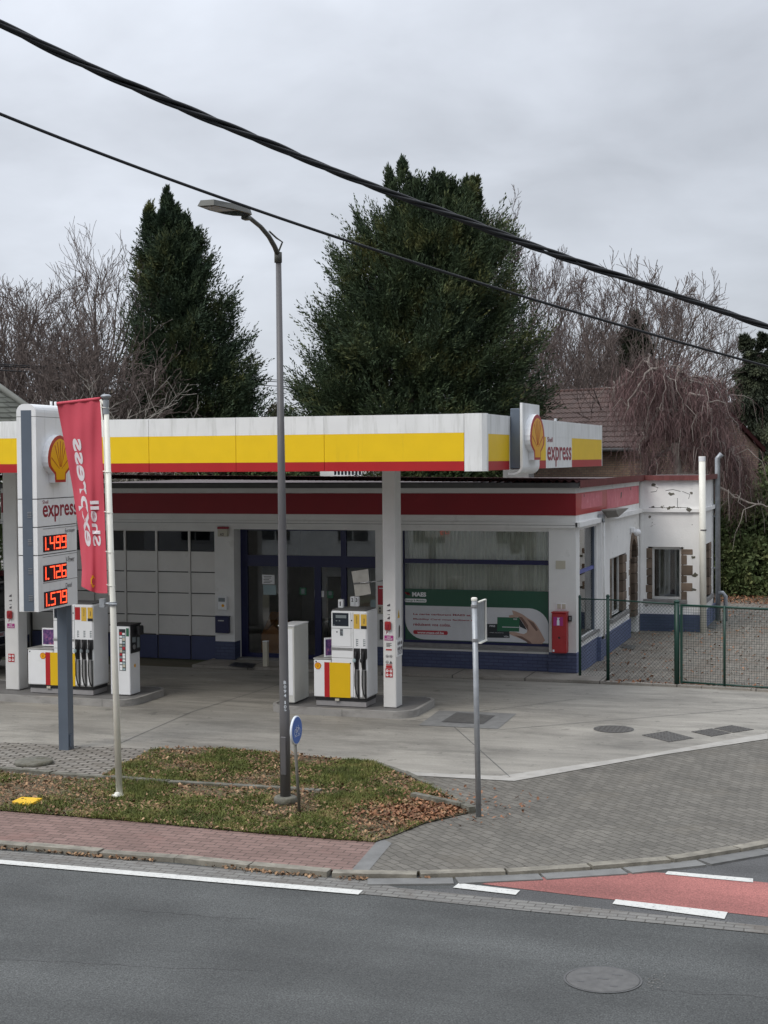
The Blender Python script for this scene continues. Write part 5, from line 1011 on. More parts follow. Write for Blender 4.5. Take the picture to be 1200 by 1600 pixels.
HD = [(873, 292), (905, 300), (960, 325), (1010, 360), (1060, 390), (1085, 420), (1120, 480), (1155, 548), (1110, 600), (1030, 598), (1000, 560), (950, 535), (890, 512), (852, 495), (850, 475), (890, 475), (940, 488), (975, 495), (1000, 480), (1003, 455), (985, 430), (965, 395), (945, 370), (930, 350), (905, 352), (850, 356), (847, 335), (885, 330)]
def pprism(pts, e, m, nm, par): q = [PP(*p) for p in pts]; MB().prism(q, (0, PY-e, 0), X_, Z_, -Y_, .0008).build(nm, m, par)
pprism([(660, 408), (850, 408), (853, 528), (662, 525)], .0045, M['card_k'], 'black_card', ps); pprism([(930, 350), (985, 430), (1000, 460), (940, 432), (915, 360)], .0050, M['card_k'], 'hand_shadow', ps)
pprism([(748, 350), (937, 354), (934, 474), (747, 470)], .0055, M['card_g'], 'green_card', ps); pprism(HD, .0066, M['skin'], 'printed_hand', ps)
pprism([(1000, 365), (1060, 400), (1095, 460), (1080, 470), (1040, 420)], .0076, M['skin_d'], 'hand_shading', ps); pprism([(930, 345), (960, 350), (1010, 420), (1015, 470), (1003, 455), (985, 425)], .0077, M['skin_d'], 'finger_shading', ps); pprism([(900, 505), (960, 515), (1030, 560), (1060, 598), (1030, 598), (995, 558), (950, 535)], .0078, M['skin_d'], 'thumb_shading', ps)
ct = MB(); ptx(ct, 'VISA', (803, 508), (845, 523), None, .02, .001); ptx(ct, 'PRE', (682, 418), (730, 434), None, .04, .001); ptx(ct, '7083 0527541', (682, 478), (800, 488), None, .0, .001); ct.build('card_print', M['poster_l'], ps)
ct = MB(); ptx(ct, 'MAES', (885, 360), (917, 374), None, .03, .0025); ct.box((PP(790, 408)[0], PY-.0085, PP(0, 414)[1]), (PP(930, 408)[0], PY-.0078, PP(0, 408)[1])); ct.build('green_card_print', M['poster_l'], ps)
# interior
MB().box((XL+T, FY+T+.2, .03), (SX-T, BY-T, .06)).build('floor', mat('grey_interior_tiles', (.42, .42, .41), .5, .08), shop)
MB().box((XL+T, 37.5, .06), (SX-T, 37.6, 4.0)).box((-14.9, FY+T, .06), (-14.8, 37.5, 4)).box((-10.45, FY+T+.1, .06), (-10.35, 37.5, 4)).box((-14.8, FY+.6, 3.3), (-10.45, 37.5, 3.35)).build_each('inner_wall', mat('grey_interior_wall', (.5, .5, .48), .8, .08), shop)
t = thing('orange_box', 'orange wooden display box just inside the entrance glazing', 'box', (-13.7, 33.3, .06))
MB().add([(-14.1, 33.1, .061), (-13.2, 33.1, .061), (-13.2, 33.7, .061), (-14.1, 33.7, .061), (-14.1, 33.1, .55), (-13.2, 33.1, .3), (-13.2, 33.7, .35), (-14.1, 33.7, 1.05), (-13.8, 33.1, .8), (-13.8, 33.7, 1.05)], [(0, 3, 2, 1), (0, 1, 5, 8, 4), (1, 2, 6, 5), (2, 3, 7, 9, 6), (3, 0, 4, 7), (4, 8, 9, 7), (8, 5, 6, 9)]).build('box_body', M['orange'], t)
t = thing('interior_table', 'dim grey table behind the entrance glass, right of the orange box', 'table', (-12.7, 34.6, .06))
MB().box((-13.2, 34.4, .75), (-12.0, 35.0, .79)).build('tabletop', M['lcd'], t)
for x in (-13.15, -12.08):
    for y in (34.45, 34.92): MB().box((x, y, .061), (x+.05, y+.05, .75)).build('leg', M['groove'], t)
t = thing('interior_counter', 'dark shop counter with a lit display seen through the door glass', 'counter', (-11.6, 35.8, .06))
MB().box((-12.3, 35.6, .061), (-10.6, 36.1, 1.0), bev=.02).build('counter_body', M['lcd'], t); MB().box((-12.1, 35.7, 1.0), (-11.3, 35.9, 1.5), bev=.02).build('till_screen', M['black'], t)
# side window 1
fr = MB(); fr.box((xb-.12, yw0, 2.16), (xb-.06, yw1, 2.24)); fr.build('side_window_bar', mat('blue_side_frame', (.07, .09, .34), .4, .05), shop)
MB().box((xb-.095, yw0, .74), (xb-.085, yw1, 2.16)).box((xb-.095, yw0, 2.24), (xb-.085, yw1, 3.16)).build_each('side_window_glass', M['glass'], shop)
MB().box((xb-.12, yw1-.05, .74), (xb-.05, yw1, 3.16)).box((xb-.12, yw0, .74), (xb-.05, yw0+.04, 3.16)).build_each('side_window_frame', M['steel_grey'], shop)
MB().box((xb-.04, yw0-.02, .70), (xb+.06, yw1+.08, .745)).build('side_window_sill', M['sill'], shop)
# stone framed windows and door
def stones(name, face, a0, a1, z0, z1, w0, w1, side, par=shop):
    """jamb of brown stones; face 'x' (wall facing +x) or 'y' (wall facing -y); a0..a1 along wall is the opening edge"""
    b = MB(); z = z0; k = 0; random.seed(int(abs(a0)*100))
    while z < z1-.05:
        h = min(random.uniform(.16, .30), z1-z); w_l = w0+(w1 if k % 2 else 0)+random.uniform(-.02, .02)
        lo, hi = (a0-w_l, a0) if side < 0 else (a0, a0+w_l)
        if face == 'x': b.box((SX-.2 if a1 == 0 else a1-.2, lo, z+.006), ((SX if a1 == 0 else a1)+.008, hi, z+h-.006), bev=.012)
        else: b.box((lo, RY-.012, z+.006), (hi, RY+.2, z+h-.006), bev=.012)
        z += h; k += 1
    return b.build(name, M['stone'], par)
stones('stone_jamb', 'x', y20+.22, 0, .80, 2.27, .22, 0, -1); stones('stone_jamb', 'x', y21-.5, 0, .80, 2.27, .5, .06, 1)
stones('stone_jamb', 'y', wx0+.11, 0, .86, 2.28, .15, .0, -1); stones('stone_jamb', 'y', wx1-.06, 0, .80, 2.28, .14, .17, 1)
stones('stone_jamb', 'x', wy0+.2, WX, .80, 2.3, .25, 0, -1); stones('stone_jamb', 'x', wy1-.5, WX, .80, 2.3, .52, .0, 1)
stones('door_stones', 'x', yd0+.05, 0, .0, 2.05, .14, .1, -1); stones('door_stones', 'x', yd1-.50, 0, .45, 2.05, .50, .0, 1)
ab = MB()
for i in range(9):
    a, b_ = pi*i/9+.02, pi*(i+1)/9-.02; r0, r1 = rd*.72, rd*1.08; ab.prism([(cyd-r0*cos(a), 2.05+r0*1.1*sin(a)), (cyd-r1*cos(a), 2.05+r1*1.1*sin(a)), (cyd-r1*cos(b_), 2.05+r1*1.1*sin(b_)), (cyd-r0*cos(b_), 2.05+r0*1.1*sin(b_))], (xb-.2, 0, 0), Y_, Z_, X_, .212)
ab.build('door_arch_stones', M['stone'], shop)
MB().box((xb-.28, yd0, .02), (xb-.22, yd1-.4, 2.5)).build('side_door', M['bark'], shop)
MB().box((xb-.1, y20-.1, .70), (xb+.09, y21+.06, .80), bev=.01).box((wx0-.12, RY-.09, .76), (wx1+.10, RY+.1, .86), bev=.01).box((WX-.1, wy0-.1, .70), (WX+.08, wy1+.1, .80)).build_each('stone_sill', M['sill'], shop)
f = MB()
for y in (y20+.22, y20+.62, y20+1.05, y21-.56): f.box((xb-.16, y, .80), (xb-.10, y+.055, 2.27))
f.box((xb-.16, y20+.2, .80), (xb-.10, y21-.5, .86)).box((xb-.16, y20+.2, 2.21), (xb-.10, y21-.5, 2.27)); f.build_each('side_window_frame', M['upvc'], shop)
f = MB()
for x in (wx0+.11, wx1-.115): f.box((x, RY+.08, .86), (x+.055, RY+.14, 2.285))
f.box((wx0+.165, RY+.08, .86), (wx1-.115, RY+.14, .93)).box((wx0+.165, RY+.08, 2.22), (wx1-.115, RY+.14, 2.285)); f.build('wing_window_frame', M['upvc'], shop)
MB().box((xb-.135, y20+.2, .8), (xb-.128, y21-.5, 2.27)).box((wx0+.11, RY+.108, .86), (wx1-.06, RY+.112, 2.28)).box((WX-.15, wy0+.2, .8), (WX-.145, wy1-.5, 2.3)).build_each('wing_window_glass', M['glass'], shop)
MB().box((-6.3, 43.0, .3), (-5.3, 43.05, 2.4)).build('inner_blind', M['lcd'], shop) if False else None
f = MB()
for x in (-5.86, -5.72, -5.60, -5.42): f.box((x, RY+.55, .95), (x+.045, RY+.6, 2.3))
f.box((-5.86, RY+.55, .90), (-5.375, RY+.6, .949)); f.build('inner_window_bars', M['upvc'], shop)
MB().box((-6.0, RY+.62, .86), (-5.87, RY+.75, 2.3)).box((-5.56, RY+.62, .86), (-5.44, RY+.75, 2.3)).box((-5.9, RY+.4, .80), (-5.2, RY+.76, .86)).build_each('inner_stone', M['stone'], shop)
MB().box((-6.25, RY+1.2, .06), (-4.98, RY+1.25, 3.2)).build('inner_pale_wall', M['curtain'], shop)
# things on the walls
def wbox(name, label, cat, p0, p1, y, d, m, parts=None, bev=.01):
    a, b_ = at(*p0, y=y), at(*p1, y=y); t = thing(name, label, cat, ((a[0]+b_[0])/2, y, b_[2])); MB().box((a[0], y-d, b_[2]), (b_[0], y, a[2]), bev=bev).build('housing' if cat not in ('poster', 'plaque') else 'sheet', m, t); return t, a, b_
t, a, b_ = wbox('letterbox', 'dark navy letterbox on the white pillar left of the entrance', 'letterbox', (338.5, 963), (360, 989), FY-.002, .10, M['navy'])
MB().box((a[0]+.08, FY-.105, a[2]-.10), (b_[0]-.12, FY-.1025, a[2]-.075)).build('slot', M['chrome'], t); MB().box((a[0]-.01, FY-.115, a[2]+.001), (b_[0]+.01, FY-.001, a[2]+.02)).build('lid', M['navy'], t)
t, a, b_ = wbox('wall_dispenser', 'small white wall box with an orange disc above the navy letterbox', 'wall box', (342.5, 931.5), (356.5, 952.5), FY-.002, .09, M['white'])
MB().lathe([(.035, FY-.0965), (.035, FY-.0925)], ((a[0]+b_[0])/2+.02, 0, b_[2]+.1), n=14, axis='y').build('orange_disc', M['shell_y'], t); MB().box((a[0]+.02, FY-.095, a[2]-.12), (b_[0]-.04, FY-.0925, a[2]-.03)).build('window', M['lcd'], t)
t, a, b_ = wbox('alarm_box', 'pale alarm box with red top high on the pillar left of the entrance', 'alarm', (342.5, 823), (357.5, 838), FY-.002, .10, M['beige'])
MB().box((a[0]-.004, FY-.105, a[2]-.05), (b_[0]+.004, FY-.003, a[2]+.003)).build('red_top', M['maroon'], t); MB().text('ACE', (a[0]+.06, FY-.104, b_[2]+.02), X_, Z_, .1, .06, None, .03).build('mark', M['black'], t)
t, a, b_ = wbox('red_wall_poster', 'narrow red poster on the white pillar behind the right column', 'poster', (590.5, 915), (599, 945), FY-.002, .01, M['poster_r'], bev=0)
MB().box((a[0]+.03, FY-.0135, a[2]-.07), (b_[0], FY-.0125, a[2]-.05)).build('print', M['white'], t)
t, a, b_ = wbox('wall_switches', 'small white switch plate under the narrow red poster', 'switch', (591, 946.5), (600, 959), FY-.002, .03, M['beige'])
MB().box((a[0]+.03, FY-.034, a[2]-.08), (a[0]+.07, FY-.0325, a[2]-.03)).box((a[0]+.03, FY-.034, b_[2]+.03), (a[0]+.07, FY-.0325, b_[2]+.08)).build_each('button', M['print'], t)
t, a, b_ = wbox('black_wall_holder', 'tall narrow black holder low on the pillar behind the right column', 'holder', (594, 968), (600, 999), FY-.002, .05, M['black']); MB().box((a[0]+.02, FY-.06, b_[2]+.02), (b_[0]-.02, FY-.0525, a[2]-.04)).build('insert', M['groove'], t)
PF = FY-.052
t, a, b_ = wbox('beige_plaque', 'blank beige square plaque on the right front pillar', 'plaque', (868.5, 876), (883.5, 889), PF, .008, M['beige'], bev=0)
t, a, b_ = wbox('double_socket', 'white double frame on the right front pillar above the red extinguisher box', 'socket plate', (869, 942), (884.5, 953), PF, .012, M['white'])
g = MB()
for k in (0, 1): x = a[0]+.025+k*.105; g.box((x, PF-.0145, b_[2]+.02), (x+.08, PF-.0125, a[2]-.02))
g.build_each('insert', M['beige'], t)
t = thing('extinguisher_box', 'red fire extinguisher box with pictogram on the right front pillar', 'extinguisher box', (-6.62, PF, .5)); a, b_ = at(864, 957, y=PF-.1), at(887, 1020, y=PF-.1)
MB().box((a[0], PF-.24, b_[2]), (b_[0], PF, a[2]), bev=.015).build('box', M['red_box'], t); MB().box((a[0]-.012, PF-.255, a[2]+.001), (b_[0]+.012, PF, a[2]+.025), bev=.008).build('lid', M['red_box'], t); MB().box((a[0]+.015, PF-.246, b_[2]+.02), (b_[0]-.015, PF-.2415, a[2]-.04), bev=.003).build('door', M['red_box'], t)
MB().box((a[0]+.04, PF-.250, a[2]-.27), (b_[0]-.07, PF-.247, a[2]-.08)).build('pictogram_plate', M['purple'], t)
m_ = (a[0]+.04+b_[0]-.07)/2; z = a[2]-.26; MB().prism([(-.028, 0), (.028, 0), (.028, .10), (.015, .125), (.01, .145), (.035, .15), (.03, .165), (-.02, .165), (-.015, .125), (-.028, .10)], (m_, PF-.2505, z), X_, Z_, -Y_, .002).build('extinguisher_symbol', M['sign_white'], t)
MB().lathe([(.025, PF-.25), (.025, PF-.247)], (m_+.02, 0, b_[2]+.34), n=12, axis='y').build('lock', M['black'], t); MB().box((a[0]+.02, PF-.249, b_[2]+.03), (a[0]+.06, PF-.247, b_[2]+.08)).build('sticker', M['sign_white'], t)
a = at(888.5, 962, y=PF-.02); b_ = at(893.5, 971, y=PF-.02); t = thing('key_box', 'tiny grey key box beside the red extinguisher box', 'key box', ((a[0]+b_[0])/2, PF, b_[2])); MB().box((a[0], PF-.06, b_[2]), (b_[0], PF, a[2]), bev=.006).build('body', M['black'], t); MB().box((a[0]+.015, PF-.064, b_[2]+.03), (b_[0]-.015, PF-.0605, a[2]-.02)).build('face', M['lcd'], t)
t = thing('floodlight', 'grey wall floodlight with slanted hood under the faded pink band', 'wall lamp', (SX+.1, 34.5, 3.4))
q0 = at(943, 806, x=SX+.1); MB().box((SX+.005, q0[1]-.25, 3.30), (SX+.12, q0[1]+.1, 3.42), bev=.01).tube([(SX+.1, q0[1]-.12, 3.3), (SX+.12, q0[1]-.12, 3.22)], .04).build_each('bracket', M['galv'], t)
MB().add([(SX+.10, q0[1]-.25, 3.53), (SX+.10, q0[1]+1.9, 3.50), (SX+.42, q0[1]+1.7, 3.50), (SX+.42, q0[1]-.15, 3.53), (SX+.10, q0[1]-.25, 3.50), (SX+.10, q0[1]+.5, 3.30), (SX+.38, q0[1]+.45, 3.33), (SX+.42, q0[1]-.15, 3.50)], [(0, 3, 2, 1), (4, 5, 6, 7), (0, 4, 7, 3), (3, 7, 6, 2), (1, 2, 6, 5), (0, 1, 5, 4)]).build('hood', mat('grey_hood_metal', (.24, .23, .21), .6, .1), t)
MB().tube([(SX+.13, 35.05, 3.28), (SX+.13, 35.05, .1)], .03, n=8).build('drain_pipe', M['upvc'], t) if False else MB().tube([(SX+.135, 34.86, 3.22), (SX+.135, 34.86, .5)], .022, n=8).build('cable_duct', M['render'], t)
q = at(996, 832, x=SX+.16); t = thing('globe_lamp', 'small round white globe lamp above the arched stone doorway', 'wall lamp', tuple(q))
sp_ = [(.001, -.10)]+[(.10*cos(a), .10*sin(a)) for a in np.linspace(-1.3, 1.3, 9)]+[(.001, .10)]; MB().lathe(sp_, tuple(q), n=16).build('globe', M['white'], t); MB().box((SX+.005, q[1]-.25, q[2]+.0), (SX+.12, q[1]-.09, q[2]+.14), bev=.02).build('arm', M['white'], t)
# corner pipes
q = at(1099, 986, z=0); tp = at(1097, 713, y=q[1]); t = thing('white_pole', 'tall white pole standing against the corner of the shop wing', 'pole', (q[0], RY-.2, 0)); q[1] = RY-.2; tp = at(1097, 713, y=q[1]); q = at(1099, 985, y=q[1]); q[2] = 0
MB().tube([tuple(q), (tp[0], q[1], tp[2])], .088, n=14).build('tube', M['pole_white'], t); MB().lathe([(.092, .0), (.092, .12)], (tp[0], q[1], tp[2]-.13), n=14).build('cap', M['white'], t); MB().lathe([(.094, 0), (.094, .03)], (q[0]-.01, q[1], at(1097, 829, y=q[1])[2]), n=14).build('strap', M['print'], t)
dx_, dy_ = WX+.22, BY-.5
q = at(1122, 965, y=dy_); t = thing('downspout', 'grey rainwater downpipe with a low side branch at the wing corner', 'downpipe', (q[0], dy_, 0)); tz_ = at(1120, 716, y=dy_)[2]
MB().tube([(q[0], dy_, 0), (q[0]-.02, dy_, tz_), (q[0]+.10, dy_, tz_+.12)], .075, n=10).build('pipe', M['galv'], t); zb_ = at(1128, 926, y=dy_)[2]; xr = at(1134, 926, y=dy_)[0]
MB().tube([(q[0], dy_-.05, zb_), (xr-.08, dy_-.05, zb_), (xr, dy_-.05, zb_-.1), (xr, dy_-.05, .0)], .06, n=8).build('branch_pipe', M['galv'], t)
MB().box((q[0]-.4, dy_-.02, 1.5), (q[0], dy_+.02, 1.53)).box((q[0]-.4, dy_-.02, 3.0), (q[0], dy_+.02, 3.03)).build_each('wall_bracket', M['galv'], t)
p = [at(a, b, z=.012) for a, b in ((1103, 980), (1118, 983), (1122, 973), (1110, 971))]; t = thing('yard_drain', 'rusty square drain plate in the yard by the white pole foot', 'drain cover', tuple(p[0])); MB().add([*p, *(v-Z_*.01 for v in p)], [(3, 2, 1, 0), (0, 1, 5, 4), (1, 2, 6, 5), (2, 3, 7, 6), (3, 0, 4, 7)]).build('plate', M['iron'], t)
p = [at(a, b, z=.012) for a, b in ((968, 1011), (990, 1015), (994, 1009), (974, 1006))]; t = thing('yard_drain', 'rusty square drain plate in the yard by the blue side plinth', 'drain cover', tuple(p[0])); MB().add([*p, *(v-Z_*.01 for v in p)], [(3, 2, 1, 0), (0, 1, 5, 4), (1, 2, 6, 5), (2, 3, 7, 6), (3, 0, 4, 7)]).build('plate', M['iron'], t)
q = at(415.5, 1041, z=.06); t = thing('bollard', 'short white square bollard in front of the entrance glass', 'bollard', tuple(q)); MB().box((q[0]-.055, q[1]-.055, .06), (q[0]+.055, q[1]+.055, .62), bev=.008).build('post', M['beige'], t); MB().box((q[0]-.058, q[1]-.058, .621), (q[0]+.058, q[1]+.058, .64)).build('cap', M['white'], t)
p = [at(a, b, z=.075) for a, b in ((357, 1040), (395, 1043), (400, 1036.5), (366, 1034.5))]; MB().add([*p, *(v-Z_*.014 for v in p)], [(3, 2, 1, 0), (0, 1, 5, 4), (1, 2, 6, 5), (2, 3, 7, 6), (3, 0, 4, 7)]).build('door_mat', M['black'], origin=tuple(p[0]), label='dark rubber doormat on the step by the short bollard', cat='doormat')
# ================================================================== FENCE
def wires(mb, p, q, z0, z1, pitch, diamond, r=.0021):
    p, q = np.array(p, float), np.array(q, float); L_ = np.linalg.norm(q-p); d = (q-p)/L_; H = z1-z0
    def bar(s0, h0, s1, h1):
        a = np.array([*(p+d*s0), z0+h0]); b = np.array([*(p+d*s1), z0+h1]); mb.tube([a, b], r, n=4, cap=False, smooth=False)
    if diamond:
        for k in np.arange(-H, L_, pitch*1.4):
            s0, h0, s1, h1 = k, 0, k+H, H
            if s0 < 0: h0 = -s0; s0 = 0
            if s1 > L_: h1 -= s1-L_; s1 = L_
            bar(s0, h0, s1, h1); bar(L_-s0, h0, L_-s1, h1)
    else:
        for s_ in np.arange(pitch, L_, pitch): bar(s_, 0, s_, H)
        for h_ in np.arange(0, H, pitch): bar(0, h_, L_, h_)
P1 = at(904.5, 1052, z=.05)[:2]; P1 = np.array([-6.16, 31.85]); P2 = at(950, 1062, z=.03)[:2]; P3 = at(1061, 1070, z=.03)[:2]; P4 = at(1132, 1074, z=.03)[:2]; P5 = P4+(P4-P3)*1.9
t = thing('wire_fence', 'green posted chain link fence between the shop corner and the thick gate post', 'fence', (P2[0], P2[1], 0))
def post(p, r, z, nm, tt): MB().tube([(p[0], p[1], -.02), (p[0], p[1], z)], r, n=12).lathe([(r*1.15, z), (r*1.15, z+.02), (r*.6, z+.05)], (p[0], p[1], 0), n=12).build(nm, M['green'], tt)
post(P1, .030, 1.74, 'post', t); post(P2, .036, 1.79, 'post', t); post(P3-np.array([.045, 0]), .055, 1.74, 'gate_post', t)
b = MB(); wires(b, P1, P2, .08, 1.70, .055, True); wires(b, P2, P3-[.1, 0], .08, 1.70, .055, True); b.build('chain_link', M['green'], t)
MB().tube([(*P1, 1.71), (*P2, 1.73)], .014, n=8).tube([(*P2, 1.73), (P3[0]-.1, P3[1], 1.70)], .016, n=8).build_each('top_rail', M['green'], t)
t = thing('wire_gate', 'green framed gate panels with square wire mesh across the yard entrance', 'gate', (P4[0], P4[1], 0))
P3b = P3+np.array([.05, 0])
for q in (P3b, P5): MB().box((q[0]-.025, q[1]-.025, .07), (q[0]+.025, q[1]+.025, 1.70)).build('frame_post', M['green'], t)
MB().tube([(*P4, .0), (*P4, 1.70)], .026, n=10).build('middle_post', M['green'], t)
MB().tube([(*P3b, 1.68), (*P5, 1.655)], .024, n=8).build_each('top_rail', M['green'], t); MB().tube([(*P3b, .09), (*P5, .07)], .02, n=8).build('bottom_rail', M['green'], t)
b = MB(); wires(b, P3b, P4, .09, 1.66, .05, False, .0024); wires(b, P4, P5, .09, 1.65, .05, False, .0024); b.build('square_mesh', M['green'], t)
# ================================================================== BLACK VAN behind the left island
VX, VY = -18.75, 28.35; t = thing('black_van', 'tall black van parked behind the left pump island, mostly hidden', 'van', (VX-2.3, VY+.95, 0))
pr = [(-4.9, .35), (-.02, .35), (.0, .55), (-.02, 1.05), (-.10, 1.75), (-.22, 2.15), (-.40, 2.25), (-3.2, 2.25), (-3.7, 2.1), (-4.35, 1.35), (-4.85, 1.15), (-4.95, .8)]
MB().prism([(VX+a, b) for a, b in pr], (0, VY, 0), X_, Z_, Y_, 1.9).build('body', M['blackcar'], t)
MB().prism([(VX-.15, 1.25), (VX-.06, 1.25), (VX-.14, 1.95), (VX-.22, 1.95)], (0, VY+.15, 0), X_, Z_, Y_, 1.6).build('rear_window', M['screen'], t)
b = MB()
for (x0, x1) in ((-1.5, -.4), (-2.8, -1.6), (-3.7, -2.9)): b.box((VX+x0, VY-.006, 1.35), (VX+x1, VY-.001, 1.95))
b.build_each('side_window', M['screen'], t)
MB().box((VX-.07, VY+.12, 2.02), (VX+.0, VY+1.78, 2.05)).box((VX-.03, VY+.1, 1.18), (VX+.012, VY+1.8, 1.225)).box((VX+.001, VY+.1, .62), (VX+.03, VY+1.8, .65)).build_each('chrome_trim', M['chrome'], t)
MB().box((VX-.1, VY+.02, .36), (VX+.08, VY+1.88, .60), bev=.03).build('bumper', M['black'], t)
MB().box((VX+.014, VY+.45, .82), (VX+.024, VY+.97, .93)).build('number_plate', M['sign_white'], t); MB().text('1-YBE', (VX+.026, VY+.5, .84), Y_, Z_, .42, .07, None, .02).build('plate_text', M['maroon'], t)
for y in (VY+.02, VY+1.72): MB().box((VX-.08, y, 1.0), (VX+.012, y+.14, 1.6), bev=.02).build('tail_light', M['maroon'], t)
for x in (-.95, -4.0):
    for y, s_ in ((VY-.01, 1), (VY+1.66, 1)): q = MB().lathe([(.2, 0), (.33, .02), (.34, .12), (.33, .23), (.2, .25)], (VX+x, y, .34), n=24, axis='y').build('wheel', M['rubber'], t)
# ================================================================== OVERHEAD CABLES
def hang(pts, ext=(3, 3)):
    P = [atd(*p) for p in pts]; xs = [0, .5, 1]; A = []
    for s_ in np.linspace(-.45, 1.35, 220):
        l = [(s_-.5)*(s_-1)/.5, s_*(s_-1)/(-.25), s_*(s_-.5)/.5]; A.append(P[0]*l[0]+P[1]*l[1]+P[2]*l[2])
    return A
A = hang([(0, 37, 8.6), (600, 297, 10.2), (1200, 510, 12.0)])
t = thing('twisted_cable', 'thick twisted bundle of black overhead cables crossing the sky', 'overhead cable', tuple(A[110])); lens_ = np.cumsum([0]+[np.linalg.norm(b-a) for a, b in zip(A, A[1:])])
for k in range(4):
    path = []
    for i, p in enumerate(A):
        d = A[min(i+1, len(A)-1)]-A[max(i-1, 0)]; d /= np.linalg.norm(d); a = np.cross(d, Z_); a /= np.linalg.norm(a); b = np.cross(a, d); ph = lens_[i]*2*pi/1.15+k*pi/2+.5*sin(lens_[i]*1.3)
        rr = .0155*(1+.35*sin(lens_[i]*2.1+k)); path.append(p+(a*cos(ph)+b*sin(ph))*rr)
    # resample finer so the twist stays round
    MB().tube(path, .0115, n=7).build('cable_strand', M['wire'], t)
A = hang([(0, 178, 8.8), (600, 395, 10.4), (1200, 573, 12.2)]); MB().tube(A, .0105, n=8).build('overhead_cable', M['wire'], origin=tuple(A[110]), label='single thin black overhead cable below the twisted bundle', cat='overhead cable')
b = MB()
for dz in (0, .35, 1.2): p, q = atd(418, 590+dz*8, 75), atd(475, 593+dz*8, 80); d = q-p; b.tube([p-d*6, p+d*.5-Z_*.1, q+d*6], .02, n=4)
b.build('distant_wires', M['wire'], origin=tuple(atd(440, 592, 77)), label='faint distant wires in the gap between the two big conifers', cat='overhead wire')
# ================================================================== HOUSES BEHIND
def brick_house():
    E1 = atd(1002, 694, 56); b_dir = (_r*.70+_f*.714); b_dir[2] = 0; b_dir /= np.linalg.norm(b_dir); a_dir = np.array([-b_dir[1], b_dir[0], 0])
    rot = math.atan2(a_dir[1], a_dir[0])-0; W2 = 8.35; Ln = 7.0; ez = E1[2]; rz = ez+2.3
    # local frame: x along the gable (b_dir), y along the ridge (a_dir)
    rt = math.atan2(b_dir[1], b_dir[0]); t = thing('brick_house', 'brown brick house with brown tiled gable roof behind the weeping tree', 'house', (E1[0], E1[1], 0), rt, local=True)
    ov = .3; c = np.array([0, 0])
    MB().box((0, .28, 0), (.25, Ln, ez)).box((W2-.25, .28, 0), (W2, Ln, ez)).build_each('side_wall', M['housebrick_s'], t)
    MB().prism([(0, 0), (W2, 0), (W2, ez), (W2/2, rz-.12), (0, ez)], (0, .28, 0), X_, Z_, -Y_, .28).prism([(0, 0), (W2, 0), (W2, ez), (W2/2, rz-.12), (0, ez)], (0, Ln, 0), X_, Z_, -Y_, .25).build_each('gable_wall', M['housebrick'], t)
    # pantiles: rows of half round tiles
    for sgn in (0, 1):
        rf = MB(); ncol = 34; nrow = 12; vs = []; fs = []; eave = np.array([-ov if not sgn else W2+ov, ez-.15]); rid = np.array([W2/2, rz])
        for j in range(nrow):
            p0 = eave+(rid-eave)*j/nrow; p1 = eave+(rid-eave)*(j+1.12)/nrow if j < nrow-1 else rid
            for i in range(ncol*4+1):
                y = -.15+(Ln+.3)*i/(ncol*4); h = .035*abs(sin(pi*i/4)); vs += [(p0[0], y, p0[1]+.055+h), (p1[0], y, p1[1]+.012+h), (p0[0], y, p0[1]+.0+h*.3)]
            o = j*(ncol*4+1)*3
            for i in range(ncol*4): k = o+i*3; fs += [(k, k+3, k+4, k+1), (k+2, k+5, k+3, k)]
        rf.add(vs, fs).build('roof_slope', mat('brown_pantiles', (.092, .060, .052), .8, .25, 2.5, dirt=(.07, .05, .045), dthr=.5, dscale=(1.5, 1.5, 1.5), damt=.6), t)
    MB().tube([(W2/2, -.2, rz+.03), (W2/2, Ln+.2, rz+.03)], .09, n=8).build('ridge_tiles', M['roof_tile'], t)
    MB().tube([(-ov-.05, -.1, ez-.2), (-ov-.05, Ln+.1, ez-.2)], .07, n=8).build('gutter', M['groove'], t)
    vb = MB()
    for s_ in (0, 1): e = (-ov if not s_ else W2+ov); vb.prism([(e, ez-.33), (e, ez-.13), (W2/2, rz+.0), (W2/2, rz-.2)], (0, -.02, 0), X_, Z_, -Y_, .12)
    vb.build('verge_board', M['maroon_roof'], t)
    MB().box((.6, -.03, 2.9), (1.5, -.004, 3.9)).build('gable_window', M['upvc'], t)
brick_house()
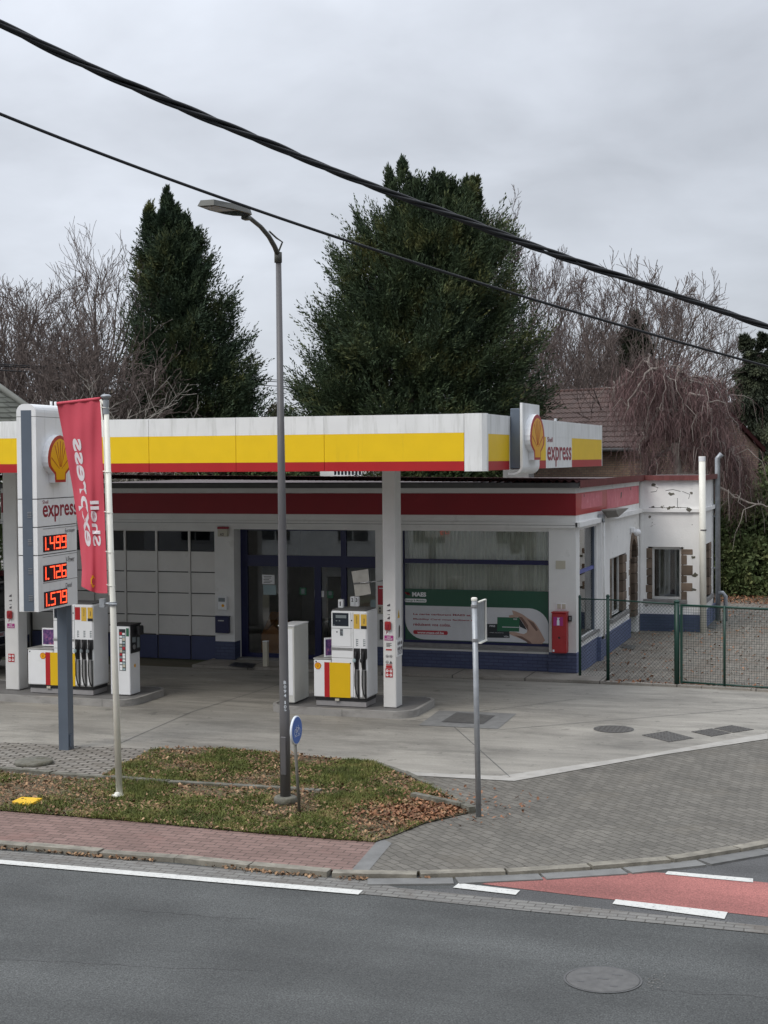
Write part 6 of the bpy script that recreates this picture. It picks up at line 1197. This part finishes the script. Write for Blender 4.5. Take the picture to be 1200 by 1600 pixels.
def hip_house():
    c = atd(100, 674, 44); t = thing('grey_roof_house', 'house with dark grey hipped tile roof at the far left behind the canopy', 'house', (c[0], c[1], 0), R_(33), local=True); e = c[2]-.1
    x0, y2, hr = -12., 9., 3.55
    MB().box((x0+.4, .4, 0), (-.4, y2-.4, e)).build('wall', M['render'], t)
    A_, B_, C_, D_ = np.array([x0, 0, e]), np.array([0, 0, e]), np.array([0, y2, e]), np.array([x0, y2, e]); R1 = np.array([-4.5, 4.5, e+hr]); R0 = R1+[-3.5, 0, 0]
    rf = MB(); n = 22
    for (P, Q, Rr, Sg) in ((A_, B_, R0, R1), (B_, C_, R1, R1)):
        for j in range(n):
            a0, a1 = j/n, (j+1)/n; l0 = P+(Rr-P)*a0; r0 = Q+(Sg-Q)*a0; l1 = P+(Rr-P)*a1; r1 = Q+(Sg-Q)*a1; up = Z_*.06
            m = max(1, int(np.linalg.norm(r0-l0)/.33))
            for i in range(m):
                u0, u1 = (i+.03)/m, (i+.97)/m; k = up*random.uniform(.5, 1.1); o = ((j % 2)*.5)/m; v0, v1 = min(1, u0+o), min(1, u1+o); a_ = l0+(r0-l0)*v0; b = l0+(r0-l0)*v1; c_ = l1+(r1-l1)*v1; d = l1+(r1-l1)*v0
                rf.add([a_+k, b+k, c_+up*.1, d+up*.1, a_-up*.2, b-up*.2], [(0, 1, 2, 3), (4, 5, 1, 0)])
    rf.build('roof_tiles', mat('mossy_grey_tiles', (.085, .09, .076), .85, .2, 2, rnd=.22), t)
    MB().add([A_, B_, C_, D_, R0, R1], [(0, 1, 5, 4), (1, 2, 5), (2, 3, 4, 5), (3, 0, 4)]).build('roof_deck', M['groove'], t)
    MB().tube([B_+[0, 0, .05], R1+[0, 0, .08]], .10, n=7).tube([C_+[0, 0, .05], R1+[0, 0, .08]], .09, n=7).tube([R0+[0, 0, .08], R1+[0, 0, .08]], .09, n=7).build_each('hip_tiles', mat('pale_hip_tiles', (.20, .205, .185), .85, .1), t)
hip_house()
t = thing('unseen_house_front', 'unseen house front added across the road, blocking low sky and bouncing light', 'house', (-4, -.9, 0))  # added out of view to block low sky; pale wall bounces light back
MB().box((-34, -7, -.15), (26, -.8, 8.6)).build('wall', M['render'], t); g = MB(); f_ = MB()
for k in range(15):
    for z in (.9, 4.4):
        x = -32+k*3.9; g.box((x, -.795, z), (x+1.5, -.79, z+1.9)); f_.box((x-.08, -.798, z-.1), (x+1.58, -.77, z)).box((x-.08, -.798, z+1.9), (x+1.58, -.77, z+2.0)).box((x+.72, -.788, z), (x+.78, -.77, z+1.9))
g.build_each('window', M['screen'], t); f_.build('window_trim', M['upvc'], t); MB().add([(-34.3, -.5, 8.5), (26.3, -.5, 8.5), (26.3, -4, 10.9), (-34.3, -4, 10.9)], [(0, 1, 2, 3)]).build('roof', M['roof_tile'], t)
t = thing('garden_shed', 'low rendered outbuilding with white lattice window, glimpsed between canopy and shop roof', 'outbuilding', (-15, 44.5, 0))
p, q = at(500, 744, y=47.5), at(582, 744, y=47.5); MB().box((p[0], 47.5, 0), (q[0]+.3, 48.2, 4.95)).build('wall', M['render'], t)
l_ = MB(); p, q = at(522, 744, y=47.5), at(566, 744, y=47.5); MB().box((p[0], 47.47, 3.6), (q[0], 47.495, 4.75)).build('window_pane', M['screen'], t)
for k in range(9): x = p[0]+(q[0]-p[0])*k/8; l_.box((x-.02, 47.44, 3.6), (x+.02, 47.468, 4.75))
for k in range(7): z = 3.6+k*.19; l_.box((p[0], 47.42, z), (q[0], 47.439, z+.035))
l_.build('lattice', M['white'], t)
t = thing('grey_chimney_block', 'patchy grey rendered chimney block behind the shop roof near the emblem sign', 'outbuilding', tuple(at(805, 744, y=48)*[1, 1, 0])); p, q = at(786, 744, y=48), at(826, 744, y=48)
MB().box((p[0], 48, 0), (q[0], 48.8, 4.85)).build('render_body', M['sill'], t); MB().box((p[0]-.05, 47.9, 4.851), (q[0]+.05, 48.9, 4.93)).build('coping', M['render'], t)
# ================================================================== VEGETATION
def leafcards(C, D, ln, wd, curl=.25):
    """C centres, D unit directions -> pointed two-face leaves"""
    n = len(C); r = rng.normal(size=(n, 3)); s_ = np.cross(D, r); s_ /= np.linalg.norm(s_, axis=1)[:, None]+1e-9; u = np.cross(s_, D)
    ln = np.asarray(ln).reshape(-1, 1)*np.ones((n, 1)); wd = np.asarray(wd).reshape(-1, 1)*np.ones((n, 1))
    V = np.stack([C, C+D*ln*.45+s_*wd, C+D*ln+u*ln*curl*.3, C+D*ln*.45-s_*wd], 1).reshape(-1, 3); return V, np.arange(n)[:, None]*4+np.array([[0, 1, 2, 3]])
def conifer(label, base, prof, H, m, nb=380, name='conifer_tree', cat='conifer tree', per=16, ns=34, droop=0., shift=None, leaders=((0, 1.),), leaf=(.15, .017), z0=1.2, el0=.25, bl=(1.0, .34), split=.78):
    """prof: [(height fraction, radius m)]; every bough is a fan of feathery sprays whose tip lies on the crown's outline"""
    base = np.array(base, float); base[2] = 0; t = thing(name, label, cat, tuple(base)); hs = [p[0] for p in prof]; rs = [p[1] for p in prof]
    SH = (lambda f: np.interp(f, [p[0] for p in shift], [p[1] for p in shift])) if shift else (lambda f: f*0)
    MB().tube([base, base+[0, 0, H*.4], base+_r*SH(.6)+[0, 0, H*.62], base+_r*SH(.85)+[0, 0, H*.85]], [.38, .28, .17, .05], n=9).build('trunk', M['bark'], t)
    C = []; D = []; Ls = []; tw = MB(); ff = np.linspace(z0/H, 1, 200); cdf = np.cumsum(np.interp(ff, hs, rs)*.8+.45+1.3*(ff > .82)); cdf = (cdf-cdf[0])/(cdf[-1]-cdf[0])
    for i in range(nb):
        f = float(np.interp((i+rng.random())/nb, cdf, ff)); az = i*2.39996+rng.normal()*.35; R = np.interp(f, hs, rs)
        lob = 1+.13*sin(az*3+f*8+base[0])+.10*sin(az*5-f*19)+.12*rng.normal(); inner = .55+.3*rng.random() if rng.random() < .22 else 1
        c = base+np.array([0, 0, f*H])+_r*SH(f); o = np.array([cos(az), sin(az), 0]); sc = 1
        if f > split and len(leaders) > 1:
            x, hh = leaders[rng.integers(len(leaders))]; k = min(1, (f-split)/(1-split)*1.15); c = c+_r*x*k+Z_*(hh-1)*H*k; R = R*(1-.5*k); sc = 1-.35*k
        el = el0+.85*max(0, f-.25)**1.3+rng.normal()*.12-droop; d = o*cos(el)+Z_*sin(el); Lb = (bl[0]+bl[1]*R)*(.8+.4*rng.random())*sc*(.75 if f > .93 else 1)
        if f > .86: d = d*(1-.6*(f-.86)/.14)+Z_*(f-.84)*5; d /= np.linalg.norm(d); Lb *= 1.1
        tip = c+o*R*lob*inner; sd = np.cross(d, Z_); sd /= np.linalg.norm(sd)+1e-9; up = np.cross(sd, d); ro = rng.normal()*.35; sd, up = sd*cos(ro)+up*sin(ro), up*cos(ro)-sd*sin(ro)
        b0 = tip-d*Lb
        for k in range(ns):
            s_ = .08+.92*rng.random()**.8; u = rng.uniform(-1, 1); w_ = Lb*(.36-.2*max(0, f-.85)/.15)*(1/.36)*(.36*sin(pi*min(1, .2+.8*s_))+.05); q = b0+d*Lb*s_*(1-.28*u*u)+sd*u*w_+up*(Lb*(.10*(1-u*u)-.06*(u*u)+.05*rng.normal())+Lb*.14*s_*s_*(1-2.6*droop))
            dd = d*.85+sd*u*.75+Z_*(.22-droop*1.1)+rng.normal(size=3)*.20; dd /= np.linalg.norm(dd); C.append(q); D.append(dd); Ls.append(Lb*(.26+.16*rng.random())*(1.25 if s_ > .9 else 1))
        if i % 5 == 0: tw.tube([c-Z_*.3, b0, b0+d*Lb*.6], [.05, .03, .01], n=4, cap=False)
    tw.build('limbs', M['bark'], t)
    C = np.array(C); D = np.array(D); Ls = np.array(Ls); n = len(C); k = np.tile(np.arange(per), n); rep = np.repeat(np.arange(n), per); s_ = (k+rng.random(n*per))/per
    ax = D[rep]; rr = rng.normal(size=(n*per, 3)); sd_ = np.cross(ax, rr); sd_ /= np.linalg.norm(sd_, axis=1)[:, None]; bend = Z_*(s_**2)[:, None]*Ls[rep][:, None]*(.15-droop*.7)
    pos = C[rep]+ax*(s_*Ls[rep])[:, None]+bend+sd_*((1-s_*.8)*.10*rng.random(n*per)*Ls[rep])[:, None]; dr = ax*.80+sd_*(.85*(1-.8*s_))[:, None]+Z_*(.10-droop*.6); dr /= np.linalg.norm(dr, axis=1)[:, None]
    ll = leaf[0]*(.6+.7*rng.random(n*per))*(1.15-.5*s_)
    V, F = leafcards(pos, dr, ll, leaf[1]*(.7+.6*rng.random(n*per))); quick('crown', V, F, m, t); return t
from math import tan as tan_
def bare(label, base, H, W_, m_tw, m_bk, name='bare_tree', seed=1, levels=5, n0=9, spread=.55, up=.25, trunks=1, twigs=3200, cat='bare tree', droop=0, tr=.16, twr=.011, grp=None, share=[]):
    base = np.array(base, float); base[2] = 0; t = thing(name, label, cat, tuple(base), group=grp); rg = np.random.default_rng(seed); segs = {0: [], 1: []}; ends = []
    def grow(p, d, L_, r, lv):
        n = 4; P = [p]; R = [r]
        for i in range(n):
            d = d+rg.normal(size=3)*.13+Z_*(up*.25-droop*.12*lv); d /= np.linalg.norm(d); p = p+d*L_/n; P.append(p); R.append(r*(1-.55*(i+1)/n))
        segs[0 if lv == 0 else 1].append((P, R, lv))
        if lv >= levels: return
        kids = (n0 if lv == 0 else (4, 4, 4, 4, 3, 3)[min(lv, 5)])
        for k in range(kids):
            s_ = (.28 if lv == 0 else .25)+(.72 if lv == 0 else .75)*(k+rg.random())/kids; j = min(int(s_*n), n-1); q = P[j]+(P[j+1]-P[j])*(s_*n-j); dd = P[j+1]-P[j]; dd /= np.linalg.norm(dd)
            a = rg.normal(size=3); a -= dd*(a@dd); a /= np.linalg.norm(a); sp_ = spread*(1.15 if lv == 0 else 1)*(.8+.5*rg.random()); nd = dd*cos(sp_)+a*sin(sp_)+Z_*up*.4; nd /= np.linalg.norm(nd)
            grow(q, nd, L_*(.62 if lv == 0 else .64)*(1.15-.55*s_)*(.8+.4*rg.random()), max(twr*.8, R[j]*.55), lv+1)
        ends.append((p, d))
    for k in range(trunks):
        o = rg.normal(size=3)*[.5, .5, 0]*(trunks > 1); d = np.array([rg.normal()*.10, rg.normal()*.10, 1.])+o*.15; grow(base+o, d/np.linalg.norm(d), H*.66*(.85+.25*rg.random() if trunks > 1 else 1), tr, 0)
    b = MB()
    for P, R, lv in segs[0]: b.tube(P, R, n=8)
    b.build('trunk', m_bk, t)
    # vectorised branch prisms
    A = []; B = []; ra = []; rb_ = []
    for P, R, lv in segs[1]:
        for i in range(len(P)-1): A.append(P[i]); B.append(P[i+1]); ra.append(R[i]); rb_.append(R[i+1])
    A = np.array(A); B = np.array(B); ra = np.maximum(np.array(ra), twr)[:, None]; rb_ = np.maximum(np.array(rb_), twr*.7)[:, None]
    # scale crown to the wanted width
    d = B-A; L_ = np.linalg.norm(d, axis=1)[:, None]; d = d/(L_+1e-9); s_ = np.cross(d, rg.normal(size=d.shape)); s_ /= np.linalg.norm(s_, axis=1)[:, None]+1e-9; u = np.cross(d, s_)
    vs = []
    for c, r in ((A, ra), (B, rb_)):
        for k in range(3): an = 2*pi*k/3; vs.append(c+(s_*cos(an)+u*sin(an))*r)
    V = np.stack(vs, 1).reshape(-1, 3); i = np.arange(len(A))[:, None]*6
    F = np.concatenate([i+np.array([[k, (k+1) % 3, (k+1) % 3+3, k+3]]) for k in range(3)]); quick('branches', V, F, m_tw, t)
    return t
def retree(src, label, base, rot, sc, grp=None):
    o = src.copy(); S.collection.objects.link(o); o.location = (base[0], base[1], 0); o.rotation_euler = (0, 0, rot); o.scale = (sc[0], sc[0], sc[1]); o['label'] = label
    if grp: o['group'] = grp
    for ch in src.children:
        c = ch.copy(); S.collection.objects.link(c); c.parent = o
    return o
def pxh(px, py, d): p = atd(px, py, d); return p
# two big conifers and two smaller ones
zt = atd(650, 276, 54)[2]
conifer('huge broad dark conifer with several leaders behind the middle of the canopy', atd(648, 700, 54), [(.0, 4.0), (.30, 4.0), (.45, 3.85), (.55, 3.7), (.65, 3.4), (.75, 2.95), (.84, 2.45), (.92, 1.75), (.97, 1.05), (1, .3)], zt, M['conifer'], nb=690, ns=44, per=15, leaf=(.19, .022), bl=(1.15, .27), shift=[(0, -.35), (.45, -.3), (.6, .05), (.8, .6), (1, .75)], leaders=((-1.2, 1.03), (.1, 1.0), (1.3, .99), (-.5, .98), (.7, .97)), split=.84)
zt = atd(265, 316, 58)[2]
conifer('tall dark conifer with ragged top beside the birch, left of the street lamp', atd(308, 700, 58), [(.0, 3.1), (.32, 3.0), (.46, 2.7), (.56, 2.35), (.68, 1.95), (.80, 1.55), (.9, 1.1), (.96, .6), (1, .2)], zt, M['conifer2'], nb=430, ns=42, per=15, leaf=(.19, .022), bl=(1.1, .27), shift=[(0, 0), (.4, .1), (.6, -.35), (.8, -.75), (1, -.95)], leaders=((-.8, .985), (-.1, 1.02), (.6, .955)), split=.84)
zt = atd(1168, 514, 66)[2]
conifer('slim drooping conifer standing alone at the right edge of the photo', atd(1176, 700, 66), [(.0, 1.5), (.5, 1.2), (.7, 1.0), (.85, .72), (.95, .4), (1, .15)], zt, M['conifer3'], nb=170, ns=26, per=13, droop=.75, leaders=((-.3, 1.), (.45, .98)), leaf=(.2, .03), bl=(.45, .3))
zt = atd(1000, 492, 72)[2]
conifer('dull ivy green conifer among the bare trees behind the brick house', atd(992, 700, 72), [(.0, 1.7), (.5, 1.5), (.7, 1.25), (.85, .8), (.95, .4), (1, .15)], zt, M['conifer3'], nb=130, ns=26, per=12, leaf=(.22, .03), bl=(.6, .3))
# bare trees, left
GL = 'bare trees on the left behind the canopy'; GR = 'bare trees on the right behind the brick house'
b1 = bare('fine twigged pale birch rising beside the tall ragged conifer', atd(178, 700, 60), atd(0, 358, 60)[2], 4, M['twig'], M['bark_pale'], seed=11, n0=16, spread=.50, up=.30, levels=4, tr=.13, twr=.010, grp=GL)
b2 = bare('bare grey tree with arching tips at the left edge of the photo', atd(28, 700, 55), atd(0, 425, 55)[2], 5, M['twig'], M['bark'], seed=23, n0=11, spread=.62, up=.22, levels=4, trunks=3, tr=.12, twr=.012, grp=GL)
b3 = bare('dense low bare tree in front of the birch', atd(105, 700, 52), atd(0, 452, 52)[2], 5, M['twig'], M['bark'], seed=31, n0=11, spread=.66, up=.2, levels=4, trunks=3, tr=.10, twr=.012, grp=GL)
b4 = bare('pale bare tree with curved limbs in front of the ragged conifer', atd(238, 700, 47), 8.6, 5, M['bark_pale'], M['bark_pale'], seed=47, n0=8, spread=.8, up=.12, levels=3, trunks=3, tr=.09, twr=.011, grp=GL)
retree(b2, 'bare tree half hidden behind the dense low one at left', atd(75, 700, 66), 2.1, (1.1, 1.12), GL); retree(b3, 'bare tree standing behind the pale curved limbs, near the birch', atd(165, 700, 56), 1.2, (1.05, 1.02), GL); retree(b3, 'bare tree tucked behind the price pylon at the left edge', atd(-20, 700, 58), 4., (1.15, 1.08), GL)
retree(b4, 'pale bare tree behind the top of the price pylon', atd(140, 700, 50), 2.6, (1.1, .95), GL)
# right
r1 = bare('tall reddish bare tree just right of the huge broad conifer', atd(880, 700, 70), atd(0, 395, 70)[2], 6, M['twig_r'], M['bark'], seed=53, n0=13, spread=.55, up=.3, levels=5, tr=.16, twr=.011, grp=GR)
r2 = bare('wide bare tree with pale upright limbs above the brick house roof', atd(962, 700, 66), atd(0, 425, 66)[2], 6, M['twig'], M['bark_pale'], seed=61, n0=12, spread=.6, up=.28, levels=4, trunks=3, tr=.14, twr=.013, grp=GR)
retree(r1, 'bare tree whose upright twigs show over the shoulder of the huge conifer', atd(835, 700, 68), 1.9, (.9, 1.16), GR); retree(r1, 'reddish bare tree low behind the emblem sign', atd(905, 700, 78), 3.7, (.9, .86), GR)
retree(r2, 'airy bare tree at the right end of the bare row, before the open sky', atd(1075, 700, 76), 2.2, (.9, .88), GR); retree(r1, 'reddish bare tree between the house ridge and the dull green conifer', atd(1010, 700, 78), 5.1, (1, .98), GR); retree(r2, 'bare tree behind the first one, over the left end of the house roof', atd(915, 700, 80), 4.4, (1.05, 1.08), GR)
# weeping tree
def weeping():
    base = atd(1068, 720, 50); base[2] = 0; t = thing('weeping_tree', 'weeping tree with pale arching limbs and a curtain of purple brown twigs', 'weeping tree', tuple(base)); rg = np.random.default_rng(5)
    tw = MB(); tw.tube([base, base+[0, .1, 2.5], base+_r*-.3+[0, 0, 5.2]], [.2, .17, .12], n=9); tw.build('trunk', M['bark_w'], t)
    limbs = [[(1060, 690), (1045, 620), (1022, 575), (1005, 562), (985, 590), (968, 606), (952, 614)], [(1060, 690), (1052, 610), (1035, 575), (1015, 578), (1000, 600), (982, 625), (975, 655)], [(1062, 690), (1060, 600), (1058, 575), (1075, 590), (1100, 588), (1125, 600), (1140, 625)],
             [(1062, 690), (1062, 620), (1070, 592), (1095, 600), (1115, 625), (1135, 655), (1142, 690)], [(1060, 690), (1050, 640), (1030, 640), (1015, 660), (1005, 690), (1000, 710)], [(1064, 690), (1068, 660), (1090, 640), (1110, 660), (1130, 690), (1150, 720), (1158, 750)],
             [(1064, 700), (1085, 690), (1110, 695), (1135, 715), (1155, 745), (1163, 780)], [(1062, 700), (1045, 700), (1020, 715), (1010, 740), (1005, 755)], [(1062, 690), (1055, 650), (1060, 620), (1050, 600), (1040, 590), (1025, 600), (1015, 640)], [(1064, 700), (1090, 700), (1120, 690), (1145, 700), (1160, 730)],
             [(1064, 740), (1090, 740), (1130, 765), (1158, 782), (1190, 790), (1215, 793)], [(1060, 690), (1065, 640), (1080, 615), (1100, 620), (1110, 650), (1112, 690)]]
    br = MB(); anchors = []
    for k, l_ in enumerate(limbs):
        ha = len(anchors)
        dd = 50+rg.uniform(-1.6, 1.6); P = [atd(a, b, 50+(dd-50)*i/(len(l_)-1)*1.3) for i, (a, b) in enumerate(l_)]
        Q = []
        for i in range(len(P)-1):
            for s_ in (0, .34, .67): Q.append(P[i]+(P[i+1]-P[i])*s_+rg.normal(size=3)*.035)
        Q.append(P[-1]); br.tube(Q, list(np.linspace(.07, .018, len(Q))), n=6)
        for j in range(2, len(Q)-1):
            for _ in range(3):
                d = rg.normal(size=3)*[.36, .5, .22]; p2 = Q[j]+d*.8+[0, 0, .05]; p3 = p2+d*.5-[0, 0, .35+.3*rg.random()]; p4 = p3+d*.15-[0, 0, .5]
                if rg.random() < .38: br.tube([Q[j], Q[j]*.5+p2*.5+rg.normal(size=3)*.06, p2, p2*.5+p3*.5+rg.normal(size=3)*.07, p3, p4], [.022, .018, .014, .011, .008, .005], n=4, cap=False)
                anchors += [Q[j], Q[j]*.5+p2*.5, p2, p3, p2*.5+p3*.5] if k != 10 else []
    br.build('arching_limbs', M['bark_w'], t)
    A_ = np.array(anchors); n = 9500; a = A_[rg.integers(len(A_), size=n)]+rg.normal(size=(n, 3))*[.16, .16, .08]; L_ = rg.uniform(.3, 1.3, n)*(.7+.5*rg.random(n)); K = 5
    dr = rg.normal(size=(n, 2))*.16; pts = []
    for k in range(K+1): s_ = k/K; pts.append(a+np.c_[dr*(1-(1-s_)**2)*1.3+rg.normal(size=(n, 2))*.022*k, -L_*s_**1.25])
    w = .0062; V = []; sd_ = np.c_[_r[0]*np.ones(n), _r[1]*np.ones(n), np.zeros(n)]; an = rg.random(n)*pi; sd_ = np.c_[np.cos(an), np.sin(an), np.zeros(n)]
    for k in range(K+1): ww_ = w*(1.15-.7*k/K); V += [pts[k]-sd_*ww_, pts[k]+sd_*ww_]
    V = np.stack(V, 1).reshape(-1, 3); i = np.arange(n)[:, None]*(2*K+2); F = np.concatenate([i+np.array([[2*k, 2*k+1, 2*k+3, 2*k+2]]) for k in range(K)]); quick('hanging_twigs', V, F, M['twig_p'], t)
weeping()
def bush(name, label, cat, c, rad, n, m, leaf=(.10, .035), flatb=0, grp=None, holes=.0, sz=1, kind=None):
    c = np.array(c, float); t = thing(name, label, cat, (c[0], c[1], 0), group=grp); rg = rng; sub = max(8, int(n/260)); cen = []
    rad = np.array(rad, float); base = np.array([c[0], c[1], 0])
    for k in range(sub):
        d = rg.normal(size=3); d /= np.linalg.norm(d); d[2] = abs(d[2])*1.1-.15; q = c*[1, 1, 0]+[0, 0, 0]+d*rad*(.55+.45*rg.random()**.5); q[2] = max(.2, q[2]+0); cen.append(q)
    cen = np.array(cen); r_ = rad.min()*.30*(.6+.8*rg.random(sub)); idx = rg.integers(sub, size=n); d = rg.normal(size=(n, 3)); d /= np.linalg.norm(d, axis=1)[:, None]; pos = cen[idx]+d*(r_[idx]*(.55+.5*rg.random(n)))[:, None]; pos[:, 2] = np.maximum(pos[:, 2], .02)
    dr = d*.6+rg.normal(size=(n, 3))*.6+Z_*.15; dr /= np.linalg.norm(dr, axis=1)[:, None]; V, F = leafcards(pos, dr, leaf[0]*(.6+.8*rg.random(n)), leaf[1]*(.6+.8*rg.random(n)))
    b = MB()
    for k in range(min(sub, 30)): b.tube([base+rg.normal(size=3)*[.2, .2, 0], base*.4+cen[k]*.6+rg.normal(size=3)*.1, cen[k]], [.03, .02, .008], n=4, cap=False)
    b.build('stems', M['bark'], t); quick('foliage', V, F, m, t); return t
GB = 'green bushes at the back of the yard'
for (px, d, rad, n, lab, m) in ((1150, 52.5, (2.3, 1.6, 3.3), 19000, 'bramble bush right behind the downpipe at the wing corner', 'bush'), (1195, 52, (2.2, 1.6, 3.9), 20000, 'taller green bush at the right edge of the yard', 'bush'), (1120, 56, (2.0, 1.5, 3.3), 9000, 'dark bush behind the wing corner under the weeping tree', 'ivy'), (1230, 58, (3, 2, 4.4), 14000, 'pale green tall bush at the far right under the lone conifer', 'bush'), (1165, 51.5, (1.7, 1.0, 1.9), 9000, 'low bramble mound at the edge of the yard litter', 'bush')):
    p = atd(px, 800, d); bush('green_bush', lab, 'bush', (p[0], p[1], 0), rad, n, M[m], (.15, .045), grp=GB)
GH = 'ivy hedge clumps behind the shop'
for k, (px, d) in enumerate(((200, 50), (290, 49), (380, 49), (462, 49.5), (640, 50), (700, 51), (765, 51), (120, 48), (600, 52))):
    p = atd(px, 740, d); bush('ivy_hedge', ('ivy hedge clump seen in the slit above the garage door', 'ivy hedge clump above the pillar left of the entrance', 'ivy hedge clump left of the lamp post slit', 'ivy hedge clump right of the lamp post slit', 'ivy hedge clump right of the lattice window', 'dark ivy clump above the right end of the shop window', 'dark clump just left of the grey chimney block', 'ivy hedge clump hidden behind the flag banner', 'ivy clump directly beside the lattice window')[k], 'hedge', (p[0], p[1], 0), (1.7, 1.3, 5.4 if k != 2 else 5.2), 7500, M['ivy'], (.14, .05), grp=GH)
p = atd(-14, 800, 40); bush('dark_hedge', 'dark green hedge at the left edge behind the left canopy column', 'hedge', (p[0], p[1], 0), (2.0, 1.3, 4.9), 13000, M['ivy'], (.12, .045))
GU = 'brown undergrowth shrubs behind the station'
for k, (px, d, h_) in enumerate(((20, 62, 7.5), (110, 60, 7.6), (190, 62, 8.2), (255, 50, 6.0), (440, 84, 8.6), (480, 90, 9.5), (405, 88, 9.0), (870, 80, 8.2), (930, 82, 10.0), (1000, 84, 9.5), (1070, 82, 9.2), (1130, 80, 8.2), (850, 76, 9.4))):
    p = atd(px, 740, d); lab = ('at the left edge', 'behind the pylon top', 'below the birch', 'at the foot of the ragged conifer', 'in the gap between the big conifers', 'left of the broad conifer, far back', 'right behind the lamp post', 'behind the emblem sign', 'left above the house ridge', 'above the middle of the house ridge', 'behind the weeping tree crown', 'between weeping tree and lone conifer', 'at the right foot of the broad conifer')[k]
    bush('undergrowth', 'dull brown green undergrowth '+lab, 'undergrowth', (p[0], p[1], 0), (3.0, 1.8, h_), 6500, M['shrub_b'], (.20, .05), grp=GU)
# far wood closing the horizon
n = 42000; an = rng.uniform(-.95, .75, n); rr = rng.uniform(120, 150, n); hmax = 7.5+2.0*np.sin(an*23)+1.4*np.sin(an*51+1); pos = np.c_[-np.sin(an-YAW*0)*0+np.sin(an)*rr, np.cos(an)*rr, np.abs(rng.random(n))**.8*hmax]; d = rng.normal(size=(n, 3)); d /= np.linalg.norm(d, axis=1)[:, None]
V, F = leafcards(pos, d, 1.1, .30); quick('far_wood', V, F, M['shrub_b'], kind='stuff')
for o in bpy.data.objects:
    if o.name == 'terrain': o['kind'] = 'structure'
